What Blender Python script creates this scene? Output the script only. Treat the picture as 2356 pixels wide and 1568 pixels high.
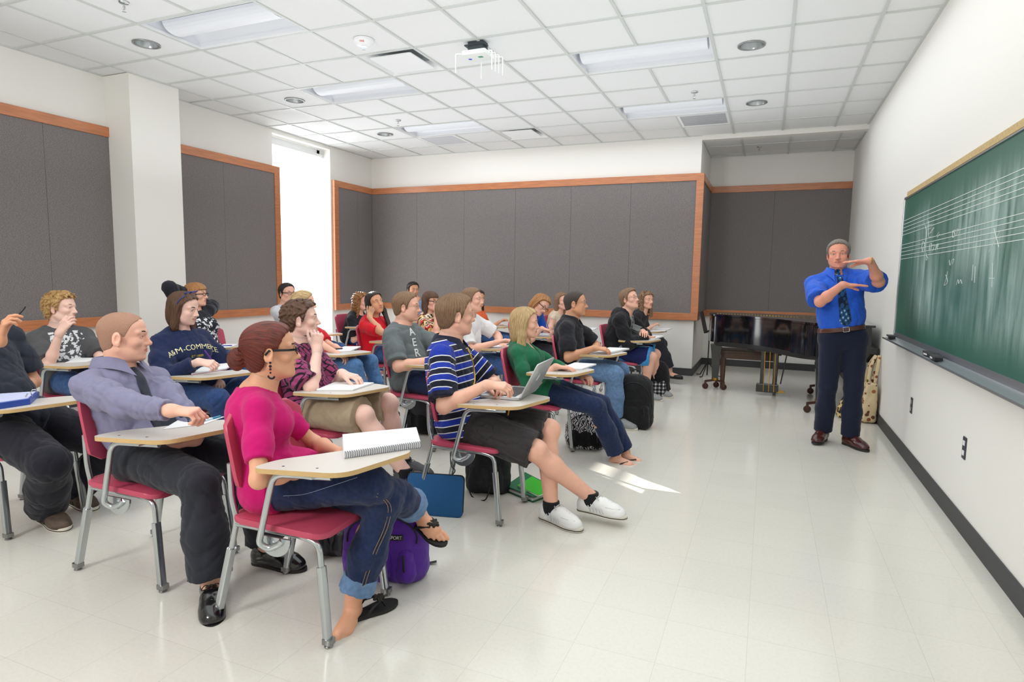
import bpy, bmesh, math, random
import numpy as np
from mathutils import Vector, Matrix, Euler

random.seed(7); np.random.seed(7)
S = bpy.context.scene
COL = S.collection
for o in list(bpy.data.objects):
    bpy.data.objects.remove(o)

# ------------------------------------------------------------------ camera
FPX, YAW, PIT, ROL, CAMH = 1413.948, 0.392, 0.104, 0.0155, 1.377
W_, H_ = 2356, 1568
fwd = Vector((-math.sin(YAW) * math.cos(PIT), math.cos(YAW) * math.cos(PIT), -math.sin(PIT)))
rt0 = Vector((math.cos(YAW), math.sin(YAW), 0))
up0 = rt0.cross(fwd)
rt = rt0 * math.cos(ROL) + up0 * math.sin(ROL)
upv = up0 * math.cos(ROL) - rt0 * math.sin(ROL)
cam = bpy.data.cameras.new('camera')
cam.sensor_width = 36.0
cam.lens = 36.0 * FPX / W_
cam.clip_start = 0.05
camo = bpy.data.objects.new('camera', cam)
COL.objects.link(camo)
camo.matrix_world = Matrix(((rt.x, upv.x, -fwd.x, 0), (rt.y, upv.y, -fwd.y, 0), (rt.z, upv.z, -fwd.z, CAMH), (0, 0, 0, 1)))
S.camera = camo
CAMP = np.array([0, 0, CAMH])
_r, _u, _f = (np.array(v) for v in (rt, upv, fwd))


def ray(px, py):
    return (px - W_ / 2) / FPX * _r - (py - H_ / 2) / FPX * _u + _f


def atY(px, py, Y):          # the photograph's pixel as a point at depth Y of the room
    d = ray(px, py)
    return CAMP + d * (Y / d[1])


def atX(px, py, X):
    d = ray(px, py)
    return CAMP + d * (X / d[0])


def atZ(px, py, Z=0.0):
    d = ray(px, py)
    return CAMP + d * ((Z - CAMH) / d[2])


# ------------------------------------------------------------------ light
S.view_settings.view_transform = 'Standard'
S.view_settings.look = 'None'
S.view_settings.gamma = 1.0
S.view_settings.use_curve_mapping = False
S.view_settings.exposure = -0.2
world = bpy.data.worlds.new('daylight')
S.world = world
world.use_nodes = True
bgn = world.node_tree.nodes['Background']
bgn.inputs[0].default_value = (0.90, 0.96, 1.0, 1)
bgn.inputs[1].default_value = 7.0


def area(name, loc, target, size, power, color=(1, 1, 1), size_y=None):
    l = bpy.data.lights.new(name, 'AREA')
    l.size = size
    if size_y:
        l.shape = 'RECTANGLE'
        l.size_y = size_y
    l.energy = power
    l.color = color
    o = bpy.data.objects.new(name, l)
    COL.objects.link(o)
    o.location = loc
    o.rotation_euler = (Vector(target) - Vector(loc)).to_track_quat('-Z', 'Y').to_euler()
    return o


area('flash_umbrella', (-3.0, -2.2, 2.9), (-0.4, 6.5, 0.9), 1.0, 112, (1.0, 0.99, 0.985))
area('up_fill', (-2.6, 3.6, 2.30), (-2.6, 3.61, 4.0), 6.0, 120, (0.92, 0.965, 1.0), 9.5)  # added room-wide fill panel, unseen from below, aimed up to brighten the ceiling
area('down_fill', (-1.9, 4.6, 3.30), (-1.9, 4.61, 0.0), 5.6, 165, (0.93, 0.97, 1.0), 8.5)  # added fill panel under the ceiling, no real fixture, brightens floor and people
sun = bpy.data.lights.new('sun', 'SUN')
sun.energy = 18.0
sun.angle = 0.006
sun.color = (1.0, 0.95, 0.88)
suno = bpy.data.objects.new('sun', sun)
COL.objects.link(suno)
SUND = Vector((0.84, -0.46, -0.30)).normalized()
suno.location = (-12, 12, 6)
suno.rotation_euler = SUND.to_track_quat('-Z', 'Y').to_euler()


# ------------------------------------------------------------------ helpers
def lin(c):
    return tuple(((v / 255) / 12.92 if v / 255 <= 0.04045 else ((v / 255 + 0.055) / 1.055) ** 2.4) for v in c)


_mats = {}


def mat(name, rgb, rough=0.6, metal=0.0, spec=0.5, bump=0.0, bscale=60.0, var=0.0, vscale=8.0, sss=0.0, coat=0.0, sheen=0.0, stretch=(1, 1, 1), alpha=None, trans=0.0):
    if name in _mats:
        return _mats[name]
    m = bpy.data.materials.new(name)
    m.use_nodes = True
    nt = m.node_tree
    b = nt.nodes['Principled BSDF']
    c = (*lin(rgb), 1)
    b.inputs['Base Color'].default_value = c
    b.inputs['Roughness'].default_value = rough
    b.inputs['Metallic'].default_value = metal
    b.inputs['Specular IOR Level'].default_value = spec
    if sss:
        b.inputs['Subsurface Weight'].default_value = sss
        b.inputs['Subsurface Radius'].default_value = (0.012, 0.005, 0.003)
        b.inputs['Subsurface Scale'].default_value = 1.0
    if coat:
        b.inputs['Coat Weight'].default_value = coat
        b.inputs['Coat Roughness'].default_value = 0.08
    if sheen:
        b.inputs['Sheen Weight'].default_value = sheen
    if trans:
        b.inputs['Transmission Weight'].default_value = trans
    if var or bump:
        tc = nt.nodes.new('ShaderNodeTexCoord')
        mp = nt.nodes.new('ShaderNodeMapping')
        mp.inputs['Scale'].default_value = stretch
        nt.links.new(tc.outputs['Object'], mp.inputs[0])
    if var:
        n = nt.nodes.new('ShaderNodeTexNoise')
        n.inputs['Scale'].default_value = vscale
        n.inputs['Detail'].default_value = 5
        nt.links.new(mp.outputs[0], n.inputs['Vector'])
        r = nt.nodes.new('ShaderNodeValToRGB')
        r.color_ramp.elements[0].position = 0.3
        r.color_ramp.elements[1].position = 0.7
        r.color_ramp.elements[0].color = (*[max(0, v * (1 - var)) for v in c[:3]], 1)
        r.color_ramp.elements[1].color = (*[min(1, v * (1 + var)) for v in c[:3]], 1)
        nt.links.new(n.outputs[0], r.inputs[0])
        nt.links.new(r.outputs[0], b.inputs['Base Color'])
    if bump:
        n2 = nt.nodes.new('ShaderNodeTexNoise')
        n2.inputs['Scale'].default_value = bscale
        n2.inputs['Detail'].default_value = 4
        nt.links.new(mp.outputs[0], n2.inputs['Vector'])
        bp = nt.nodes.new('ShaderNodeBump')
        bp.inputs['Strength'].default_value = bump
        bp.inputs['Distance'].default_value = 0.01
        nt.links.new(n2.outputs[0], bp.inputs['Height'])
        nt.links.new(bp.outputs[0], b.inputs['Normal'])
    _mats[name] = m
    return m


def N(nt, t, **kw):
    n = nt.nodes.new(t)
    for k, v in kw.items():
        setattr(n, k, v)
    return n


def tag(o, label=None, cat=None, group=None, kind=None):
    if label: o['label'] = label
    if cat: o['category'] = cat
    if group: o['group'] = group
    if kind: o['kind'] = kind
    return o


def thing(name, label, cat, loc=(0, 0, 0), rz=0.0, group=None):
    o = bpy.data.objects.new(name, None)
    o.empty_display_size = 0.1
    COL.objects.link(o)
    o.location = loc
    o.rotation_euler = (0, 0, rz)
    return tag(o, label, cat, group)


def link(name, me, mats, parent=None, smooth=False):
    o = bpy.data.objects.new(name, me)
    COL.objects.link(o)
    for m in (mats if isinstance(mats, (list, tuple)) else [mats]):
        me.materials.append(m)
    if parent is not None:
        o.parent = parent
    if smooth:
        me.shade_smooth()
    return o


def obj(name, bm, mats, parent=None, smooth=False, sharp=None):
    me = bpy.data.meshes.new(name)
    bmesh.ops.recalc_face_normals(bm, faces=bm.faces)
    bm.to_mesh(me)
    bm.free()
    o = link(name, me, mats, parent, smooth)
    if sharp is not None:
        me.set_sharp_from_angle(angle=math.radians(sharp))
    return o


def structure(name, bm, mats, parent=None, **k):
    o = obj(name, bm, mats, parent, **k)
    if parent is None:
        o['kind'] = 'structure'
    return o


def dup(root, loc, rz=0.0, label=None, group=None):
    r = root.copy(); COL.objects.link(r)
    r.location = loc; r.rotation_euler = (0, 0, rz)
    if label: r['label'] = label
    if group: r['group'] = group
    for ch in list(root.children):
        c = ch.copy(); COL.objects.link(c); c.parent = r
        for g in ch.children:
            d = g.copy(); COL.objects.link(d); d.parent = c
    return r


def box(bm, lo, hi, mi=0, bev=0.0, M=None):
    r = bmesh.ops.create_cube(bm, size=1.0)
    vs = r['verts']
    for v in vs:
        v.co = Vector([lo[i] + (v.co[i] + 0.5) * (hi[i] - lo[i]) for i in range(3)])
    fs = list({f for v in vs for f in v.link_faces})
    if bev:
        es = list({e for v in vs for e in v.link_edges})
        rr = bmesh.ops.bevel(bm, geom=es, offset=bev, segments=2, profile=0.6, affect='EDGES')
        fs = rr['faces'] + [f for f in fs if f.is_valid]
        vs = list({v for f in fs for v in f.verts})
    for f in fs:
        if f.is_valid: f.material_index = mi
    if M is not None:
        for v in vs: v.co = M @ v.co
    return vs


def prism(bm, pts, z0, z1, mi=0, side=None, M=None, bev=0.0):
    """extrude a polygon of xy points between z0 and z1"""
    bot = [bm.verts.new((p[0], p[1], z0)) for p in pts]
    top = [bm.verts.new((p[0], p[1], z1)) for p in pts]
    n = len(pts)
    fs = [bm.faces.new(bot[::-1]), bm.faces.new(top)]
    for f in fs: f.material_index = mi
    for i in range(n):
        f = bm.faces.new((bot[i], bot[(i + 1) % n], top[(i + 1) % n], top[i]))
        f.material_index = mi if side is None else side
        fs.append(f)
    if bev:
        es = [e for e in fs[1].edges] + [e for e in fs[0].edges]
        r = bmesh.ops.bevel(bm, geom=es, offset=bev, segments=2, profile=0.6, affect='EDGES')
        vs = list({v for f in fs + r['faces'] if f.is_valid for v in f.verts})
    else:
        vs = bot + top
    if M is not None:
        for v in vs: v.co = M @ v.co
    return vs


def rrect(x0, x1, y0, y1, r, n=5):
    """rounded rectangle outline"""
    out = []
    for cx, cy, a in ((x1 - r, y1 - r, 0), (x0 + r, y1 - r, 90), (x0 + r, y0 + r, 180), (x1 - r, y0 + r, 270)):
        for i in range(n + 1):
            t = math.radians(a + 90 * i / n)
            out.append((cx + r * math.cos(t), cy + r * math.sin(t)))
    return out


def roundpoly(pts, rad, n=5):
    out = []
    m = len(pts)
    for i in range(m):
        p0, p1, p2 = (Vector(pts[(i + k - 1) % m]) for k in range(3))
        r = rad[i] if isinstance(rad, (list, tuple)) else rad
        a = (p0 - p1).normalized(); b = (p2 - p1).normalized()
        r = min(r, (p0 - p1).length * 0.49, (p2 - p1).length * 0.49)
        for k in range(n + 1):
            t = k / n
            q = (p1 + a * r) * (1 - t) ** 2 + p1 * 2 * t * (1 - t) + (p1 + b * r) * t ** 2
            out.append((q.x, q.y))
    return out


def smoothpath(pts, n=6, rad=0.05):
    """polyline with its corners rounded"""
    P = [Vector(p) for p in pts]
    out = [P[0]]
    for i in range(1, len(P) - 1):
        a = (P[i - 1] - P[i]); b = (P[i + 1] - P[i])
        r = min(rad, a.length * 0.48, b.length * 0.48)
        a.normalize(); b.normalize()
        for k in range(n + 1):
            t = k / n
            out.append((P[i] + a * r) * (1 - t) ** 2 + P[i] * 2 * t * (1 - t) + (P[i] + b * r) * t * t)
    out.append(P[-1])
    return out


def catmull(pts, n=6):
    P = [Vector(p) for p in pts]
    P = [2 * P[0] - P[1]] + P + [2 * P[-1] - P[-2]]
    out = []
    for i in range(1, len(P) - 2):
        for k in range(n):
            t = k / n
            a, b, c, d = P[i - 1:i + 3]
            out.append(0.5 * ((2 * b) + (c - a) * t + (2 * a - 5 * b + 4 * c - d) * t * t + (3 * b - a - 3 * c + d) * t ** 3))
    out.append(P[-2])
    return out


def tube(bm, pts, r, n=10, mi=0, flat=None, up=None):
    """sweep; r one radius or one per point; flat = (w,h) half sizes for a rounded-rect bar"""
    P = [Vector(p) for p in pts]
    rings = []
    prev = None
    for i, p in enumerate(P):
        t = (P[min(i + 1, len(P) - 1)] - P[max(i - 1, 0)]).normalized()
        if prev is None:
            ref = Vector(up) if up is not None else (Vector((0, 0, 1)) if abs(t.z) < 0.9 else Vector((0, 1, 0)))
            a = (ref - t * ref.dot(t)).normalized()
        else:
            a = (prev - t * prev.dot(t)).normalized()
        prev = a
        b = t.cross(a)
        ri = r[i] if isinstance(r, (list, tuple)) else r
        ring = []
        for k in range(n):
            th = 2 * math.pi * (k + 0.5) / n
            if flat:
                w, h = flat
                c, s = math.cos(th), math.sin(th)
                q = 0.45
                ring.append(bm.verts.new(p + a * (h * math.copysign(abs(c) ** q, c)) + b * (w * math.copysign(abs(s) ** q, s))))
            else:
                ring.append(bm.verts.new(p + a * (ri * math.cos(th)) + b * (ri * math.sin(th))))
        rings.append(ring)
    for A, B in zip(rings[:-1], rings[1:]):
        for k in range(n):
            f = bm.faces.new((A[k], A[(k + 1) % n], B[(k + 1) % n], B[k])); f.material_index = mi
    for f in (bm.faces.new(rings[0][::-1]), bm.faces.new(rings[-1])):
        f.material_index = mi
    return bm


def lathe(bm, prof, n=24, M=None, mi=0, cap=True):
    rings = []
    for r, z in prof:
        rings.append([bm.verts.new((r * math.cos(2 * math.pi * k / n), r * math.sin(2 * math.pi * k / n), z)) for k in range(n)])
    for A, B in zip(rings[:-1], rings[1:]):
        for k in range(n):
            f = bm.faces.new((A[k], A[(k + 1) % n], B[(k + 1) % n], B[k])); f.material_index = mi
    if cap:
        for R in (rings[0][::-1], rings[-1]):
            f = bm.faces.new(R); f.material_index = mi
    if M is not None:
        for R in rings:
            for v in R: v.co = M @ v.co
    return rings


def quad(bm, a, b, c, d, mi=0):
    f = bm.faces.new([bm.verts.new(p) for p in (a, b, c, d)])
    f.material_index = mi
    return f


def BM():
    return bmesh.new()


def frame_from(x, z):
    """matrix with x axis along x and z axis close to z"""
    x = Vector(x).normalized(); z = Vector(z)
    z = (z - x * z.dot(x)).normalized(); y = z.cross(x)
    return Matrix(((x.x, y.x, z.x), (x.y, y.y, z.y), (x.z, y.z, z.z)))
# ------------------------------------------------------------------ the room
HC, XR, XL, YB, YN = 3.354, 1.067, -6.42, 9.07, -2.6
GX, GY, TL = -0.540, 5.450, 0.6096
XA, YA, ZA = -0.95, 10.45, 3.30          # alcove: left side, back wall, ceiling

wallm = mat('wall_paint', (238, 236, 230), 0.75, bump=0.05, bscale=180)
tilem = mat('ceiling_tile', (233, 234, 234), 0.9, bump=0.12, bscale=300, var=0.012, vscale=90)
gridm = mat('ceiling_grid_metal', (206, 209, 206), 0.5)
basem = mat('rubber_base', (62, 63, 65), 0.55)
whitem = mat('white_enamel', (240, 241, 242), 0.4)


def floor_mat():
    m = bpy.data.materials.new('vinyl_floor_tile')
    m.use_nodes = True
    nt = m.node_tree
    b = nt.nodes['Principled BSDF']
    tc = N(nt, 'ShaderNodeTexCoord')
    br = N(nt, 'ShaderNodeTexBrick', offset=0.0)
    br.inputs['Scale'].default_value = 1.0
    br.inputs['Brick Width'].default_value = 0.3048
    br.inputs['Row Height'].default_value = 0.3048
    br.inputs['Mortar Size'].default_value = 0.0011
    br.inputs['Mortar Smooth'].default_value = 0.4
    br.inputs['Color1'].default_value = (*lin((222, 219, 209)), 1)
    br.inputs['Color2'].default_value = (*lin((219, 216, 206)), 1)
    br.inputs['Mortar'].default_value = (*lin((202, 198, 188)), 1)
    n = N(nt, 'ShaderNodeTexNoise'); n.inputs['Scale'].default_value = 70; n.inputs['Detail'].default_value = 6
    mx = N(nt, 'ShaderNodeMix', data_type='RGBA', blend_type='MULTIPLY'); mx.inputs[0].default_value = 0.12
    rp = N(nt, 'ShaderNodeValToRGB'); rp.color_ramp.elements[0].position = 0.35; rp.color_ramp.elements[1].position = 0.55
    rp.color_ramp.elements[0].color = (0.72, 0.70, 0.66, 1)
    nt.links.new(tc.outputs['Object'], br.inputs['Vector']); nt.links.new(tc.outputs['Object'], n.inputs['Vector'])
    nt.links.new(n.outputs[0], rp.inputs[0]); nt.links.new(br.outputs[0], mx.inputs[6]); nt.links.new(rp.outputs[0], mx.inputs[7])
    nt.links.new(mx.outputs[2], b.inputs['Base Color'])
    n2 = N(nt, 'ShaderNodeTexNoise'); n2.inputs['Scale'].default_value = 1.6; n2.inputs['Detail'].default_value = 3
    mr = N(nt, 'ShaderNodeMapRange'); mr.inputs[3].default_value = 0.10; mr.inputs[4].default_value = 0.19
    nt.links.new(tc.outputs['Object'], n2.inputs['Vector']); nt.links.new(n2.outputs[0], mr.inputs[0]); nt.links.new(mr.outputs[0], b.inputs['Roughness'])
    b.inputs['Specular IOR Level'].default_value = 0.5
    bp = N(nt, 'ShaderNodeBump'); bp.inputs['Strength'].default_value = 0.25; bp.inputs['Distance'].default_value = 0.002
    n3 = N(nt, 'ShaderNodeTexNoise'); n3.inputs['Scale'].default_value = 9; n3.inputs['Detail'].default_value = 2
    nt.links.new(tc.outputs['Object'], n3.inputs['Vector']); nt.links.new(n3.outputs[0], bp.inputs['Height']); nt.links.new(bp.outputs[0], b.inputs['Normal'])
    return m


def fabric_panel_mat():
    m = bpy.data.materials.new('acoustic_fabric')
    m.use_nodes = True
    nt = m.node_tree
    b = nt.nodes['Principled BSDF']
    tc = N(nt, 'ShaderNodeTexCoord')
    mp = N(nt, 'ShaderNodeMapping'); mp.inputs['Scale'].default_value = (1, 1, 2.2)
    n = N(nt, 'ShaderNodeTexNoise'); n.inputs['Scale'].default_value = 95; n.inputs['Detail'].default_value = 4; n.inputs['Roughness'].default_value = 0.75
    r = N(nt, 'ShaderNodeValToRGB')
    r.color_ramp.elements[0].position = 0.32; r.color_ramp.elements[1].position = 0.68
    r.color_ramp.elements[0].color = (*lin((98, 92, 92)), 1); r.color_ramp.elements[1].color = (*lin((150, 145, 143)), 1)
    nt.links.new(tc.outputs['Object'], mp.inputs[0]); nt.links.new(mp.outputs[0], n.inputs['Vector'])
    nt.links.new(n.outputs[0], r.inputs[0]); nt.links.new(r.outputs[0], b.inputs['Base Color'])
    b.inputs['Roughness'].default_value = 0.95; b.inputs['Specular IOR Level'].default_value = 0.15
    bp = N(nt, 'ShaderNodeBump'); bp.inputs['Strength'].default_value = 0.25; bp.inputs['Distance'].default_value = 0.004
    nt.links.new(n.outputs[0], bp.inputs['Height']); nt.links.new(bp.outputs[0], b.inputs['Normal'])
    return m


def thin_glass(name, tint=(1, 1, 1), refl=0.08):
    m = bpy.data.materials.new(name); m.use_nodes = True
    nt = m.node_tree; nt.nodes.clear()
    o = N(nt, 'ShaderNodeOutputMaterial'); a = N(nt, 'ShaderNodeBsdfTransparent'); g = N(nt, 'ShaderNodeBsdfGlossy'); x = N(nt, 'ShaderNodeMixShader')
    a.inputs[0].default_value = (*tint, 1); g.inputs['Roughness'].default_value = 0.02; x.inputs[0].default_value = refl
    nt.links.new(a.outputs[0], x.inputs[1]); nt.links.new(g.outputs[0], x.inputs[2]); nt.links.new(x.outputs[0], o.inputs[0])
    return m


cherry = mat('cherry_wood', (192, 122, 80), 0.4, var=0.16, vscale=5, stretch=(1, 1, 9), coat=0.2)
fabm = fabric_panel_mat()
seamm = mat('panel_seam', (62, 58, 58), 0.9)

# floor
bm = BM(); box(bm, (XL - 0.7, YN, -0.1), (XR, YA, 0.0)); structure('floor', bm, floor_mat())

# ceiling: lay-in tiles between T-bars, cells left open for the fixtures
SKIP = set()
TROFFERS = [(-7, -3), (-7, 0), (-7, 3), (-2, 0), (-2, 3)]
for c, r in TROFFERS:
    SKIP |= {(c, r), (c + 1, r)}
SUPPLY = [(-5, -1), (-5, 4)]
RETURN = [(-7, 4), (-1, 4)]
for c, r in SUPPLY + RETURN:
    SKIP.add((c, r))
bm = BM()
xs = [XL] + [GX + i * TL for i in range(-9, 3)] + [XR]
ys = [YN] + [GY + j * TL for j in range(-13, 6)] + [YB]
ci = list(range(-10, 3)); rj = list(range(-14, 6))
for i in range(len(xs) - 1):
    for j in range(len(ys) - 1):
        if (ci[i], rj[j]) in SKIP: continue
        box(bm, (xs[i] + 0.01, ys[j] + 0.01, HC + 0.006), (xs[i + 1] - 0.01, ys[j + 1] - 0.01, HC + 0.02), 0)
box(bm, (XL - 0.7, YN, HC + 0.26), (XR + 0.2, YA, HC + 0.3), 0)
for i_, x in enumerate(xs[1:-1]):
    col_ = i_ - 9                      # bars stop at the fixtures that span two cells
    gaps = sorted((GY + r * TL, GY + (r + 1) * TL) for c, r in TROFFERS if c + 1 == col_)
    y_ = YN
    for g0, g1 in gaps + [(YB, YB)]:
        if g0 > y_: box(bm, (x - 0.012, y_, HC - 0.004), (x + 0.012, g0, HC + 0.008), 1)
        y_ = g1
for y in ys[1:-1]:
    box(bm, (XL, y - 0.012, HC - 0.0035), (XR, y + 0.012, HC + 0.0075), 1)
box(bm, (XL, YN, HC - 0.003), (XL + 0.022, YB, HC + 0.007), 1); box(bm, (XR - 0.022, YN, HC - 0.003), (XR, YB, HC + 0.007), 1)
box(bm, (XL, YB - 0.022, HC - 0.003), (XA, YB, HC + 0.007), 1)
structure('ceiling', bm, [tilem, gridm])
# alcove ceiling
bm = BM()
axs = [XA, -0.44, 0.17, 0.78, XR]; ays = [YB + 0.14, 9.62, 10.23, YA]
for i in range(4):
    for j in range(3):
        box(bm, (axs[i] + 0.01, ays[j] + 0.01, ZA + 0.005), (axs[i + 1] - 0.01, ays[j + 1] - 0.01, ZA + 0.03), 0)
for x in axs[:-1] + [XR - 0.012]: box(bm, (x - 0.012 if x > XA else x, YB + 0.14, ZA - 0.003), (x + 0.012, YA, ZA + 0.008), 1)
for y in ays[1:-1]: box(bm, (XA, y - 0.012, ZA - 0.002), (XR, y + 0.012, ZA + 0.007), 1)
structure('ceiling_alcove', bm, [tilem, gridm])

# walls
bm = BM(); box(bm, (XR, YN, 0), (XR + 0.2, YA + 0.2, HC + 0.3)); structure('wall_right', bm, wallm)
bm = BM()
box(bm, (XL - 0.5, YB, 0), (XA, YB + 0.2, HC + 0.3)); box(bm, (XA - 0.2, YB + 0.2, 0), (XA, YA, HC + 0.3))
box(bm, (XA, YB, ZA - 0.004), (XR, YB + 0.14, HC + 0.3))
structure('wall_back', bm, wallm)
bm = BM(); box(bm, (XA - 0.2, YA, 0), (XR, YA + 0.2, HC + 0.3)); structure('wall_alcove', bm, wallm)
W0, W1, WH = 6.76, 7.98, 3.30
bm = BM()
box(bm, (XL - 0.30, YN, 0), (XL, W0, HC + 0.3)); box(bm, (XL - 0.30, W1, 0), (XL, YB, HC + 0.3))
box(bm, (XL - 0.30, W0, WH), (XL, W1, HC + 0.3)); box(bm, (XL - 0.30, W0, 0), (XL, W1, 0.08))
structure('wall_left', bm, wallm)
bm = BM(); box(bm, (XL, 4.43, 0), (-6.04, 5.0, HC)); structure('wall_pillar', bm, wallm)
bm = BM(); box(bm, (XL - 0.5, YN - 0.2, 0), (XR + 0.2, YN, HC + 0.3)); structure('wall_near', bm, wallm)

# rubber baseboards
bm = BM(); box(bm, (XR - 0.012, YN, 0), (XR, YA, 0.105), 0, 0.004); structure('baseboard_right', bm, basem)
bm = BM(); box(bm, (XL, YB - 0.012, 0), (XA + 0.012, YB, 0.105)); box(bm, (XA, YB, 0), (XA + 0.012, YA, 0.105)); structure('baseboard_back', bm, basem)
bm = BM(); box(bm, (XA, YA - 0.012, 0), (XR, YA, 0.105)); structure('baseboard_alcove', bm, basem)
bm = BM()
box(bm, (XL, YN, 0), (XL + 0.012, 4.43, 0.105)); box(bm, (XL, 5.0, 0), (XL + 0.012, W0, 0.105)); box(bm, (XL, W1, 0), (XL + 0.012, YB, 0.105))
box(bm, (-6.04, 4.418, 0), (-6.028, 5.012, 0.105)); box(bm, (XL, 4.418, 0), (-6.028, 4.43, 0.105)); box(bm, (XL, 5.0, 0), (-6.028, 5.012, 0.105))
structure('baseboard_left', bm, basem)

# window: recessed white frame, glass, closed slatted blind with a few open slits
bm = BM()
xw = XL - 0.24
for a, b in (((xw - 0.04, W0, 0.08), (xw + 0.04, W0 + 0.07, WH)), ((xw - 0.04, W1 - 0.07, 0.08), (xw + 0.04, W1, WH)),
             ((xw - 0.04, W0, WH - 0.09), (xw + 0.04, W1, WH)), ((xw - 0.04, W0, 0.08), (xw + 0.04, W1, 0.16))):
    box(bm, a, b, 0, 0.006)
win = structure('window_1', bm, whitem)
bm = BM(); box(bm, (xw - 0.006, W0 + 0.06, 0.15), (xw, W1 - 0.06, WH - 0.08))
gl = thin_glass('window_glass')
obj('pane', bm, gl, win)
blm = bpy.data.materials.new('blind_slat_white'); blm.use_nodes = True
nt = blm.node_tree; nt.nodes.clear()
o_ = N(nt, 'ShaderNodeOutputMaterial'); d_ = N(nt, 'ShaderNodeBsdfDiffuse'); t_ = N(nt, 'ShaderNodeBsdfTranslucent'); mx_ = N(nt, 'ShaderNodeMixShader')
d_.inputs[0].default_value = (0.9, 0.9, 0.9, 1); t_.inputs[0].default_value = (0.93, 0.95, 0.97, 1); mx_.inputs[0].default_value = 0.62
nt.links.new(d_.outputs[0], mx_.inputs[1]); nt.links.new(t_.outputs[0], mx_.inputs[2]); nt.links.new(mx_.outputs[0], o_.inputs[0])
blind = thing('window_blind', 'closed white slatted blind glowing with daylight in the tall window', 'blind', (xw + 0.09, W0 + 0.02, 0.18))
bm = BM()
bx0, bzt = 0.0, WH - 0.12 - 0.18
# slits that let the sun reach the patches seen on the floor
SLITS = []
for gx, gy, zw in ((-0.62, 4.22, 0.05), (-0.72, 4.02, 0.05), (-1.05, 5.12, 0.035), (-1.0, 4.75, 0.03), (-2.1, 5.3, 0.10)):
    t = (gx - (xw + 0.09)) / SUND.x
    SLITS.append((gy - SUND.y * t, -SUND.z * t - 0.18, zw))
nsl = 66
for i in range(nsl):
    z = 0.03 + i * (bzt - 0.05) / (nsl - 1)
    wid = W1 - W0 - 0.04
    open_ = any(abs(z - s[1]) < s[2] for s in SLITS)
    th = math.radians(18 if open_ else 76)
    c_, s_ = math.cos(th) * 0.026, math.sin(th) * 0.026
    a0, a1 = (c_, -s_), (-c_, s_)
    quad(bm, (a0[0], 0.01, z + a0[1]), (a0[0], wid, z + a0[1]), (a1[0], wid, z + a1[1]), (a1[0], 0.01, z + a1[1]))
obj('slats', bm, blm, blind)
bm = BM(); box(bm, (-0.03, 0.0, bzt), (0.03, W1 - W0 - 0.04, bzt + 0.045), 0, 0.004); obj('headrail', bm, whitem, blind)
bm = BM(); box(bm, (-0.025, 0.0, 0.0), (0.025, W1 - W0 - 0.04, 0.02), 0, 0.004); obj('bottom_rail', bm, whitem, blind)

# acoustic wall panels in cherry frames
PZ0, PZ1, PF = 0.80, 2.845, 0.10


def panel(name, label, axis, wall, sgn, a0, a1, seams, left=False, right=False, bottom=True):
    """fabric board on a wall; axis 'x' runs along x at y=wall, 'y' along y at x=wall; sgn = side it faces"""
    t = thing(name, label, 'wall panel', (0, 0, 0))

    def bx(bm, u0, u1, z0, z1, d0, d1, mi=0, bev=0.0):
        lo, hi = sorted((wall + sgn * d0, wall + sgn * d1))
        if axis == 'x': box(bm, (u0, lo, z0), (u1, hi, z1), mi, bev)
        else: box(bm, (lo, u0, z0), (hi, u1, z1), mi, bev)
    u0 = a0 + (PF if left else 0); u1 = a1 - (PF if right else 0)
    bm = BM()
    sm = sorted(seams); ed = [u0] + sm + [u1]
    for e0, e1 in zip(ed[:-1], ed[1:]):
        bx(bm, e0 + (0.0015 if e0 != u0 else 0), e1 - (0.0015 if e1 != u1 else 0), PZ0 + PF - 0.005, PZ1 - PF + 0.005, 0.005, 0.040)
    for s in sm: bx(bm, s - 0.006, s + 0.006, PZ0 + PF, PZ1 - PF, 0.004, 0.034, 1)
    obj('fabric_board', bm, [fabm, seamm], t)
    for nm, r in (('top_rail', (a0, a1, PZ1 - PF, PZ1)), ('bottom_rail', (a0, a1, PZ0, PZ0 + PF))):
        bm = BM(); bx(bm, *r, 0.0, 0.055, 0, 0.004); obj(nm, bm, cherry, t)
    if left:
        bm = BM(); bx(bm, a0, a0 + PF, PZ0 + PF, PZ1 - PF, 0.0, 0.055, 0, 0.003); obj('stile', bm, cherry, t)
    if right:
        bm = BM(); bx(bm, a1 - PF, a1, PZ0 + PF, PZ1 - PF, 0.0, 0.055, 0, 0.003); obj('stile', bm, cherry, t)
    return t


panel('acoustic_panel', 'grey fabric wall panel with cherry rails left of the white pillar', 'y', XL, 1, 0.4, 4.43, [1.35, 2.58, 3.80])
panel('acoustic_panel', 'grey fabric wall panel in a cherry frame between white pillar and tall window', 'y', XL, 1, 5.0, 6.84, [5.88], right=True)
panel('acoustic_panel', 'narrow grey fabric wall panel in the corner just right of the tall window', 'y', XL, 1, 8.01, YB - 0.055, [8.62], left=True)
panel('acoustic_panel', 'wide grey fabric wall panel in a cherry frame along the back wall', 'x', YB, -1, XL, XA + 0.055, [-5.49, -4.605, -3.71, -2.805, -1.905], right=True)
panel('acoustic_panel', 'narrow grey fabric panel on the side of the piano alcove', 'y', XA, 1, YB, YA - 0.055, [])
panel('acoustic_panel', 'dark grey fabric panel with cherry rails on the alcove wall above the piano', 'x', YA, -1, XA, XR, [0.02])

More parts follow.
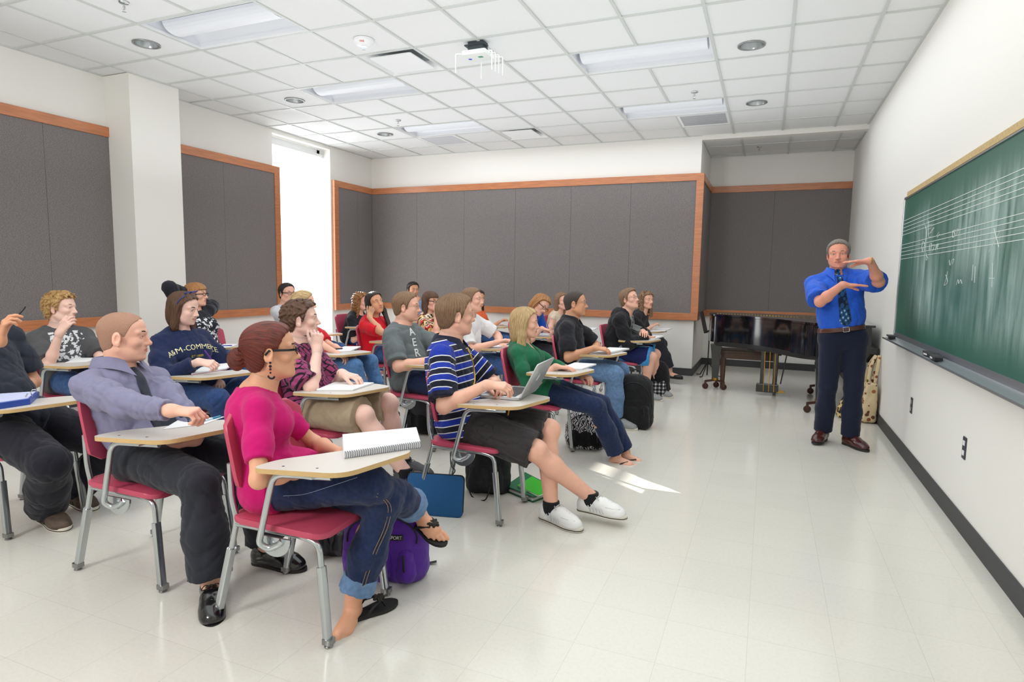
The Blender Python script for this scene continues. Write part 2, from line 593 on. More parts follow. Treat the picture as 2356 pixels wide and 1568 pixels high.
# ------------------------------------------------------------------ ceiling fixtures
lensm = bpy.data.materials.new('troffer_lens'); lensm.use_nodes = True
b_ = lensm.node_tree.nodes['Principled BSDF']; b_.inputs['Base Color'].default_value = (0.86, 0.88, 0.92, 1); b_.inputs['Roughness'].default_value = 0.5
reflm = mat('troffer_white', (236, 238, 243), 0.45)


def cell(c, r):
    return GX + c * TL, GY + r * TL


t0 = None
TRL = ['recessed white ceiling light nearest the camera on the left side', 'recessed white ceiling light in the middle of the left column',
       'recessed white ceiling light farthest back on the left side', 'recessed white ceiling light nearest on the right side', 'recessed white ceiling light farther back on the right side']
for (c, r), lb in zip(TROFFERS, TRL):
    x, y = cell(c, r)
    if t0 is None:
        t0 = thing('ceiling_light', lb, 'ceiling light', (x, y, HC), 0, 'recessed ceiling troffers')
        w, d = 2 * TL, TL
        bm = BM()
        # housing: curved reflector, open below
        prof = [(0.012, 0.0), (0.03, 0.05), (0.09, 0.095), (0.2, 0.12), (d - 0.2, 0.12), (d - 0.09, 0.095), (d - 0.03, 0.05), (d - 0.012, 0.0)]
        for (ya, za), (yb_, zb) in zip(prof[:-1], prof[1:]):
            quad(bm, (0.012, ya, za), (w - 0.012, ya, za), (w - 0.012, yb_, zb), (0.012, yb_, zb))
        for xx in (0.012, w - 0.012):
            vs = [bm.verts.new((xx, a, b)) for a, b in prof]; bm.faces.new(vs)
        obj('reflector', bm, reflm, t0)
        bm = BM()
        n = 10
        pr = [(d / 2 - 0.12 * math.cos(math.pi * k / n), 0.085 - 0.075 * math.sin(math.pi * k / n)) for k in range(n + 1)]
        for (ya, za), (yb_, zb) in zip(pr[:-1], pr[1:]):
            quad(bm, (0.05, ya, za), (w - 0.05, ya, za), (w - 0.05, yb_, zb), (0.05, yb_, zb))
        for xx in (0.05, w - 0.05):
            bm.faces.new([bm.verts.new((xx, a, b)) for a, b in pr])
        obj('lens', bm, lensm, t0, True, 40)
        bm = BM()
        for a, b in (((0.01, 0.008, 0), (w - 0.01, 0.022, 0.02)), ((0.01, d - 0.022, 0), (w - 0.01, d - 0.008, 0.02)), ((0.008, 0.01, 0), (0.02, d - 0.01, 0.02)), ((w - 0.02, 0.01, 0), (w - 0.008, d - 0.01, 0.02))):
            box(bm, a, b)
        obj('trim_frame', bm, whitem, t0)
    else:
        dup(t0, (x, y, HC), 0, lb)

darkm = mat('duct_dark', (30, 32, 34), 0.7)
ductm = mat('duct_grey', (150, 156, 158), 0.5)
s0 = None
for (c, r), lb in zip(SUPPLY, ['square white ceiling air diffuser near the smoke detector', 'square white ceiling air diffuser near the back wall']):
    x, y = cell(c, r)
    if s0 is None:
        s0 = thing('air_diffuser', lb, 'air vent', (x, y, HC), 0, 'square air diffusers')
        bm = BM()
        d = TL
        for k in range(4):
            A = [(0.012, 0.012), (d - 0.012, 0.012), (d - 0.012, d - 0.012), (0.012, d - 0.012)]
            B = [(0.09, 0.09), (d - 0.09, 0.09), (d - 0.09, d - 0.09), (0.09, d - 0.09)]
            a, b2 = A[k], A[(k + 1) % 4]; e, f2 = B[k], B[(k + 1) % 4]
            quad(bm, (*a, 0), (*b2, 0), (*f2, 0.075), (*e, 0.075))
        obj('cone', bm, whitem, s0)
        bm = BM(); lathe(bm, [(0.02, 0.16), (0.19, 0.16), (0.19, 0.075)], 24, Matrix.Translation((d / 2, d / 2, 0)), cap=False); obj('duct_collar', bm, darkm, s0)
        bm = BM(); box(bm, (0.05, 0.05, 0.076), (d - 0.05, d - 0.05, 0.08)); bmesh.ops.delete(bm, geom=[f for f in bm.faces if False], context='FACES'); obj('back_plate', bm, ductm, s0)
        bm = BM(); prism(bm, rrect(0.085, d - 0.085, 0.085, d - 0.085, 0.02), -0.004, 0.004); obj('plaque', bm, whitem, s0)
    else:
        dup(s0, (x, y, HC), 0, lb)
r0 = None
for (c, r), lb in zip(RETURN, ['perforated return air grille behind the left lights', 'perforated return air grille behind the right lights']):
    x, y = cell(c, r)
    if r0 is None:
        r0 = thing('return_grille', lb, 'air vent', (x, y, HC), 0, 'return air grilles')
        bm = BM()
        for a, b in (((0.012, 0.012, -0.004), (TL - 0.012, 0.04, 0.008)), ((0.012, TL - 0.04, -0.004), (TL - 0.012, TL - 0.012, 0.008)), ((0.012, 0.04, -0.004), (0.04, TL - 0.04, 0.008)), ((TL - 0.04, 0.04, -0.004), (TL - 0.012, TL - 0.04, 0.008))):
            box(bm, a, b)
        obj('frame', bm, whitem, r0)
        bm = BM()
        for k in range(44):
            xx = 0.042 + k * 0.012
            quad(bm, (xx, 0.04, 0.0), (xx + 0.008, 0.04, 0.002), (xx + 0.008, TL - 0.04, 0.002), (xx, TL - 0.04, 0.0))
            if k % 6 == 0: box(bm, (0.04, xx, 0.003), (TL - 0.04, xx + 0.006, 0.006))
        obj('louver', bm, mat('grille_white', (214, 216, 222), 0.5), r0)
        bm = BM(); box(bm, (0.02, 0.02, 0.02), (TL - 0.02, TL - 0.02, 0.03)); obj('back_plate', bm, mat('grille_back', (120, 122, 128), 0.7), r0)
    else:
        dup(r0, (x, y, HC), 0, lb)

alum = mat('spun_aluminium', (200, 204, 206), 0.28, 1.0)
ringw = mat('trim_ring_grey', (150, 152, 152), 0.35, 0.6)
d0 = None
for (px, py), lb in zip(((337, 102), (678, 231), (886, 309), (1729, 105), (1741, 237)),
                        ['round recessed downlight nearest the left wall pillar', 'round recessed downlight with white rim over the tall window side, middle of the left three',
                         'round recessed downlight farthest back on the left side', 'round recessed downlight nearest on the right side', 'round recessed downlight farther back on the right side']):
    p = atZ(px, py, HC)
    if d0 is None:
        d0 = thing('downlight', lb, 'ceiling light', tuple(p), 0, 'round downlights')
        bm = BM(); lathe(bm, [(0.112, 0.004), (0.112, -0.004), (0.098, -0.006), (0.096, 0.004)], 32, cap=False); obj('trim_ring', bm, ringw, d0, True)
        bm = BM(); lathe(bm, [(0.097, 0.004), (0.088, 0.05), (0.07, 0.10), (0.05, 0.13), (0.001, 0.13)], 32, cap=False); obj('reflector', bm, alum, d0, True)
        bm = BM(); lathe(bm, [(0.001, 0.06), (0.03, 0.065), (0.035, 0.10), (0.02, 0.128)], 16, cap=False); obj('lamp', bm, mat('lamp_frost', (238, 238, 232), 0.4), d0, True)
    else:
        dup(d0, tuple(p), 0, lb)
# ceiling tile holes under the downlights are covered by their trim; cut the tiles so the cans read as recessed
ceil = bpy.data.objects['ceiling']
bmc = BM(); bmc.from_mesh(ceil.data)
for (px, py) in ((337, 102), (678, 231), (886, 309), (1729, 105), (1741, 237)):
    p = atZ(px, py, HC)
    fs = [f for f in bmc.faces if f.material_index == 0 and f.calc_center_median().z < HC + 0.05 and abs(f.calc_center_median().x - p[0]) < 0.315 and abs(f.calc_center_median().y - p[1]) < 0.315]
    if not fs: continue
    xs_ = [v.co.x for f in fs for v in f.verts]; ys_ = [v.co.y for f in fs for v in f.verts]
    x0, x1, y0, y1 = min(xs_), max(xs_), min(ys_), max(ys_)
    bmesh.ops.delete(bmc, geom=fs, context='FACES')
    n = 32
    ring = [(p[0] + 0.10 * math.cos(2 * math.pi * k / n), p[1] + 0.10 * math.sin(2 * math.pi * k / n)) for k in range(n)]

    def out(k):
        c, s = math.cos(2 * math.pi * k / n), math.sin(2 * math.pi * k / n)
        m_ = max(abs(c), abs(s)); return ((x0 + x1) / 2 + c / m_ * (x1 - x0) / 2, (y0 + y1) / 2 + s / m_ * (y1 - y0) / 2)
    for k in range(n):
        k2 = (k + 1) % n
        f = quad(bmc, (*ring[k], HC + 0.006), (*ring[k2], HC + 0.006), (*out(k2), HC + 0.006), (*out(k), HC + 0.006), 0)
        f.normal_flip()
bmc.to_mesh(ceil.data); bmc.free()

chrome = mat('chrome', (205, 208, 210), 0.12, 1.0)
sp0 = None
for (px, py, z), lb in zip(((285, 6, HC), (916, 277, HC), (1598, 212, HC), (1747, 338, ZA)),
                           ['chrome sprinkler head at the upper left near the first light', 'chrome sprinkler head ahead of the farthest left light',
                            'chrome sprinkler head between the two right lights', 'chrome sprinkler head on the alcove ceiling']):
    p = atZ(px, py, z)
    if sp0 is None:
        sp0 = thing('sprinkler_head', lb, 'sprinkler', tuple(p), 0, 'ceiling sprinklers')
        bm = BM(); lathe(bm, [(0.001, -0.006), (0.034, -0.005), (0.036, 0.003)], 20, cap=False); obj('escutcheon', bm, chrome, sp0, True)
        bm = BM(); lathe(bm, [(0.008, 0), (0.008, -0.03), (0.004, -0.034), (0.004, -0.06), (0.0165, -0.062), (0.0165, -0.065)], 14)
        for s in (-1, 1): tube(bm, [(0.007 * s, 0, -0.028), (0.014 * s, 0, -0.045), (0.004 * s, 0, -0.06)], 0.0025, 6)
        obj('nozzle', bm, chrome, sp0)
    else:
        dup(sp0, tuple(p), 0, lb)

p = atZ(837, 92, HC)
t = thing('smoke_detector', 'round white smoke detector with clear strobe on the ceiling', 'smoke detector', tuple(p))
bm = BM(); lathe(bm, [(0.085, 0.003), (0.085, -0.018), (0.062, -0.042), (0.04, -0.052), (0.0005, -0.053)], 32); obj('housing', bm, whitem, t, True, 35)
bm = BM(); lathe(bm, [(0.026, -0.05), (0.026, -0.066), (0.016, -0.078), (0.0005, -0.08)], 16); obj('strobe_lens', bm, mat('strobe_clear', (225, 230, 235), 0.08, 0.3), t, True, 35)


def text_obj(name, body, size, M, m, parent=None, ext=0.0006, align='CENTER', shear=0.0, bold=0.0):
    cu = bpy.data.curves.new(name, 'FONT')
    cu.body = body; cu.size = size; cu.extrude = ext; cu.align_x = align; cu.align_y = 'CENTER'; cu.shear = shear; cu.offset = bold
    o = bpy.data.objects.new(name, cu)
    me = bpy.data.meshes.new_from_object(o)
    bpy.data.objects.remove(o); bpy.data.curves.remove(cu)
    me.transform(M)
    return link(name, me, m, parent)


redink = mat('red_ink', (205, 60, 55), 0.5)
text_obj('lettering', 'FIRE', 0.022, Matrix.Translation((0.028, -0.066, -0.034)) @ Euler((math.radians(125), 0, math.radians(22))).to_matrix().to_4x4(), redink, t)

p = atZ(1097, 100, HC)
t = thing('wireless_access_point', 'white wireless box with thin antennas hanging from the ceiling', 'wireless router', tuple(p), 0.0)
aw = mat('plastic_white', (228, 232, 228), 0.45)
bm = BM(); box(bm, (-0.10, -0.09, -0.115), (0.12, 0.10, -0.075), 0, 0.012); obj('housing', bm, aw, t, True, 40)
bm = BM(); box(bm, (-0.06, -0.05, -0.076), (0.08, 0.05, 0.006), 0); box(bm, (-0.09, -0.06, -0.03), (0.1, 0.02, -0.02), 0); obj('mount', bm, mat('mount_dark', (70, 78, 84), 0.5, 0.5), t)
for (ax, ay) in ((-0.16, -0.08), (-0.02, 0.135), (0.17, -0.06), (0.175, 0.0), (0.18, 0.06), (0.19, 0.12)):
    bm = BM(); tube(bm, [(ax * 0.7, ay * 0.8, -0.095), (ax * 0.96, ay, -0.095), (ax, ay, -0.10), (ax, ay, -0.25)], [0.006, 0.006, 0.006, 0.004], 8); obj('antenna', bm, aw, t, True, 50)
bm = BM(); lathe(bm, [(0.0005, -0.1165), (0.016, -0.1165), (0.016, -0.1145), (0.0005, -0.1145)], 16, Matrix.Translation((-0.07, 0.02, 0))); obj('round_sticker', bm, mat('blue_mark', (52, 92, 200), 0.5), t)
bm = BM(); box(bm, (0.02, -0.02, -0.1168), (0.06, 0.012, -0.1148)); obj('status_label', bm, mat('green_mark', (70, 150, 110), 0.5), t)

# ------------------------------------------------------------------ chalkboard wall
BY0, BY1, BZ0, BZ1 = 1.6, 6.25, 0.93, 2.09
alb = mat('brushed_aluminium', (190, 195, 200), 0.32, 0.9)


def chalk_mat():
    m = bpy.data.materials.new('chalkboard_green'); m.use_nodes = True
    nt = m.node_tree; b = nt.nodes['Principled BSDF']
    tc = N(nt, 'ShaderNodeTexCoord')
    base = N(nt, 'ShaderNodeRGB'); base.outputs[0].default_value = (*lin((38, 94, 78)), 1)
    chalk = N(nt, 'ShaderNodeRGB'); chalk.outputs[0].default_value = (*lin((172, 196, 190)), 1)
    # wiped chalk: long vertical smears, thickest in the middle of the visible half
    mp = N(nt, 'ShaderNodeMapping'); mp.inputs['Scale'].default_value = (1, 6.0, 0.9); mp.inputs['Rotation'].default_value = (math.radians(7), 0, 0)
    n1 = N(nt, 'ShaderNodeTexNoise'); n1.inputs['Scale'].default_value = 1.9; n1.inputs['Detail'].default_value = 7; n1.inputs['Roughness'].default_value = 0.62
    n2 = N(nt, 'ShaderNodeTexNoise'); n2.inputs['Scale'].default_value = 1.15; n2.inputs['Detail'].default_value = 3
    nt.links.new(tc.outputs['Object'], mp.inputs[0]); nt.links.new(mp.outputs[0], n1.inputs['Vector']); nt.links.new(tc.outputs['Object'], n2.inputs['Vector'])
    r1 = N(nt, 'ShaderNodeMapRange'); r1.inputs[1].default_value = 0.30; r1.inputs[2].default_value = 0.72
    r2 = N(nt, 'ShaderNodeMapRange'); r2.inputs[1].default_value = 0.28; r2.inputs[2].default_value = 0.56
    nt.links.new(n1.outputs[0], r1.inputs[0]); nt.links.new(n2.outputs[0], r2.inputs[0])
    sx = N(nt, 'ShaderNodeSeparateXYZ'); nt.links.new(tc.outputs['Object'], sx.inputs[0])
    gy = N(nt, 'ShaderNodeMapRange', interpolation_type='SMOOTHSTEP'); gy.inputs[1].default_value = 6.1; gy.inputs[2].default_value = 5.2
    gz = N(nt, 'ShaderNodeMapRange', interpolation_type='SMOOTHSTEP'); gz.inputs[1].default_value = 0.95; gz.inputs[2].default_value = 1.3
    gt = N(nt, 'ShaderNodeMapRange', interpolation_type='SMOOTHSTEP'); gt.inputs[1].default_value = 2.06; gt.inputs[2].default_value = 1.80
    nt.links.new(sx.outputs[1], gy.inputs[0]); nt.links.new(sx.outputs[2], gz.inputs[0]); nt.links.new(sx.outputs[2], gt.inputs[0])
    prev = r1.outputs[0]
    for o2 in (r2.outputs[0], gy.outputs[0], gz.outputs[0], gt.outputs[0]):
        mm = N(nt, 'ShaderNodeMath', operation='MULTIPLY'); nt.links.new(prev, mm.inputs[0]); nt.links.new(o2, mm.inputs[1]); prev = mm.outputs[0]
    k = N(nt, 'ShaderNodeMath', operation='MULTIPLY_ADD', use_clamp=True); k.inputs[1].default_value = 1.25; k.inputs[2].default_value = 0.03; nt.links.new(prev, k.inputs[0])
    mx = N(nt, 'ShaderNodeMix', data_type='RGBA'); nt.links.new(k.outputs[0], mx.inputs[0]); nt.links.new(base.outputs[0], mx.inputs[6]); nt.links.new(chalk.outputs[0], mx.inputs[7])
    nt.links.new(mx.outputs[2], b.inputs['Base Color']); b.inputs['Roughness'].default_value = 0.42
    return m


cb = thing('chalkboard', 'green music chalkboard with white staff lines and smeared chalk on the right wall', 'chalkboard', (0, 0, 0))
bm = BM(); box(bm, (XR - 0.018, BY0, BZ0), (XR, BY1, BZ1)); obj('writing_surface', bm, chalk_mat(), cb)
bm = BM(); box(bm, (XR - 0.026, BY0, BZ1 - 0.006), (XR, BY1 + 0.012, BZ1 + 0.014), 0, 0.003); box(bm, (XR - 0.026, BY1 - 0.004, BZ0), (XR, BY1 + 0.014, BZ1), 0, 0.003); obj('frame', bm, alb, cb)
bm = BM(); box(bm, (XR - 0.03, BY0, BZ1 + 0.004), (XR, BY1 - 0.12, BZ1 + 0.045), 0, 0.003); obj('map_rail', bm, mat('cork_tan', (196, 170, 122), 0.8, var=0.15, vscale=60), cb)
bm = BM()
pr = [(0.0, 0.05), (-0.02, 0.05), (-0.026, 0.012), (-0.095, -0.006), (-0.105, 0.0), (-0.108, -0.012), (-0.03, -0.02), (0.0, -0.03)]
ringA = [bm.verts.new((XR + a, BY0, BZ0 - 0.03 + b)) for a, b in pr]; ringB = [bm.verts.new((XR + a, BY1 + 0.02, BZ0 - 0.03 + b)) for a, b in pr]
for k in range(len(pr)): bm.faces.new((ringA[k], ringA[(k + 1) % len(pr)], ringB[(k + 1) % len(pr)], ringB[k]))
bm.faces.new(ringA[::-1]); bm.faces.new(ringB)
obj('chalk_tray', bm, alb, cb)
chalkw = mat('chalk_white', (222, 228, 224), 0.9)
bm = BM()
for base in (1.685, 1.905 - 0.36 + 0.0):
    pass
STAFF = [1.905, 1.875, 1.845, 1.815, 1.785, 1.700, 1.670, 1.640, 1.610, 1.580]
for z in STAFF:
    box(bm, (XR - 0.0195, BY0 + 0.02, z - 0.0016), (XR - 0.0180, BY1 - 0.006, z + 0.0016))
obj('staff_lines', bm, chalkw, cb)
# chalk handwriting, drawn as thin raised strokes where the photograph shows it
bm = BM()


def stroke(pp, w=0.0015):
    pts = [atX(x, y, XR - 0.0192) for x, y in pp]
    tube(bm, catmull([tuple(p) for p in pts], 4) if len(pts) > 2 else [tuple(p) for p in pts], w, 5)


stroke([(2128, 516), (2131, 530), (2130, 552), (2124, 572), (2121, 578), (2126, 577), (2128, 562), (2123, 556), (2121, 570), (2124, 580)])
stroke([(2137, 508), (2136, 535), (2137, 546)]); stroke([(2134, 519), (2143, 516)]); stroke([(2134, 528), (2142, 524)]); stroke([(2135, 539), (2144, 534)]); stroke([(2137, 547), (2142, 544)])
stroke([(2140, 535), (2149, 523), (2144, 532)]); stroke([(2138, 576), (2139, 562), (2144, 562), (2141, 576)])
stroke([(2143, 566), (2150, 563), (2146, 577)]); stroke([(2152, 575), (2154, 562), (2156, 572), (2158, 560), (2158, 567)]); stroke([(2154, 543), (2160, 534)]); stroke([(2156, 546), (2162, 538)])
stroke([(2132, 581), (2131, 598), (2135, 594), (2132, 588)])
stroke([(2192, 530), (2192, 546), (2197, 540), (2194, 530), (2199, 529), (2204, 527), (2199, 543)])
stroke([(2184, 598), (2186, 610), (2190, 598), (2195, 596), (2191, 607)])
stroke([(2180, 624), (2177, 640), (2172, 656), (2180, 648), (2176, 632)]); stroke([(2200, 655), (2204, 643), (2206, 652), (2210, 643), (2213, 652)])
stroke([(2284, 604), (2282, 660)]); stroke([(2276, 640), (2288, 640)]); stroke([(2239, 608), (2236, 645)]); stroke([(2244, 612), (2242, 650)])
stroke([(2287, 525), (2298, 568)]); stroke([(2302, 530), (2276, 580)])
obj('chalk_writing', bm, chalkw, cb)

erb = mat('eraser_black', (38, 38, 40), 0.85)


def eraser(label, y0, y1, x0, z0, rz, grp='chalkboard erasers'):
    t = thing('chalk_eraser', label, 'eraser', (x0, y0, z0), rz, grp)
    L = y1 - y0
    bm = BM(); box(bm, (-0.022, 0, 0.006), (0.022, L, 0.026), 0, 0.004); obj('felt_pad', bm, erb, t)
    bm = BM(); box(bm, (-0.024, -0.002, 0.024), (0.024, L + 0.002, 0.034), 0, 0.003); obj('back_grip', bm, mat('eraser_grip', (60, 58, 60), 0.6), t)
    bm = BM(); box(bm, (-0.0245, L * 0.45, 0.011), (-0.0215, L * 0.85, 0.021)); obj('paper_label', bm, mat('label_white', (220, 220, 218), 0.7), t)
    return t


eraser('black felt eraser with white label at the far end of the chalk tray', 6.02, 6.17, XR - 0.07, BZ0 - 0.034, 0.0)
eraser('upper black felt eraser of the pair lying on the chalk tray', 4.66, 4.84, XR - 0.055, BZ0 - 0.034, 0.05)
eraser('lower black felt eraser of the pair lying on the chalk tray, white label', 4.46, 4.63, XR - 0.075, BZ0 - 0.034, -0.05)

# wall outlets
steel = mat('outlet_plate', (70, 70, 84), 0.35, 0.6)
o0 = None
for (px, py), lb, h_ in zip(((2098, 932), (2220, 1030)), ['small dark wall outlet plate under the far end of the chalkboard', 'larger wall outlet plate with white sockets nearest on the right wall'], (0.06, 0.062)):
    p = atX(px, py, XR)
    t = thing('wall_outlet', lb, 'outlet', tuple(p), 0, 'outlets under the chalkboard')
    bm = BM(); box(bm, (-0.006, -0.030, -h_), (0.0, 0.030, h_), 0, 0.002); obj('cover_plate', bm, steel, t)
    for dz in (-0.028, 0.028):
        bm = BM(); box(bm, (-0.009, -0.015, dz - 0.014), (-0.005, 0.015, dz + 0.014), 0, 0.002); obj('socket', bm, whitem if h_ > 0.06 else mat('socket_grey', (150, 150, 158), 0.5), t)
# ------------------------------------------------------------------ tablet-arm chairs
shellm = mat('chair_plastic_maroon', (190, 72, 98), 0.42, bump=0.03, bscale=400)
lamm = mat('tablet_laminate', (206, 200, 192), 0.4, var=0.02, vscale=200)
edgem = mat('tablet_edge_ply', (206, 172, 118), 0.5, var=0.06, vscale=40, stretch=(1, 1, 12))
legm = mat('chair_leg_grey', (188, 194, 196), 0.22, 0.85)
glidem = mat('glide_nickel', (150, 150, 150), 0.3, 0.9)
TABZ = 0.69
TABPTS = [(0.035, -0.325), (0.375, -0.255), (0.47, 0.10), (0.30, 0.145), (0.185, -0.045), (0.055, -0.205)]


def make_chair(label):
    t = thing('tablet_chair', label, 'chair', (0, 0, 0))
    # seat: rounded slab, front edge rolled down
    bm = BM()
    prism(bm, rrect(-0.185, 0.245, -0.215, 0.215, 0.06, 6), 0.412, 0.436, bev=0.008)
    for v in bm.verts:
        if v.co.x > 0.16: v.co.z -= 0.16 * (v.co.x - 0.16)
        v.co.z += 0.03 * max(0, -v.co.x - 0.02) + 0.10 * max(0, abs(v.co.y) - 0.12) ** 1.0 * 0.15
    obj('seat', bm, shellm, t, True, 40)
    # backrest: curved rounded panel
    bm = BM()
    n, m_ = 13, 9
    hw, z0, z1, r = 0.215, 0.525, 0.835, 0.06
    grid = {}
    for side in (0, 1):
        for i in range(n):
            for j in range(m_):
                u = -1 + 2 * i / (n - 1); w = j / (m_ - 1)
                z = z0 + (z1 - z0) * w
                dz = min(z - z0, z1 - z)
                lim = hw - (r - math.sqrt(max(0, r * r - (r - dz) ** 2)) if dz < r else 0)
                y = u * lim
                x = -0.155 - 0.068 * w + 0.030 * (y / hw) ** 2 - (0.011 if side else -0.011)
                grid[side, i, j] = bm.verts.new((x, y, z))
    for i in range(n - 1):
        for j in range(m_ - 1):
            bm.faces.new((grid[0, i, j], grid[0, i + 1, j], grid[0, i + 1, j + 1], grid[0, i, j + 1]))
            bm.faces.new((grid[1, i, j], grid[1, i, j + 1], grid[1, i + 1, j + 1], grid[1, i + 1, j]))
    per = [(i, 0) for i in range(n)] + [(n - 1, j) for j in range(1, m_)] + [(i, m_ - 1) for i in range(n - 2, -1, -1)] + [(0, j) for j in range(m_ - 2, 0, -1)]
    for a, b in zip(per, per[1:] + per[:1]):
        bm.faces.new((grid[0, a[0], a[1]], grid[1, a[0], a[1]], grid[1, b[0], b[1]], grid[0, b[0], b[1]]))
    bmesh.ops.recalc_face_normals(bm, faces=bm.faces)
    es = [e for e in bm.edges if e.calc_face_angle(0) > math.radians(50)]
    bmesh.ops.bevel(bm, geom=es, offset=0.007, segments=2, profile=0.6, affect='EDGES')
    obj('backrest', bm, shellm, t, True, 50)
    # legs
    for s in (-1, 1):
        bm = BM()
        tube(bm, smoothpath([(-0.262, 0.2 * s, 0.02), (-0.178, 0.188 * s, 0.36), (-0.165, 0.186 * s, 0.42), (-0.188, 0.186 * s, 0.50), (-0.192, 0.186 * s, 0.64)], 6, 0.05), 0.0115, 10)
        tube(bm, [(-0.2645, 0.2005 * s, 0.012), (-0.262, 0.2 * s, 0.02), (-0.196, 0.1905 * s, 0.285), (-0.192, 0.190 * s, 0.30)], 0.014, 12, 0, flat=(0.0135, 0.0165))
        lg = obj('leg', bm, [legm], t, True, 40)
        bm = BM(); lathe(bm, [(0.0155, 0.0), (0.0165, 0.004), (0.0105, 0.010), (0.0105, 0.016)], 14, Matrix.Translation((-0.266, 0.2008 * s, 0))); prism(bm, rrect(-0.284, -0.244, 0.2008 * s - 0.018, 0.2008 * s + 0.018, 0.006, 2), 0.014, 0.034); obj('glide', bm, glidem, lg, True, 40)
        bm = BM()
        tube(bm, smoothpath([(0.262, 0.2 * s, 0.02), (0.222, 0.188 * s, 0.385), (0.15, 0.186 * s, 0.400), (-0.165, 0.186 * s, 0.402)], 8, 0.075), 0.0115, 10)
        tube(bm, [(0.2645, 0.2005 * s, 0.012), (0.262, 0.2 * s, 0.02), (0.2335, 0.1915 * s, 0.285), (0.231, 0.1905 * s, 0.30)], 0.014, 12, 0, flat=(0.0135, 0.0165))
        lg = obj('leg', bm, [legm], t, True, 40)
        bm = BM(); lathe(bm, [(0.0155, 0.0), (0.0165, 0.004), (0.0105, 0.010), (0.0105, 0.016)], 14, Matrix.Translation((0.266, 0.2008 * s, 0))); prism(bm, rrect(0.246, 0.286, 0.2008 * s - 0.018, 0.2008 * s + 0.018, 0.006, 2), 0.014, 0.034); obj('glide', bm, glidem, lg, True, 40)
    bm = BM()
    for x in (-0.14, 0.13): tube(bm, [(x, -0.186, 0.40), (x, 0.186, 0.40)], 0.0095, 8)
    for s in (-1, 1): tube(bm, [(-0.15, 0.186 * s, 0.408), (0.12, 0.186 * s, 0.408)], 0.006, 6)
    obj('seat_frame', bm, chrome, t, True, 40)
    # tablet with its folding support
    bm = BM(); prism(bm, roundpoly(TABPTS, [0.05, 0.07, 0.07, 0.05, 0.25, 0.05], 6), TABZ - 0.018, TABZ, 0, 1); 
    for (x, y) in ((0.13, -0.262), (0.255, -0.235)): lathe(bm, [(0.0055, TABZ + 0.0004), (0.0005, TABZ + 0.0006)], 8, Matrix.Translation((x, y, 0)), 2, cap=False)
    obj('writing_tablet', bm, [lamm, edgem, mat('rivet_dark', (90, 90, 92), 0.4, 0.8)], t, True, 35)
    bm = BM(); tube(bm, smoothpath([(0.30, -0.215, TABZ - 0.034), (0.085, -0.262, TABZ - 0.034), (0.0, -0.252, 0.375), (0.03, -0.235, 0.352), (0.075, -0.228, 0.375), (0.085, -0.225, 0.39)], 8, 0.045), 0.0125, 10)
    obj('tablet_arm', bm, legm, t, True, 40)
    bm = BM(); box(bm, (0.10, -0.285, TABZ - 0.026), (0.27, -0.20, TABZ - 0.018), 0, 0.002); obj('mounting_plate', bm, legm, t)
    bm = BM()
    pts = [(-0.02 + 0.105 * k / 12, 0) for k in range(13)]
    fan = [(0.045 + 0.075 * math.cos(a), 0.395 + 0.075 * math.sin(a)) for a in [math.radians(180 + 180 * k / 14) for k in range(15)]]
    va = [bm.verts.new((x, -0.216, z)) for x, z in fan]; vb = [bm.verts.new((x, -0.224, z)) for x, z in fan]
    bm.faces.new(va); bm.faces.new(vb[::-1])
    for k in range(15): bm.faces.new((va[k], vb[k], vb[(k + 1) % 15], va[(k + 1) % 15]))
    lathe(bm, [(0.0085, -0.003), (0.0085, 0.004), (0.001, 0.006)], 10, Matrix.Translation((0.045, -0.226, 0.352)) @ Matrix.Rotation(math.radians(90), 4, 'X'))
    obj('hinge_bracket', bm, legm, t)
    return t


# every seat: place in the room (x, y, turn); numbers keyed by the sitter
SEAT = {
    'magenta': (-1.71, 1.925, 2.5), 'laptop': (-1.575, 3.215, 1.0), 'blonde': (-1.63, 4.40, 1.0), 'blackpolo': (-1.64, 5.62, 0), 'hoodie': (-1.56, 7.08, 0), 'flats': (-1.68, 8.35, 0),
    'tie': (-2.62, 1.96, 2.0), 'plaid': (-2.58, 3.08, 2.0), 'aero': (-2.63, 4.33, 0), 'whitetee': (-2.68, 5.58, 0), 'bluetee': (-2.66, 6.98, 0), 'floral': (-2.70, 8.2, 0),
    'pen': (-3.80, 2.0, 3), 'navy': (-3.74, 3.14, 0), 'ponytail': (-3.70, 4.48, 0), 'redtee': (-3.84, 5.60, 0), 'stripes': (-3.70, 6.62, 0), 'orange': (-3.72, 7.95, 0),
    'curly': (-4.94, 3.06, 0), 'hands': (-4.92, 4.42, 0), 'grey': (-5.0, 5.75, 0), 'blacktee': (-5.15, 6.9, 0), 'dark': (-4.95, 8.2, 0),
}
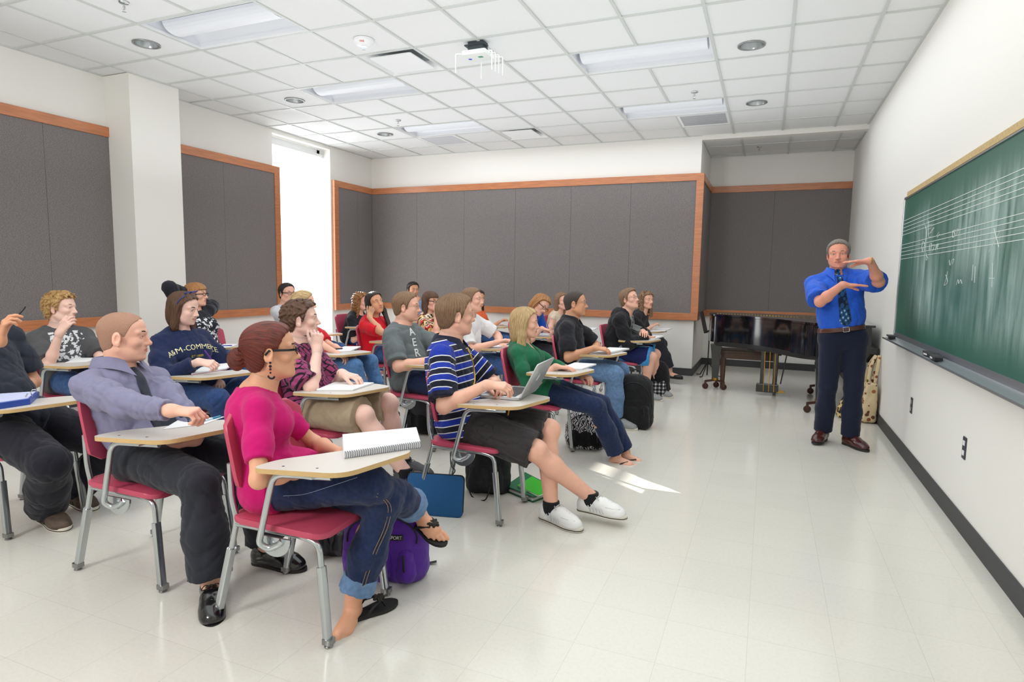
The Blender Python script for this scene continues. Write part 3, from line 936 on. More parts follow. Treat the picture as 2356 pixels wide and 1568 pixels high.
CHL = {
    'magenta': 'maroon tablet chair nearest the camera, under the woman in the magenta sweater', 'laptop': 'maroon tablet chair under the man in the blue striped polo, laptop on its tablet',
    'blonde': 'maroon tablet chair under the blonde woman in the green top', 'blackpolo': 'maroon tablet chair under the man in the black polo and jeans', 'hoodie': 'maroon tablet chair under the man in the black hoodie and basketball shorts',
    'flats': 'maroon tablet chair under the curly haired woman in black trousers, front row farthest back', 'tie': 'maroon tablet chair under the buzz cut man in the grey dress shirt', 'plaid': 'maroon tablet chair under the man in the pink plaid shirt and khaki shorts',
    'aero': 'maroon tablet chair under the man in the grey lettered tee', 'whitetee': 'maroon tablet chair under the man in the white tee', 'bluetee': 'maroon tablet chair under the long haired man in bright blue bending over his page',
    'floral': 'maroon tablet chair under the brown haired woman behind the black polo man', 'pen': 'maroon tablet chair at the left edge under the man raising a pen', 'navy': 'maroon tablet chair under the woman in the navy sweatshirt',
    'ponytail': 'maroon tablet chair under the blond ponytailed person in red', 'redtee': 'maroon tablet chair under the long dark haired woman in the red tee', 'stripes': 'maroon tablet chair under the woman in the multicoloured patterned top',
    'orange': 'maroon tablet chair under the dark haired woman in the orange top', 'curly': 'maroon tablet chair under the curly blond man by the left wall', 'hands': 'maroon tablet chair under the woman with her hands behind her head',
    'grey': 'maroon tablet chair under the man in light grey in front of the window', 'blacktee': 'maroon tablet chair under the woman in the black tee, back row', 'dark': 'maroon tablet chair under the dark haired man in the back row',
}
chair0 = None
for k, (x, y, a) in SEAT.items():
    if chair0 is None:
        chair0 = make_chair(CHL[k]); chair0['group'] = 'tablet chairs'
        chair0.location = (x, y, 0); chair0.rotation_euler = (0, 0, math.radians(a))
    else:
        dup(chair0, (x, y, 0), math.radians(a), CHL[k])


def seatpt(k, p):
    x, y, a = SEAT[k]; a = math.radians(a)
    return np.array([x + p[0] * math.cos(a) - p[1] * math.sin(a), y + p[0] * math.sin(a) + p[1] * math.cos(a), p[2]])
# ------------------------------------------------------------------ smooth solid modelling for bodies, cloth and hair
def unit(v):
    v = np.asarray(v, float); return v / (np.linalg.norm(v) + 1e-12)


class Solid:
    """a field of smoothly joined round cones and ellipsoids, turned into a quad surface"""

    def __init__(self):
        self.ops = []

    def cone(self, a, b, ra, rb, k=0.02, flat=None, sub=False, tag=None):
        a = np.asarray(a, float); b = np.asarray(b, float)
        m = max(ra, rb)
        self.ops.append(('c', a, b, ra, rb, flat, np.minimum(a, b) - m, np.maximum(a, b) + m, k, sub, tag)); return self

    def ell(self, c, r, R=None, k=0.02, sub=False, tag=None):
        c = np.asarray(c, float); r = np.asarray(r, float)
        R = np.eye(3) if R is None else np.asarray(R, float)
        e = np.sqrt(((R * r[None, :]) ** 2).sum(1))
        self.ops.append(('e', c, r, R, None, None, c - e, c + e, k, sub, tag)); return self

    def group(self, o, k=0.012):
        lo, hi = o.bounds(); self.ops.append(('g', o, k, None, None, None, lo, hi, k, False, None)); return self

    def clip(self, p, n):
        self.ops.append(('h', np.asarray(p, float), unit(n))); return self

    def func(self, fn, deep=False):
        self.ops.append(('F' if deep else 'f', fn)); return self

    def merge(self, o):
        self.ops += o.ops; return self

    def bounds(self):
        lo = np.full(3, 9e9); hi = -lo
        for o in self.ops:
            if o[0] in 'ceg' and not o[9]:
                lo = np.minimum(lo, o[6]); hi = np.maximum(hi, o[7])
        return lo, hi

    def field(self, lo, h, shape):
        D = np.full(shape, 0.2, np.float32)
        ax = [lo[i] + h * np.arange(shape[i]) for i in range(3)]
        for o in self.ops:
            if o[0] == 'h':
                p, n = o[1], o[2]
                pl = ((ax[0] - p[0]) * n[0])[:, None, None] + ((ax[1] - p[1]) * n[1])[None, :, None] + ((ax[2] - p[2]) * n[2])[None, None, :]
                np.maximum(D, pl.astype(np.float32), out=D); continue
            if o[0] in 'fF':
                idx = np.where((np.abs(D) < 3.2 * h) if o[0] == 'f' else (D < 3.2 * h))
                if len(idx[0]):
                    P = np.stack([ax[i][idx[i]] for i in range(3)], -1)
                    D[idx] = o[1](P, D[idx])
                continue
            k = o[8]; mg = k + 2.5 * h
            i0 = [max(0, int(math.floor((o[6][i] - mg - lo[i]) / h))) for i in range(3)]
            i1 = [min(shape[i], int(math.ceil((o[7][i] + mg - lo[i]) / h)) + 1) for i in range(3)]
            if any(i1[i] <= i0[i] for i in range(3)): continue
            X = ax[0][i0[0]:i1[0], None, None]; Y = ax[1][None, i0[1]:i1[1], None]; Z = ax[2][None, None, i0[2]:i1[2]]
            if o[0] == 'g':
                d = o[1].field(np.array([ax[i][i0[i]] for i in range(3)]), h, tuple(i1[i] - i0[i] for i in range(3)))
            elif o[0] == 'c':
                a, b, ra, rb, flat = o[1:6]
                ba = b - a; L2 = max(ba @ ba, 1e-12)
                px, py, pz = X - a[0], Y - a[1], Z - a[2]
                t = np.clip((px * ba[0] + py * ba[1] + pz * ba[2]) / L2, 0, 1)
                dx, dy, dz = px - ba[0] * t, py - ba[1] * t, pz - ba[2] * t
                q = dx * dx + dy * dy + dz * dz
                if flat is not None:
                    n, f = flat
                    w = dx * n[0] + dy * n[1] + dz * n[2]
                    q = q + w * w * (f * f - 1)
                d = np.sqrt(q) - (ra + (rb - ra) * t)
                if o[10] == 'cap':
                    L_ = math.sqrt(L2)
                    d = np.maximum(d, ((X - b[0]) * ba[0] + (Y - b[1]) * ba[1] + (Z - b[2]) * ba[2]) / L_)
            else:
                c, r, R = o[1], o[2], o[3]
                px, py, pz = X - c[0], Y - c[1], Z - c[2]
                s0 = s1 = 0
                for j in range(3):
                    q = px * R[0, j] + py * R[1, j] + pz * R[2, j]
                    q2 = q * q
                    s0 = s0 + q2 / r[j] ** 2; s1 = s1 + q2 / r[j] ** 4
                k0 = np.sqrt(s0); d = k0 * (k0 - 1) / np.maximum(np.sqrt(s1), 1e-9)
            d = np.broadcast_to(d, tuple(i1[i] - i0[i] for i in range(3))).astype(np.float32)
            sl = D[i0[0]:i1[0], i0[1]:i1[1], i0[2]:i1[2]]
            if o[9]:
                d = -d
                g = np.maximum(k - np.abs(sl - d), 0) / k
                sl[...] = np.maximum(sl, d) + g * g * k * 0.25
            else:
                g = np.maximum(k - np.abs(sl - d), 0) / k
                sl[...] = np.minimum(sl, d) - g * g * k * 0.25
        return D

    def mesh(self, h, lo=None, hi=None):
        a, b = self.bounds()
        lo = a - 3 * h if lo is None else np.maximum(lo, a - 3 * h); hi = b + 3 * h if hi is None else np.minimum(hi, b + 3 * h)
        shape = tuple(int(math.ceil((hi[i] - lo[i]) / h)) + 1 for i in range(3))
        D = self.field(lo, h, shape)
        D[0] = D[-1] = 0.2; D[:, 0] = D[:, -1] = 0.2; D[:, :, 0] = D[:, :, -1] = 0.2
        return snet(D, lo, h)


def snet(D, lo, h):
    s = D < 0
    c = np.zeros(tuple(n - 1 for n in D.shape), np.uint8)
    for i in (0, 1):
        for j in (0, 1):
            for k in (0, 1):
                c += s[i:s.shape[0] - 1 + i, j:s.shape[1] - 1 + j, k:s.shape[2] - 1 + k]
    mask = (c > 0) & (c < 8)
    cells = np.argwhere(mask)
    idx = np.full(mask.shape, -1, np.int64); idx[mask] = np.arange(len(cells))
    acc = np.zeros((len(cells), 3)); cnt = np.zeros(len(cells))
    cor = [(i, j, k) for i in (0, 1) for j in (0, 1) for k in (0, 1)]
    val = {q: D[cells[:, 0] + q[0], cells[:, 1] + q[1], cells[:, 2] + q[2]] for q in cor}
    for a in cor:
        for x in range(3):
            if a[x] == 0:
                b = list(a); b[x] = 1; b = tuple(b)
                va, vb = val[a], val[b]
                cr = (va < 0) != (vb < 0)
                t = np.where(cr, va / np.where(cr, va - vb, 1), 0)
                for y in range(3):
                    acc[:, y] += np.where(cr, (a[y] + (t if y == x else 0)), 0)
                cnt += cr
    V = lo + h * (cells + acc / cnt[:, None])
    F = []
    for x in range(3):
        y, z = (x + 1) % 3, (x + 2) % 3
        sl0 = [slice(None)] * 3; sl1 = [slice(None)] * 3
        sl0[x] = slice(0, -1); sl1[x] = slice(1, None)
        for q in (y, z):
            sl0[q] = slice(1, -1); sl1[q] = slice(1, -1)
        a = s[tuple(sl0)]; b = s[tuple(sl1)]
        e = np.argwhere(a != b)
        if not len(e): continue
        sg = a[e[:, 0], e[:, 1], e[:, 2]]
        e = e.copy(); e[:, y] += 1; e[:, z] += 1
        def g(dy, dz):
            q = e.copy(); q[:, y] -= dy; q[:, z] -= dz
            return idx[q[:, 0], q[:, 1], q[:, 2]]
        Q = np.stack([g(1, 1), g(0, 1), g(0, 0), g(1, 0)], -1)
        Q[~sg] = Q[~sg][:, ::-1]
        F.append(Q)
    F = np.concatenate(F) if F else np.zeros((0, 4), int)
    return V, F


def build(name, parts, mats, parent, origin, attr=None, matidx=None):
    """one mesh object from (V, F) pieces; origin is subtracted so the object sits under its thing"""
    Vs, Fs, off = [], [], 0
    for V, F in parts:
        Vs.append(V); Fs.append(F + off); off += len(V)
    V = np.concatenate(Vs); F = np.concatenate(Fs)
    me = bpy.data.meshes.new(name)
    me.vertices.add(len(V)); me.vertices.foreach_set('co', (V - origin).astype(np.float32).ravel())
    me.loops.add(len(F) * 4); me.loops.foreach_set('vertex_index', F.astype(np.int32).ravel())
    me.polygons.add(len(F)); me.polygons.foreach_set('loop_start', np.arange(0, len(F) * 4, 4, dtype=np.int32))
    me.update(calc_edges=True)
    if matidx is not None:
        me.polygons.foreach_set('material_index', matidx(V, F).astype(np.int32))
    if attr is not None:
        at = me.attributes.new('rest', 'FLOAT_VECTOR', 'POINT')
        at.data.foreach_set('vector', attr(V).astype(np.float32).ravel())
    o = link(name, me, mats, parent, True)
    me.set_sharp_from_angle(angle=math.radians(62))
    return o


def waves(seed, amp, wl, dirs=None, n=4):
    """cloth folds: a few wandering sine sheets"""
    rg = np.random.RandomState(seed)
    T = []
    for i in range(n):
        d = unit(rg.normal(size=3) * ((1, 1, 1) if dirs is None else dirs)) * 2 * math.pi / (wl * rg.uniform(0.7, 1.5))
        w = unit(rg.normal(size=3)) * 2 * math.pi / (wl * 2.6)
        T.append((d, w, rg.uniform(0, 6.28), rg.uniform(0, 6.28), rg.uniform(0.6, 1.0)))

    def fn(P, D):
        s = 0
        for d, w, a, b, g in T:
            r = 1 - np.abs(np.sin(0.5 * (P @ d) + 1.3 * np.sin(P @ w + b) + a))
            s = s + g * (r * r * 2.2 - 0.75)
        s2 = 0
        for d, w, a, b, g in T[:2]:
            r = 1 - np.abs(np.sin(1.15 * (P @ d[[1, 2, 0]]) + 1.6 * np.sin(P @ w[[2, 0, 1]] * 1.7 + a) + b))
            s2 = s2 + r * r * np.clip(0.4 + np.sin(P @ w * 0.8 + 2 * a), 0, 1)
        return (D + amp * (s / n * 1.15 - 0.30 * s2)).astype(np.float32)
    return fn


def ik(a, t, l1, l2, pole):
    a = np.asarray(a, float); t = np.asarray(t, float)
    v = t - a; L = np.linalg.norm(v)
    if L > (l1 + l2) * 0.995: v = v / L * (l1 + l2) * 0.995; L = (l1 + l2) * 0.995
    L = max(L, abs(l1 - l2) + 0.02)
    u = unit(v)
    x = (l1 * l1 - l2 * l2 + L * L) / (2 * L)
    hgt = math.sqrt(max(l1 * l1 - x * x, 0))
    pv = np.asarray(pole, float) - a; pv = pv - u * (pv @ u); pv = unit(pv)
    return a + u * x + pv * hgt, a + u * L


def rotz(a):
    c, s = math.cos(a), math.sin(a); return np.array([[c, -s, 0], [s, c, 0], [0, 0, 1.0]])


def roty(a):
    c, s = math.cos(a), math.sin(a); return np.array([[c, 0, s], [0, 1, 0], [-s, 0, c]])


def rotx(a):
    c, s = math.cos(a), math.sin(a); return np.array([[1, 0, 0], [0, c, -s], [0, s, c]])


def basis(x, z):
    x = unit(x); z = np.asarray(z, float); z = unit(z - x * (z @ x)); return np.stack([x, np.cross(z, x), z], 1)


# ------------------------------------------------------------------ anatomy
class Xf:
    """local head / hand / foot space placed in the room"""

    def __init__(self, R, c, s=1.0):
        self.R, self.c, self.s = np.asarray(R, float), np.asarray(c, float), s

    def __call__(self, p):
        return self.c + self.R @ (np.asarray(p, float) * self.s)

    def inv(self, P):
        return ((P - self.c) @ self.R) / self.s


def head_solid(S_, X, fem=False, jaw=1.0, full=0.0, smile=0.0, nose=1.0, beard=False):
    s = X.s

    def E(c, r, k=0.02, sub=False, rot=None): S_.ell(X(c), np.array(r) * s, X.R if rot is None else X.R @ rot, k * s, sub)
    def K(a, b, ra, rb, k=0.012, sub=False, flat=None): S_.cone(X(a), X(b), ra * s, rb * s, k * s, None if flat is None else (X.R @ np.array(flat[0]), flat[1]), sub)
    jw = jaw * (0.93 if fem else 1.0)
    E((-0.012, 0, 0.042), (0.098, 0.076, 0.083), 0.02)
    E((0.030, 0, 0.052), (0.062, 0.061, 0.056), 0.03)
    E((0.030, 0, -0.020), (0.060, 0.0580 * jw, 0.080), 0.03)
    E((0.032, 0, -0.066), (0.050, 0.049 * jw + full * 0.5, 0.040), 0.03)
    E((0.079, 0, -0.0915), (0.018, 0.021 * jw, 0.0175), 0.022)
    for q in (-1, 1):
        K((0.000, 0.056 * jw * q, -0.045), (0.060, 0.026 * jw * q, -0.088), 0.017 + full, 0.015, 0.025)
        E((0.060, 0.041 * q, -0.014), (0.024, 0.021, 0.019), 0.025)
        if full: E((0.045, 0.034 * q, -0.045), (0.032, 0.024 + full, 0.032), 0.03)
        # eye sockets, lids
        E((0.101, 0.033 * q, 0.015), (0.019, 0.021, 0.012), 0.012, True)
        E((0.0755, 0.0325 * q, 0.0135), (0.0152, 0.0165, 0.0136), 0.005)
        E((0.094, 0.0325 * q, 0.0128), (0.0130, 0.0140, 0.0054), 0.0025, True)
        # brow
        K((0.0895, 0.012 * q, 0.0315), (0.074, 0.049 * q, 0.0335), 0.0085 if fem else 0.0105, 0.008, 0.018)
        # ear
        er = rotz(math.radians(22 * q)) @ roty(math.radians(12))
        E((-0.010, 0.0775 * q, 0.002), (0.0205, 0.0085, 0.0330), 0.006, False, er)
        E((-0.006, 0.0875 * q, 0.006), (0.0120, 0.0080, 0.0200), 0.003, True, er)
        E((-0.003, 0.0800 * q, -0.022), (0.0095, 0.0065, 0.0110), 0.006, False, er)
        K((0.004, 0.081 * q, 0.000), (0.002, 0.081 * q, -0.008), 0.004, 0.004, 0.004)
        # nostril wings
        E((0.098, 0.0125 * q, -0.0255), (0.0115, 0.0075, 0.0075), 0.007)
        E((0.104, 0.0065 * q, -0.0335), (0.0045, 0.0032, 0.0035), 0.003, True)
    # nose
    E((0.088, 0, -0.010), (0.0195, 0.0120, 0.028), 0.012)
    K((0.088, 0, 0.022), (0.112 * (1 if nose == 1 else 1 + 0.03 * (nose - 1)), 0, -0.019), 0.0075, 0.0092 * nose, 0.012)
    E((0.1125, 0, -0.0225), (0.0105 * nose, 0.0095, 0.0088), 0.008)
    # mouth
    E((0.072, 0, -0.052), (0.0255, 0.029, 0.024), 0.02)
    w = 0.0245 + 0.006 * smile; zc = 0.004 * smile
    for q in (-1, 1):
        K((0.0975, 0, -0.0475), (0.083, w * q, -0.0525 + zc), 0.0058, 0.0025, 0.004)
        K((0.0955, 0, -0.0590), (0.083, w * q, -0.0545 + zc), 0.0066, 0.0028, 0.004)
        K((0.1045, 0, -0.0528), (0.083, (w + 0.001) * q, -0.0534 + zc), 0.0021 + 0.0016 * smile, 0.0017, 0.0012, True)
    K((0.101, 0, -0.034), (0.098, 0, -0.044), 0.0025, 0.003, 0.005, True)


def lips_index(X, smile=0.0):
    def fn(V, F):
        L = X.inv(V)[F].mean(1)
        w = 0.0235 + 0.006 * smile
        zc = -0.0532 + 0.004 * smile * (L[:, 1] / w) ** 2
        t = np.clip(1 - (L[:, 1] / w) ** 2, 0, 1)
        up = L[:, 2] - zc
        m = (L[:, 0] > 0.078) & (np.abs(L[:, 1]) < w) & (up < 0.0066 * np.sqrt(t)) & (up > -0.0090 * np.sqrt(t))
        return m.astype(np.int32)
    return fn


FING = [(0.0285, 0.071, 0.0090), (0.0095, 0.079, 0.0092), (-0.0095, 0.073, 0.0088), (-0.0270, 0.057, 0.0078)]


def hand_solid(S_, X, side, curl=(0.5, 0.55, 0.6, 0.65), spread=0.06, thumb=(0.55, 0.25), fs=1.0):
    """X: x towards the fingers, z out of the back of the hand; side +1 right, -1 left.
    curl = bend of each finger per joint (rad), thumb = (splay, bend)"""
    s = X.s

    def K(a, b, ra, rb, k): S_.cone(X(a), X(b), ra * s * fs, rb * s * fs, k * s)
    S_.cone(X((-0.010, 0, 0)), X((0.010, 0, 0)), 0.0265 * s, 0.027 * s, 0.012 * s, (X.R[:, 2], 1.35))
    tips = []
    for i, (y, L, r) in enumerate(FING):
        y *= side
        kn = np.array([0.088 - 0.004 * abs(i - 1), y, 0.0])
        K((0.006, y * 0.45, 0), kn, 0.0135, 0.0112, 0.010)
        c = curl[i]; a = 0.0
        sp = spread * (1.5 - i) * side
        p = kn
        for j, fr in enumerate((0.46, 0.30, 0.24)):
            a += c * (0.9, 1.15, 0.8)[j]
            d = np.array([math.cos(a) * math.cos(sp), math.cos(a) * math.sin(sp), -math.sin(a)])
            q = p + d * L * fr
            K(p, q, r * (1.0, 0.93, 0.86)[j], r * (0.93, 0.86, 0.74)[j], 0.0028 if j else 0.005)
            p = q
        tips.append(X(p))
    ts, tb = thumb
    b0 = np.array([0.020, 0.020 * side, -0.006])
    d1 = np.array([math.cos(ts), math.sin(ts) * side, -0.25]); d1 /= np.linalg.norm(d1)
    b1 = b0 + d1 * 0.043
    K(b0, b1, 0.0150, 0.0125, 0.012)
    t2 = ts - tb
    d2 = np.array([math.cos(t2), math.sin(t2) * side, -0.35 - 0.4 * tb]); d2 /= np.linalg.norm(d2)
    b2 = b1 + d2 * 0.034
    K(b1, b2, 0.0108, 0.0100, 0.004)
    t3 = t2 - tb * 0.8
    d3 = np.array([math.cos(t3), math.sin(t3) * side, -0.35 - 0.4 * tb]); d3 /= np.linalg.norm(d3)
    K(b2, b2 + d3 * 0.026, 0.0098, 0.0078, 0.003)
    tips.append(X(b2 + d3 * 0.026))
    return tips


def foot_solid(S_, X, side):
    """bare foot; x to the toes, z up, origin under the ankle at sole level"""
    s = X.s

    def K(a, b, ra, rb, k=0.012, flat=None): S_.cone(X(a), X(b), ra * s, rb * s, k * s, None if flat is None else (X.R[:, 2], flat))
    K((0, 0, 0.15), (0, 0, 0.075), 0.033, 0.031, 0.015)
    K((-0.035, 0, 0.030), (0.0, 0, 0.055), 0.029, 0.034, 0.02)
    K((0.0, 0, 0.055), (0.115, 0.006 * side, 0.030), 0.034, 0.030, 0.02, 1.25)
    K((0.05, -0.012 * side, 0.03), (0.115, -0.018 * side, 0.022), 0.027, 0.021, 0.015, 1.2)
    for i, (y, L, r) in enumerate(((0.026, 0.055, 0.0125), (0.007, 0.052, 0.009), (-0.008, 0.045, 0.0085), (-0.022, 0.037, 0.008), (-0.034, 0.029, 0.0075))):
        x0 = 0.128 - 0.004 * i * i * 0.6
        K((x0, y * side, 0.020), (x0 + L * 0.55, y * side, 0.021), r, r * 1.02, 0.004)
        K((x0 + L * 0.55, y * side, 0.021), (x0 + L, y * side, 0.012), r, r * 0.85, 0.003)
# ------------------------------------------------------------------ people
SKIN = {}


def skin(name, rgb, lip):
    SKIN[name] = (mat('skin_' + name, rgb, 0.48, spec=0.4, sss=0.25, var=0.045, vscale=22, bump=0.04, bscale=500), mat('lips_' + name, lip, 0.42, spec=0.45, sss=0.2))


skin('fair', (236, 182, 158), (204, 128, 116)); skin('pale', (240, 198, 182), (212, 142, 132)); skin('tan', (214, 156, 122), (184, 116, 100))
skin('warm', (226, 168, 136), (194, 116, 104)); skin('olive', (202, 146, 108), (170, 104, 88)); skin('ruddy', (228, 158, 134), (196, 116, 104))
eyew = mat('eye_white', (232, 228, 224), 0.15); pupm = mat('pupil', (12, 10, 10), 0.1)
IRIS = {'brown': mat('iris_brown', (84, 54, 36), 0.2), 'blue': mat('iris_blue', (96, 124, 146), 0.2)}
_eye = {}


def eye_mesh(c):
    if c not in _eye:
        bm = BM()
        R_ = 0.0125; ang = [2, 12, 27, 31, 50, 75, 100, 130, 160, 178]
        prof = [(R_ * math.sin(math.radians(a)), R_ * math.cos(math.radians(a))) for a in ang]
        lathe(bm, prof, 20)
        for f in bm.faces:
            z = f.calc_center_median().z
            f.material_index = 2 if z > R_ * math.cos(math.radians(13)) else (1 if z > R_ * math.cos(math.radians(29)) else 0)
        bmesh.ops.recalc_face_normals(bm, faces=bm.faces)
        bm.transform(Matrix.Rotation(math.radians(90), 4, 'Y'))
        me = bpy.data.meshes.new('eye'); bm.to_mesh(me); bm.free()
        for m in (eyew, IRIS[c], pupm): me.materials.append(m)
        me.shade_smooth(); _eye[c] = me
    return _eye[c]


def hairmat(name, c1, c2, rough=0.42, fu=46.0, fv=5.0):
    """hair colour that runs in strands: the strand coordinate is stored on the mesh as 'rest'"""
    if name in _mats: return _mats[name]
    m = bpy.data.materials.new(name); m.use_nodes = True
    nt = m.node_tree; b = nt.nodes['Principled BSDF']
    at = N(nt, 'ShaderNodeAttribute', attribute_name='rest')
    mp = N(nt, 'ShaderNodeMapping'); mp.inputs['Scale'].default_value = (fu, fv * 4, 3)
    n = N(nt, 'ShaderNodeTexNoise'); n.inputs['Scale'].default_value = 1.0; n.inputs['Detail'].default_value = 5; n.inputs['Roughness'].default_value = 0.65
    r = N(nt, 'ShaderNodeValToRGB'); r.color_ramp.elements[0].position = 0.36; r.color_ramp.elements[1].position = 0.66
    r.color_ramp.elements[0].color = (*lin(c1), 1); r.color_ramp.elements[1].color = (*lin(c2), 1)
    nt.links.new(at.outputs['Vector'], mp.inputs[0]); nt.links.new(mp.outputs[0], n.inputs['Vector']); nt.links.new(n.outputs[0], r.inputs[0]); nt.links.new(r.outputs[0], b.inputs['Base Color'])
    bp = N(nt, 'ShaderNodeBump'); bp.inputs['Strength'].default_value = 0.7; bp.inputs['Distance'].default_value = 0.006
    nt.links.new(n.outputs[0], bp.inputs['Height']); nt.links.new(bp.outputs[0], b.inputs['Normal'])
    b.inputs['Roughness'].default_value = rough; b.inputs['Specular IOR Level'].default_value = 0.45
    _mats[name] = m
    return m


def line_fn(X, xs, zs, ywid=0.0, taper=0.0):
    def fn(P, D):
        L = X.inv(P)
        zh = np.interp(L[:, 0], xs, zs) - ywid * np.maximum(0, np.abs(L[:, 1]) - 0.03)
        zh = zh + 0.0035 * np.sin(L[:, 1] * 140 + 2.5 * np.sin(L[:, 1] * 47)) * (L[:, 0] > 0.03)
        e = L[:, 2] - zh
        return np.maximum(D + taper * X.s * np.clip(1 - e / 0.03, 0, 1) ** 2, -e * 0.8 * X.s).astype(np.float32)
    return fn


LINES = {
    'short': ([-0.14, -0.095, -0.055, -0.030, -0.020, -0.002, 0.010, 0.020, 0.028, 0.040, 0.052, 0.066, 0.080, 0.12], [-0.085, -0.080, -0.070, -0.030, 0.030, 0.034, 0.002, -0.010, 0.026, 0.052, 0.074, 0.090, 0.099, 0.105]),
    'high': ([-0.14, -0.095, -0.055, -0.030, -0.020, -0.002, 0.012, 0.020, 0.030, 0.044, 0.056, 0.070, 0.12], [-0.085, -0.080, -0.070, -0.030, 0.030, 0.034, 0.000, -0.004, 0.040, 0.068, 0.096, 0.110, 0.118]),
    'cap': ([-0.14, -0.095, -0.055, -0.030, -0.018, 0.010, 0.026, 0.040, 0.055, 0.070, 0.085, 0.12], [-0.10, -0.09, -0.08, -0.05, 0.015, 0.018, 0.020, 0.045, 0.074, 0.092, 0.100, 0.104]),
    'long': ([-0.14, -0.02, 0.002, 0.018, 0.030, 0.042, 0.056, 0.070, 0.12], [-0.6, -0.6, -0.50, -0.10, 0.036, 0.068, 0.088, 0.100, 0.108]),
    'fringe': ([-0.14, -0.02, 0.005, 0.024, 0.036, 0.050, 0.070, 0.12], [-0.6, -0.6, -0.5, -0.08, 0.020, 0.050, 0.060, 0.062]),
}


def make_hair(X, root, org, hd, h):
    S_ = Solid(); s = X.s
    t = hd.get('t', 0.012)

    def E(c, r, k=0.02, sub=False, R=None): S_.ell(X(c), np.array(r) * s, X.R if R is None else X.R @ R, k * s, sub)

    def K(a, b, ra, rb, k=0.02, sub=False, flat=None): S_.cone(X(a), X(b), ra * s, rb * s, k * s, None if flat is None else (X.R @ np.array(flat[0], float), flat[1]), sub)
    E((-0.012, 0, 0.042), (0.098 + t, 0.076 + t, 0.083 + t))
    E((0.030, 0, 0.052), (0.065 + t, 0.064 + t, 0.059 + t), 0.03)
    E((-0.030, 0, -0.025), (0.062 + t, 0.058 + t * 0.8, 0.062 + t), 0.03)
    for e in hd.get('add', []):
        (E if e[0] == 'e' else K)(*e[1:])
    xs, zs = LINES[hd.get('line', 'short')]
    S_.func(line_fn(X, np.array(xs), np.array(zs) + hd.get('lift', 0.0), hd.get('ywid', 0.0), min(t * 0.45, 0.007) if hd.get('line', 'short') in ('short', 'cap') else 0.0), True)
    for e in hd.get('after', []):        # locks that hang below the hairline cut
        (E if e[0] == 'e' else K)(*e[1:])
    for q in (-1, 1):
        if hd.get('ears', True):
            E((-0.008, 0.080 * q, 0.000), (0.021, 0.022, 0.031), 0.004, True, rotz(math.radians(22 * q)) @ roty(math.radians(12)))
    flow = hd.get('flow', 'down'); fr, am = hd.get('ridge', (34, 0.0022))

    def uv(L):
        if flow == 'back':
            u = np.arctan2(L[:, 1], L[:, 2] + 0.06); v = L[:, 0]
        elif flow == 'bun':
            u = np.arctan2(L[:, 1], L[:, 2] - 0.02 + 0.5 * (L[:, 0] + 0.1)) ; v = L[:, 0] - L[:, 2] * 0.5
        else:
            u = np.arctan2(L[:, 1], L[:, 0] + 0.035); v = L[:, 2]
        return u, v

    def rid(P, D):
        L = X.inv(P); u, v = uv(L)
        w = np.sin(u * fr + 2.2 * np.sin(v * 26 + u * 3)) + 0.6 * np.sin(u * fr * 2.3 + 1.7 * np.sin(v * 41) + 1.3)
        if hd.get('curl'):
            c = hd['curl']
            w = w * 0.25 + 2.6 * np.sin(L[:, 0] * c + 2 * np.sin(L[:, 2] * c * 0.7)) * np.sin(L[:, 1] * c + 1.5 * np.sin(L[:, 0] * c * 0.6)) * np.sin(L[:, 2] * c + 1.4)
        return (D + am * w * s).astype(np.float32)
    S_.func(rid)

    def attr(V):
        L = X.inv(V); u, v = uv(L)
        return np.stack([u, v, L[:, 0]], -1)
    return build('hair', [S_.mesh(h)], hd['mat'], root, org, attr)


def head_parts(X, root, org, sp):
    """eyes, brows, glasses on a head"""
    for q in (-1, 1):
        e = bpy.data.objects.new('eye', eye_mesh(sp.get('iris', 'brown'))); COL.objects.link(e); e.parent = root
        gz = sp.get('gaze', (0, 0))
        M = Matrix((X.R @ rotz(math.radians(gz[0])) @ roty(math.radians(-gz[1]))).tolist()).to_4x4()
        M = Matrix.Translation(X((0.0768, 0.0325 * q, 0.0135)) - org) @ M @ Matrix.Scale(X.s, 4)
        e.matrix_local = M
        bm = BM()
        tilt = sp.get('brow', 0.0)
        pts = [X(p) - org for p in ((0.0965, 0.013 * q, 0.0335 - tilt), (0.0965, 0.024 * q, 0.0378), (0.0895, 0.038 * q, 0.0395), (0.0780, 0.051 * q, 0.0345))]
        tube(bm, catmull([tuple(p) for p in pts], 4), [0.0034 * (0.6 + 0.4 * math.sin(math.pi * (i + 2) / 15)) for i in range(13)], 6)
        obj('eyebrow', bm, sp['browm'], root, True)
    if 'glasses' in sp: make_glasses(X, root, org, **sp['glasses'])


lensg = None


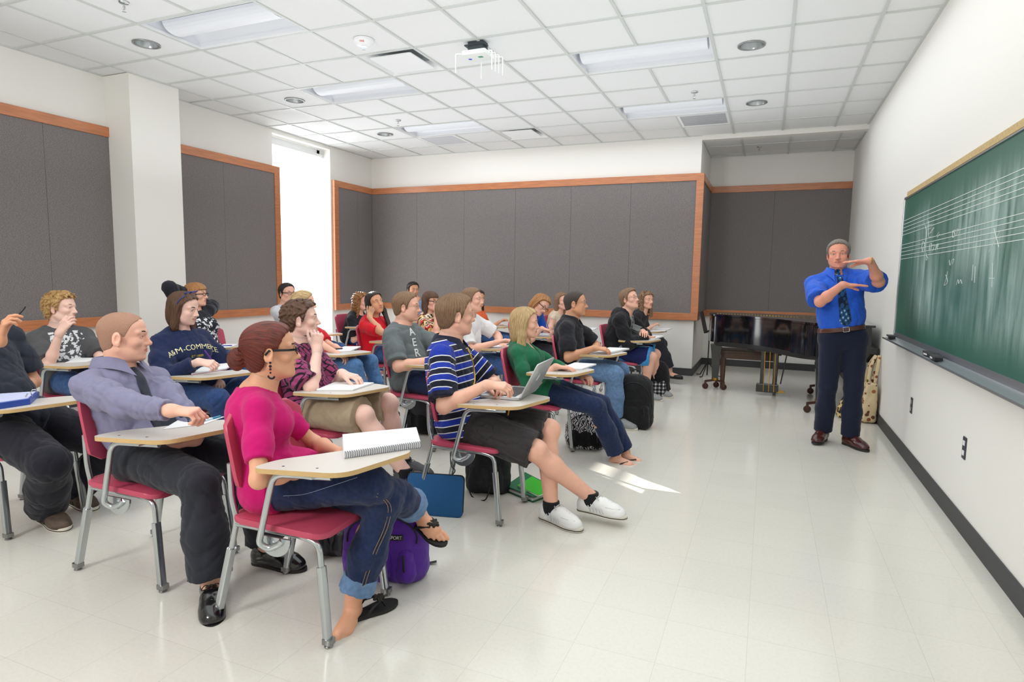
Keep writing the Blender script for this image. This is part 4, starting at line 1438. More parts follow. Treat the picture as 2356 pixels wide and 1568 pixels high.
def make_glasses(X, root, org, m, w=0.0245, hh=0.0155, r=0.0012, rim=True, temple=0.0016):
    global lensg
    if lensg is None: lensg = thin_glass('spectacle_lens', (0.97, 0.97, 0.97), 0.07)
    P = lambda p: tuple(X(p) - org)
    bm = BM(); lens = []
    for q in (-1, 1):
        out = rrect(-w, w, -hh, hh, min(w, hh) * 0.75, 5)
        pts = [(0.1065 - 0.12 * abs(y) * 0.35 - 0.002 * (z / hh), (y + 0.0325) * q, 0.011 + z) for y, z in out]
        pts = [P(p) for p in pts]
        lens.append(pts)
        if rim:
            tube(bm, pts + [pts[0]], r * X.s, 6)
        tube(bm, [P((0.1035, 0.0575 * q, 0.016)), P((0.097, 0.066 * q, 0.0165)), P((0.07, 0.0735 * q, 0.017)), P((-0.005, 0.083 * q, 0.021)), P((-0.022, 0.081 * q, 0.002))], temple * X.s, 6, 0, flat=(temple * 0.7 * X.s, temple * 1.6 * X.s) if temple > 0.0018 else None)
        tube(bm, [P((0.105, 0.012 * q, 0.008)), P((0.1, 0.011 * q, 0.0)),], r * 0.8 * X.s, 5)
    tube(bm, [P((0.107, 0.0095, 0.014)), P((0.110, 0, 0.0165)), P((0.107, -0.0095, 0.014))], r * X.s, 6)
    g = obj('glasses', bm, m, root, True, 50)
    for pts in lens:
        bm = BM(); bm.faces.new([bm.verts.new(p) for p in pts]); obj('lens', bm, lensg, g)


MALE = dict(sw=0.174, ua=(0.046, 0.038), fa=(0.0390, 0.0268), th=(0.088, 0.060), sh=(0.056, 0.038), chest=(0.112, 0.158, 0.165), waist=(0.104, 0.142, 0.13), pelv=(0.112, 0.165, 0.100), neck=(0.060, 0.0555))
FEMALE = dict(sw=0.147, ua=(0.0375, 0.0315), fa=(0.0330, 0.0228), th=(0.088, 0.056), sh=(0.053, 0.034), chest=(0.094, 0.130, 0.150), waist=(0.086, 0.118, 0.12), pelv=(0.112, 0.168, 0.098), neck=(0.047, 0.0445))


def sink(planes, near=None, w=0.022, amt=0.0024):
    """draw a surface slightly in towards its cut so two pieces of one skin meet without a step"""
    def fn(P, D):
        for p, n in planes:
            e = -((P - p) @ n)
            k = amt * np.clip(1 - e / w, 0, 1)
            if near is not None: k = np.where(((P - p) ** 2).sum(1) < near * near, k, 0)
            D = D + k
        return D.astype(np.float32)
    return fn


class Body:
    pass


def person(key, label, sp):
    """build one person from joint targets in the room; every value is where that joint is in the photograph's room"""
    B = Body(); s = sp.get('s', 1.0); fem = sp['sex'] == 'f'
    an = dict(FEMALE if fem else MALE); fat = sp.get('fat', 0.0); thin = sp.get('thin', 1.0)
    sx, sy, sa = SEAT.get(key, (0, 0, 0)); pa = math.radians(sp.get('pyaw', sa)); ta = math.radians(sp.get('tyaw', sa))
    Lp = lambda p: seatpt(key, p)
    Pv = np.asarray(sp['pel']) if 'pel' in sp else Lp((-0.055, 0, 0.535))
    yaw, pit, rol = (math.radians(v) for v in sp['look'])
    Rh = rotz(yaw) @ roty(-pit) @ rotx(rol)
    hs = sp.get('hs', 0.95 if fem else 0.985)
    XH = Xf(Rh, sp['hc'], hs)
    tf = np.array([math.cos(ta), math.sin(ta), 0]); tl = np.array([-math.sin(ta), math.cos(ta), 0])
    nbo = sp.get('nb', (-0.045, 0.0, -0.166))
    NB = XH.c + tf * nbo[0] * s + tl * nbo[1] * s + np.array([0, 0, nbo[2] * s])
    pf = np.array([math.cos(pa), math.sin(pa), 0]); pl = np.array([-math.sin(pa), math.cos(pa), 0])
    up = unit(NB - Pv)
    fch = unit(tf - up * (tf @ up)); lch = np.cross(up, fch)
    fpe = unit(pf - up * (pf @ up) * 0.8); lpe = unit(pl)
    Rc = np.stack([fch, lch, up], 1); Rp = np.stack([unit(np.cross(lpe, up)), lpe, np.cross(np.cross(lpe, up), lpe)], 1)
    slump = sp.get('slump', 0.035)
    sp_pt = lambda t: Pv + (NB - Pv) * t - fch * slump * math.sin(math.pi * min(1, t * 1.1)) * s
    sw = an['sw'] * s * (1 + 0.25 * fat)
    shz = sp.get('shz', (0.0, 0.0))
    SR = NB - lch * sw - up * 0.058 * s + fch * 0.005 + np.array([0, 0, shz[0]]) + fch * sp.get('shf', (0, 0))[0]
    SL = NB + lch * sw - up * 0.058 * s + fch * 0.005 + np.array([0, 0, shz[1]]) + fch * sp.get('shf', (0, 0))[1]
    LU, LF = 0.285 * s, 0.252 * s

    def trunk(S_, g, lower=True, upper=True):
        f2 = 1 + fat
        if lower:
            S_.ell(Pv + up * 0.0, np.array(an['pelv']) * s * (1 + 0.6 * fat) + g, Rp, 0.05)
            S_.ell(Pv - Rp[:, 0] * 0.045 * s - up * 0.01, np.array((0.085, 0.150, 0.085)) * s + g, Rp, 0.05)
        S_.ell(sp_pt(0.34) + fch * 0.03 * fat, np.array(an['waist']) * s * (1 + np.array((1.6, 0.9, 0.2)) * fat) + g, Rc, 0.07)
        if upper:
            S_.ell(sp_pt(0.66) + fch * 0.004, np.array(an['chest']) * s * (1 + 0.45 * fat) + g, Rc, 0.07)
            S_.ell(sp_pt(0.84) - fch * 0.002, np.array((0.088, 0.150 if not fem else 0.125, 0.085)) * s + g, Rc, 0.06)
            for Sj in (SR, SL):
                S_.cone(NB - up * 0.065 * s, Sj, (0.060 if not fem else 0.052) * s + g, (0.049 if not fem else 0.039) * s + g, 0.03, (fch, 1.12))
                S_.cone(NB + up * 0.025 * s - fch * 0.012, Sj * 0.78 + NB * 0.22 + up * 0.022 * s, (0.040 if not fem else 0.031) * s + g * 0.6, (0.028 if not fem else 0.022) * s + g * 0.8, 0.035)
            if fem:
                for q in (-1, 1):
                    S_.ell(sp_pt(0.64) + fch * (0.085 * s + sp.get('bust', 0.0)) + lch * 0.066 * q * s, np.array((0.060, 0.066, 0.066)) * s * (1 + fat) + g * 0.8, Rc, 0.045)

    # ---- limbs
    arms = {}
    for side, nm, Sj in ((-1, 'ra', SR), (1, 'la', SL)):
        a = sp.get(nm, {})
        w = a.get('w', Lp((0.26, -0.10, 0.735)) if side < 0 else Lp((0.19, 0.07, 0.665)))
        e = a.get('e', Sj + np.array([0, 0, -0.3]) + side * tl * 0.12)
        el, wr = ik(Sj, w, LU, LF, e)
        arms[side] = (Sj, el, wr, a)
    HJ = {q: Pv + lpe * 0.090 * q * s + Rp[:, 0] * 0.015 for q in (-1, 1)}
    legs = {}
    TH, SHK = 0.425 * s * sp.get('thigh', 1.0), 0.415 * s
    for side, nm in ((-1, 'rl'), (1, 'll')):
        l = sp.get(nm, {})
        a = np.asarray(l.get('a', Lp((0.36, 0.11 * side, 0.085))))
        k = l.get('k', Lp((0.42, 0.12 * side, 0.75)))
        kn, ak = ik(HJ[side], a, TH, SHK, k)
        legs[side] = (HJ[side], kn, ak, l)

    def arm(S_, side, g=0.0, f0=1.0, f1=1.0):
        Sj, el, wr, a = arms[side]
        r0, r1 = np.array(an['ua']) * s * thin * (1 + 0.35 * fat); q0, q1 = np.array(an['fa']) * s * thin * (1 + 0.25 * fat)
        m = Sj + (el - Sj) * 0.5
        S_.cone(Sj, m, r0 + g, (r0 * 0.62 + r1 * 0.38) * 1.03 + g, 0.03); S_.cone(m, el, (r0 * 0.62 + r1 * 0.38) * 1.03 + g, r1 * 0.95 + g, 0.03)
        if f1 > 0:
            m2 = el + (wr - el) * 0.32
            S_.cone(el, m2, r1 * 0.93 + g, q0 + g, 0.025); S_.cone(m2, wr, q0 + g, q1 + g, 0.025)

    def leg(S_, side, g=0.0):
        hj, kn, ak, l = legs[side]
        t0, t1 = np.array(an['th']) * s * (1 + 0.3 * fat); c0, c1 = np.array(an['sh']) * s
        S_.cone(hj, kn, t0 + g, t1 + g, 0.04)
        ax = unit(ak - kn); bk = unit(-(unit(hj - kn)) * 0 + np.cross(np.cross(ax, hj - kn), ax)); bk = unit(hj - kn - ax * ((hj - kn) @ ax))
        m = kn + (ak - kn) * 0.33 + bk * 0.012
        G_ = Solid(); G_.cone(kn, m, t1 * 0.93 + g, c0 + g, 0.03); G_.cone(m, ak, c0 + g, c1 + g, 0.03)
        G_.ell(kn - bk * 0.010, np.array((0.055, 0.055, 0.055)) * s * 0.98, None, 0.03)
        G_.ell(kn - bk * 0.034 + ax * 0.010, np.array((0.026, 0.026, 0.030)) * s, None, 0.03)
        S_.group(G_, 0.012)

    org = np.array([Pv[0], Pv[1], 0.0])
    root = thing('person', label, 'person', tuple(org), 0)
    near = sp.get('near', 1)           # 0 close, 1 middle, 2 far
    hb, hh_, hn = ((0.0058, 0.0023, 0.0025), (0.0075, 0.0030, 0.0032), (0.009, 0.0040, 0.0042))[near]
    F_ = Solid()
    trunk(F_, 0.0)
    hbase = XH((-0.024, 0, -0.050))
    F_.cone(NB - up * 0.02 * s, hbase, an['neck'][0] * s * (1 + 0.3 * fat), an['neck'][1] * s * (1 + 0.3 * fat), 0.03)
    F_.cone(NB - up * 0.03 * s + fch * 0.02, XH((0.012, 0, -0.082)), an['neck'][0] * s * 0.82, an['neck'][1] * s * 0.72, 0.03)
    for q in (-1, 1): arm(F_, q); leg(F_, q)
    hands = {}
    cuts = []
    for q in (-1, 1):
        Sj, el, wr, a = arms[q]
        d = unit(a.get('d', wr - el)); n = np.asarray(a.get('n', (0, 0, -1)), float)
        XD = Xf(basis(d, -n), wr + d * 0.012 * s, (0.94 if fem else 1.02) * sp.get('hand', 1.0) * (s if fem else s))
        hands[q] = XD
        B_tips = hand_solid(F_, XD, -q, **{k: v for k, v in a.items() if k in ('curl', 'spread', 'thumb')})
        arms[q][3]['tips'] = B_tips; arms[q][3]['X'] = XD
    feet = {}
    for q in (-1, 1):
        hj, kn, ak, l = legs[q]
        td = unit(l.get('t', (1, 0, 0))); un = np.asarray(l.get('u', (0, 0, 1)), float)
        Rf = basis(td, un)
        Xq = Xf(Rf, ak - Rf[:, 2] * 0.085 * s, (0.93 if fem else 1.04) * s)
        feet[q] = Xq
        if sp.get('shoe') in ('flipflop', 'flat'): foot_solid(F_, Xq, q * -1)
        else: F_.cone(Xq((0, 0, 0.085)), Xq((0.08, 0, 0.03)), 0.03, 0.025, 0.02)
    head_solid(F_, XH, fem, **{k: sp[k] for k in ('jaw', 'full', 'smile', 'nose') if k in sp})
    # fine pieces from the same field, cut where the neck and wrists begin
    pieces = []
    rest = Solid(); rest.ops = list(F_.ops)
    nd = unit(NB - hbase); npnt = hbase + (NB - hbase) * sp.get('ncut', 0.42)
    box_ = 0.17 * hs
    h1 = Solid(); h1.ops = list(F_.ops); h1.func(sink([(npnt, nd)])); h1.clip(npnt, nd)
    V, Fq = h1.mesh(hh_, XH.c - box_, XH.c + box_)
    lipf = lips_index(XH, sp.get('smile', 0.0)); nlip = len(Fq); headV, headF = V, Fq
    pieces.append((V, Fq))
    rest.ops = [o for o in F_.ops]
    # remove head & hand detail from the coarse piece by carving them away just inside the seams
    for q in (-1, 1):
        XD = hands[q]; d = XD.R[:, 0]; p0 = XD((-0.030, 0, 0))
        # only this hand and its forearm
        h2s = Solid(); hand_solid(h2s, XD, -q, **{k: v for k, v in arms[q][3].items() if k in ('curl', 'spread', 'thumb')}); arm(h2s, q); h2s.func(sink([(p0, -d)])); h2s.clip(p0, -d)
        pieces.append(h2s.mesh(hn))
    body = Solid(); trunk(body, 0.0)
    body.cone(NB - up * 0.02 * s, hbase, an['neck'][0] * s * (1 + 0.3 * fat), an['neck'][1] * s * (1 + 0.3 * fat), 0.03)
    body.cone(NB - up * 0.03 * s + fch * 0.02, XH((0.012, 0, -0.082)), an['neck'][0] * s * 0.82, an['neck'][1] * s * 0.72, 0.03)
    top_ = npnt - nd * 0.024; sinks = [(top_, -nd)]; body.clip(top_, -nd)
    for q in (-1, 1):
        arm(body, q); leg(body, q)
        body.cone(hands[q]((-0.010, 0, 0)), hands[q]((0.0, 0, 0)), 0.0265 * hands[q].s, 0.0268 * hands[q].s, 0.012 * hands[q].s, (hands[q].R[:, 2], 1.35))
    wc = [(hands[q]((0.004, 0, 0)), hands[q].R[:, 0]) for q in (-1, 1)]
    for q in (-1, 1):
        if sp.get('shoe') in ('flipflop', 'flat'): foot_solid(body, feet[q], q * -1)
        else: body.cone(feet[q]((0, 0, 0.085)), feet[q]((0.08, 0, 0.03)), 0.03, 0.025, 0.02)
    body.func(sink(sinks)); body.func(sink(wc, 0.10))
    pieces.append(body.mesh(hb if sp.get('shoe') not in ('flipflop', 'flat') else min(hb, 0.005)))
    sk, lp = SKIN[sp['skin']]

    def midx(V, F):
        o = np.zeros(len(F), np.int32); o[:nlip] = lipf(headV, headF); return o
    build('body', pieces, [sk, lp], root, org, None, midx)
    head_parts(XH, root, org, sp)
    if sp.get('hair'): make_hair(XH, root, org, sp['hair'], sp['hair'].get('h', hh_ * 1.15))

    # ---- clothes
    B.__dict__.update(root=root, org=org, XH=XH, NB=NB, up=up, fch=fch, lch=lch, Rc=Rc, Rp=Rp, Pv=Pv, sp_pt=sp_pt, arms=arms, legs=legs, feet=feet, s=s, hb=hb, hh=hh_, SR=SR, SL=SL, hbase=hbase)

    def rest_attr(V):
        o = np.stack([(V - Pv) @ lch, (V - Pv) @ up, (V - Pv) @ fch], -1)
        for q in (-1, 1):
            Sj, el, wr, a = arms[q]
            best = np.full(len(V), 9.0); al = np.zeros(len(V)); an_ = np.zeros(len(V))
            acc = 0.0
            for p0, p1 in ((Sj, el), (el, wr)):
                ba = p1 - p0; L = np.linalg.norm(ba); t = np.clip((V - p0) @ ba / L ** 2, 0 if acc else -0.05, 1)
                dv = V - p0 - t[:, None] * ba; dd = np.linalg.norm(dv, axis=1)
                al = np.where(dd < best, acc + t * L, al); best = np.minimum(best, dd); acc += L
            lat = ((V - Pv) @ lch) * q
            m = (best < 0.100 * s) & ((lat > sw * 0.86) | (al > 0.09))
            tb = (V - sp_pt(0.6)) ; tb = tb - np.outer(tb @ up, up); td = np.linalg.norm(tb, axis=1)
            m &= ~((td < 0.15 * s) & (best > 0.07 * s))
            o[m, 1] = 0.46 - al[m]; o[m, 0] = (V[m] - Sj) @ lch * 0.7 + 0.2 * q; o[m, 2] -= 10.0
        return o
    sh = sp.get('shirt')
    if sh:
        g = sh.get('t', 0.011)
        S_ = Solid(); trunk(S_, g)
        hemd = sh.get('hem', 0.075)
        S_.clip(Pv - up * hemd * s + Rp[:, 0] * 0.0, -(up - Rp[:, 0] * sh.get('hemtilt', 0.0)))
        lapg = (sp.get('pants') or {}).get('t', 0.0) + 0.008
        if not sh.get('tuck'):
            for q in (-1, 1):
                hj, kn, ak, l = legs[q]
                S_.cone(hj, hj + (kn - hj) * sh.get('lap', 0.16), an['th'][0] * s * (1 + 0.3 * fat) + max(g + 0.010, lapg), an['th'][0] * s * (1 + 0.3 * fat) + max(g + 0.008, lapg), 0.05, None, False, 'cap')
        f = sh.get('sleeve', 0.6)
        for q in (-1, 1):
            Sj, el, wr, a = arms[q]
            fq = f[0 if q < 0 else 1] if isinstance(f, tuple) else f
            r0, r1 = np.array(an['ua']) * s * thin * (1 + 0.35 * fat); q0, q1 = np.array(an['fa']) * s * thin * (1 + 0.25 * fat)
            lo_ = sh.get('loose', 0.012)
            if fq <= 0: continue
            if fq <= 1.0:
                e2 = Sj + (el - Sj) * fq; rm = (r0 * 0.62 + r1 * 0.38) * 1.03; m = Sj + (el - Sj) * 0.5
                S_.cone(Sj, m if fq > 0.5 else e2, r0 + g + 0.003, rm + g + 0.003 + lo_ * 0.5, 0.035)
                if fq > 0.5: S_.cone(m, e2, rm + g + 0.003 + lo_ * 0.5, rm + (r1 - rm) * (fq - 0.5) * 2 + g + lo_, 0.03, None, False, 'cap')
            else:
                m = Sj + (el - Sj) * 0.5
                S_.cone(Sj, m, r0 + g, r0 * 0.6 + r1 * 0.4 + g + lo_ * 0.6, 0.035); S_.cone(m, el, r0 * 0.6 + r1 * 0.4 + g + lo_ * 0.6, r1 + g + lo_ * 0.7, 0.035)
                e2 = el + (wr - el) * (fq - 1.0)
                S_.cone(el, e2, r1 + g + lo_ * 0.5, q0 + (q1 - q0) * (fq - 1) + g * 0.7 + lo_ * 0.3, 0.03, None, False, 'cap')
        if sh.get('vneck'):
            v = sh['vneck']; c0 = NB + up * 0.05 + fch * 0.065 * s; c1 = sp_pt(0.92) + fch * 0.1 * s - up * v
            S_.cone(c0, c1, sh.get('vw', 0.06), 0.008, 0.008, None, True)
        else:
            S_.cone(NB + up * 0.0, NB + up * 0.09 + fch * 0.035, (an['neck'][0] + sh.get('scoop', 0.012)) * s, (an['neck'][0] + 0.035) * s, 0.012, None, True)
        S_.func(waves(hash(key) % 1000 if False else sum(map(ord, key)), sh.get('fold', 0.006), sh.get('wl', 0.09)))
        B.shirt_solid = S_
        B.shirt = build('shirt' if not sh.get('name') else sh['name'], [S_.mesh(hb)], sh['mat'], root, org, rest_attr)
    pn = sp.get('pants')
    if pn:
        g = pn.get('t', 0.010)
        gt = g * 0.9 if (not sh or sh.get('tuck')) else min(g * 0.9, 0.001)
        S_ = Solid(); trunk(S_, gt, upper=False)
        S_.clip(Pv + up * pn.get('rise', 0.085) * s, up)
        ln = pn.get('len', 2.0)           # 1 = to the knee, 2 = to the ankle
        for q in (-1, 1):
            hj, kn, ak, l = legs[q]
            t0, t1 = np.array(an['th']) * s * (1 + 0.3 * fat); c0, c1 = np.array(an['sh']) * s
            fl_ = pn.get('flare', 0.012)
            if ln <= 1.2:
                if ln <= 1.0:
                    e2 = hj + (kn - hj) * ln; S_.cone(hj, e2, t0 + g, t1 + g + fl_, 0.04, None, False, 'cap')
                else:
                    S_.cone(hj, kn, t0 + g, t1 + g + fl_, 0.04)
                    e2 = kn + (ak - kn) * (ln - 1); S_.cone(kn, e2, t1 + g + fl_, t1 + g + fl_, 0.03, None, False, 'cap')
            else:
                S_.cone(hj, kn, t0 + g, t1 + g + 0.004, 0.04)
                G_ = Solid(); G_.ell(kn, np.array((0.062, 0.062, 0.062)) * s + g, None, 0.03)
                m = kn + (ak - kn) * 0.5; e2 = kn + (ak - kn) * (ln - 1.0)
                G_.cone(kn, m, t1 * 0.95 + g, c0 * 0.98 + g + fl_ * 0.5, 0.03)
                G_.cone(m, e2, c0 * 0.98 + g + fl_ * 0.5, c1 + g + fl_, 0.03, None, False, 'cap')
                S_.group(G_, 0.012)
        S_.func(waves(sum(map(ord, key)) + 5, pn.get('fold', 0.006), pn.get('wl', 0.08)))

        def leg_attr(V):
            o = np.zeros((len(V), 3)); best = np.full(len(V), 9.0)
            for q in (-1, 1):
                hj, kn, ak, l = legs[q]; acc = 0
                for p0, p1 in ((hj, kn), (kn, ak)):
                    ba = p1 - p0; L = np.linalg.norm(ba); t = np.clip((V - p0) @ ba / L ** 2, 0, 1)
                    dv = V - p0 - t[:, None] * ba; dd = np.linalg.norm(dv, axis=1); m = dd < best
                    o[m, 1] = acc + t[m] * L; sdv = np.cross(ba, [0, 0, 1.0]); sdv = unit(sdv); o[m, 0] = dv[m] @ sdv; o[m, 2] = dv[m] @ np.cross(unit(ba), sdv); best = np.minimum(best, dd); acc += L
            return o
        if pn.get('belt'):
            Bt = Solid(); trunk(Bt, g * 0.9 + 0.017, upper=False); Bt.clip(Pv + up * (pn['rise'] + 0.004) * s, up); Bt.clip(Pv + up * (pn['rise'] - 0.034) * s, -up)
            bl = build('belt', [Bt.mesh(0.005)], pn['belt'], root, org)
            B.belt_c = Pv + up * (pn['rise'] - 0.016) * s
        B.pants = build(pn.get('name', 'trousers'), [S_.mesh(hb)], pn['mat'], root, org, leg_attr)
        if pn.get('cuff'):
            for q in (-1, 1):
                hj, kn, ak, l = legs[q]
                e2 = kn + (ak - kn) * (ln - 1.0); ax = unit(ak - kn); c1 = an['sh'][1] * s
                C_ = Solid(); C_.cone(e2 - ax * 0.055, e2 + ax * 0.004, c1 + g + pn['flare'] + 0.007, c1 + g + pn['flare'] + 0.012, 0.01, None, False, 'cap'); C_.clip(e2 - ax * 0.055, -ax)
                C_.func(waves(q + 9, 0.004, 0.06))
                build('rolled_cuff', [C_.mesh(0.004)], pn['cuff'], root, org)
    # ---- shoes
    for q in (-1, 1): make_shoe(B, sp, feet[q], q * -1)
    if sh and sh.get('collar'): make_collar(B, sh['collar'], sh.get('collar_r', 0.0), sh.get('collar_up', 0.0))
    B.sp = sp
    return B


OUTL = [(-0.072, 0.0), (-0.064, 0.022), (-0.045, 0.031), (0.0, 0.031), (0.06, 0.035), (0.115, 0.046), (0.155, 0.045), (0.185, 0.032), (0.203, 0.012), (0.204, -0.008), (0.185, -0.030), (0.150, -0.043), (0.11, -0.046), (0.06, -0.038), (0.0, -0.032), (-0.045, -0.031), (-0.064, -0.022)]
rubw = mat('shoe_sole_cream', (226, 220, 204), 0.6); rubk = mat('shoe_sole_black', (34, 32, 32), 0.6)


def mesh_from_bm_local(name, bm, X, org, mats, parent, smooth=False, sharp=None):
    M = Matrix((X.R * X.s).tolist()).to_4x4(); M.translation = Vector(X.c - org)
    bm.transform(M)
    return obj(name, bm, mats, parent, smooth, sharp)


def make_shoe(B, sp, X, side):
    st = sp.get('shoe')
    if not st: return
    root, org = B.root, B.org
    s = X.s

    def K(S_, a, b, ra, rb, k=0.015, flat=None, sub=False): S_.cone(X(a), X(b), ra * s, rb * s, k * s, None if flat is None else (X.R[:, 2], flat), sub)
    out = catmull([(x, y * (1 if y * side > 0 else 0.94), 0) for x, y in OUTL] + [(*OUTL[0], 0)], 3)
    out = [(p.x, p.y) for p in out][:-1]
    if st in ('flipflop', 'flat'):
        so = B.legs[side * -1][3].get('sandal')
        if so is not None: X = Xf(basis(so[1], (0, 0, 1)), so[0], X.s); s = X.s
        bm = BM(); prism(bm, [(x * 0.98 - 0.003, y * 1.02) for x, y in out], -0.010, 0.006, 0, bev=0.003)
        if st == 'flipflop':
            sl = mesh_from_bm_local('sandal', bm, X, org, sp['shoem'], root, True, 40)
            bm = BM()
            t0 = (0.120, 0.018 * side, 0.018)
            for q in (-1, 1):
                tube(bm, [t0, (0.10, 0.022 * q + 0.008 * side, 0.050), (0.055, 0.042 * q, 0.035), (0.025, 0.041 * q, 0.004)], [0.004, 0.006, 0.006, 0.005], 8)
            tube(bm, [(0.128, 0.0175 * side, 0.0), t0, (0.112, 0.018 * side, 0.046)], 0.0035, 6)
            mesh_from_bm_local('strap', bm, X, org, sp.get('strapm', sp['shoem']), sl, True)
            if sp.get('flower'):
                F_ = Solid()
                for i in range(9):
                    a = i * 2.4; r = 0.011 + 0.010 * (i / 9)
                    F_.ell(X((0.095 + r * math.cos(a), 0.012 * side + r * math.sin(a), 0.055)), np.array((0.013, 0.008, 0.009)) * s, X.R @ rotz(a), 0.002)
                build('flower', [F_.mesh(0.0022)], sp['flower'], sl, org)
        else:
            mesh_from_bm_local('shoe_sole', bm, X, org, rubk, root, True, 40)
            S_ = Solid(); K(S_, (-0.035, 0, 0.030), (-0.01, 0, 0.045), 0.034, 0.033); K(S_, (0.10, 0, 0.026), (0.16, 0, 0.018), 0.046, 0.036, 0.02, 1.5); K(S_, (-0.03, 0, 0.014), (0.11, 0, 0.016), 0.035, 0.042, 0.01, 2.0)
            K(S_, (0.0, 0, 0.10), (0.085, 0, 0.07), 0.036, 0.034, 0.01, None, True); S_.clip(X((0, 0, 0.002)), -X.R[:, 2])
            build('shoe', [S_.mesh(0.004)], sp['shoem'], root, org)
        return
    S_ = Solid()
    K(S_, (-0.034, 0, 0.038), (-0.02, 0, 0.070), 0.036, 0.035)
    K(S_, (-0.02, 0, 0.045), (0.07, 0, 0.050), 0.038, 0.037, 0.03)
    K(S_, (0.07, 0, 0.050), (0.13, 0, 0.034), 0.037, 0.040, 0.03, 1.15)
    K(S_, (0.12, 0, 0.028), (0.162, 0.002 * side, 0.024), 0.044, 0.036, 0.03, 1.35)
    K(S_, (-0.036, 0, 0.018), (0.148, 0, 0.018), 0.035, 0.044, 0.012, 2.0)
    S_.clip(X((0, 0, 0.010)), -X.R[:, 2]); S_.clip(X((-0.005, 0, 0.092)), unit(X.R[:, 2] - X.R[:, 0] * 0.15))
    h = (0.0035, 0.005, 0.006)[sp.get('near', 1)]
    shoe = build('shoe', [S_.mesh(h)], sp['shoem'], root, org)
    bm = BM()
    prism(bm, [(x, y) for x, y in out], -0.004, 0.018 if st == 'sneaker' else 0.010, 0, bev=0.003)
    if st == 'dress': prism(bm, [(x, y * 0.97) for x, y in out if x < 0.012], -0.018, -0.003)
    mesh_from_bm_local('sole', bm, X, org, rubw if st == 'sneaker' and sp.get('solem') is None else sp.get('solem', rubk), shoe, True, 40)
    if sp.get('near', 1) == 0:
        bm = BM()
        for i in range(5):
            x = 0.045 + i * 0.018; z = 0.0945 - i * 0.0062
            tube(bm, [(x, -0.020, z - 0.006), (x + 0.006, 0, z + 0.004), (x, 0.020, z - 0.006)], 0.0026, 6)
        for q in (-1, 1):
            tube(bm, catmull([(0.046, 0, 0.088), (0.040, 0.022 * q, 0.094), (0.058, 0.034 * q, 0.084), (0.052, 0.004 * q, 0.088)], 5), 0.0018, 5)
        mesh_from_bm_local('shoelace', bm, X, org, sp.get('lacem', sp['shoem']), shoe, True)
        if st == 'sneaker':
            bm = BM()
            for q in (-1, 1):
                for i in range(6):
                    x = 0.0 + i * 0.018
                    tube(bm, [(x + 0.020, 0.0450 * q, 0.020), (x + 0.007, 0.0430 * q, 0.044), (x - 0.004, 0.0375 * q, 0.064)], 0.0026, 6)
                tube(bm, catmull([(0.172, 0.018 * q, 0.050), (0.14, 0.036 * q, 0.052), (0.10, 0.0415 * q, 0.056)], 4), 0.0024, 6)
            mesh_from_bm_local('side_overlay', bm, X, org, sp.get('overm', sp['shoem']), shoe, True)
        if st == 'sneaker':
            bm = BM(); 
            tube(bm, [(x, y * 1.012, 0.004) for x, y in out if y * -side > 0.004 or True] , 0.0022, 6)
            mesh_from_bm_local('sole_stripe', bm, X, org, rubk, shoe, True)
    if sp.get('sock') is not None:
        S2 = Solid(); K(S2, (0, 0, 0.07), (0, 0, 0.125), 0.043, 0.041); S2.cone(X((0, 0, 0.06)), X((0, 0, 0.108)), 0.044 * s, 0.0425 * s, 0.01, None, False, 'cap')
        S2.clip(X((0, 0, 0.108)), X.R[:, 2])
        build('sock', [S2.mesh(0.005)], sp['sock'], root, org)


def bvh_of(o):
    from mathutils.bvhtree import BVHTree
    me = o.data
    return BVHTree.FromPolygons([v.co.copy() for v in me.vertices], [tuple(p.vertices) for p in me.polygons])


def chest_decal(B, o, me, cx, cz, f, l, u, m, name='lettering', off=0.0022):
    """lay a flat outline mesh on the cloth: its x runs along l, y along u, pressed back along f"""
    t = bvh_of(o); c = B.sp_pt(0.6) - B.org
    bm = BM(); bm.from_mesh(me)
    bmesh.ops.triangulate(bm, faces=bm.faces)
    for it in range(4):
        es = [e for e in bm.edges if e.calc_length() > 0.016]
        if not es: break
        bmesh.ops.subdivide_edges(bm, edges=es, cuts=1); bmesh.ops.triangulate(bm, faces=[q for q in bm.faces if len(q.verts) > 3])
    kill = []
    for v in bm.verts:
        p = Vector(c + l * (cx + v.co.x) + u * (cz + v.co.y) + f * 0.4)
        h = t.ray_cast(p, Vector(-f), 0.8)
        if h[0] is None: kill.append(v)
        else: v.co = h[0] + Vector(f) * off
    bmesh.ops.delete(bm, geom=kill, context='VERTS')
    n = obj(name, bm, m, o, True)
    sm = n.modifiers.new('thick', 'SOLIDIFY'); sm.thickness = 0.0012; sm.offset = 1
    return n


def text_mesh(body, size, bold=0.0, arch=0.0):
    cu = bpy.data.curves.new('t', 'FONT'); cu.body = body; cu.size = size; cu.align_x = 'CENTER'; cu.align_y = 'CENTER'; cu.offset = bold
    o = bpy.data.objects.new('t', cu); me = bpy.data.meshes.new_from_object(o)
    bpy.data.objects.remove(o); bpy.data.curves.remove(cu)
    for v in me.vertices:
        v.co.y += -arch * v.co.x ** 2
    return me


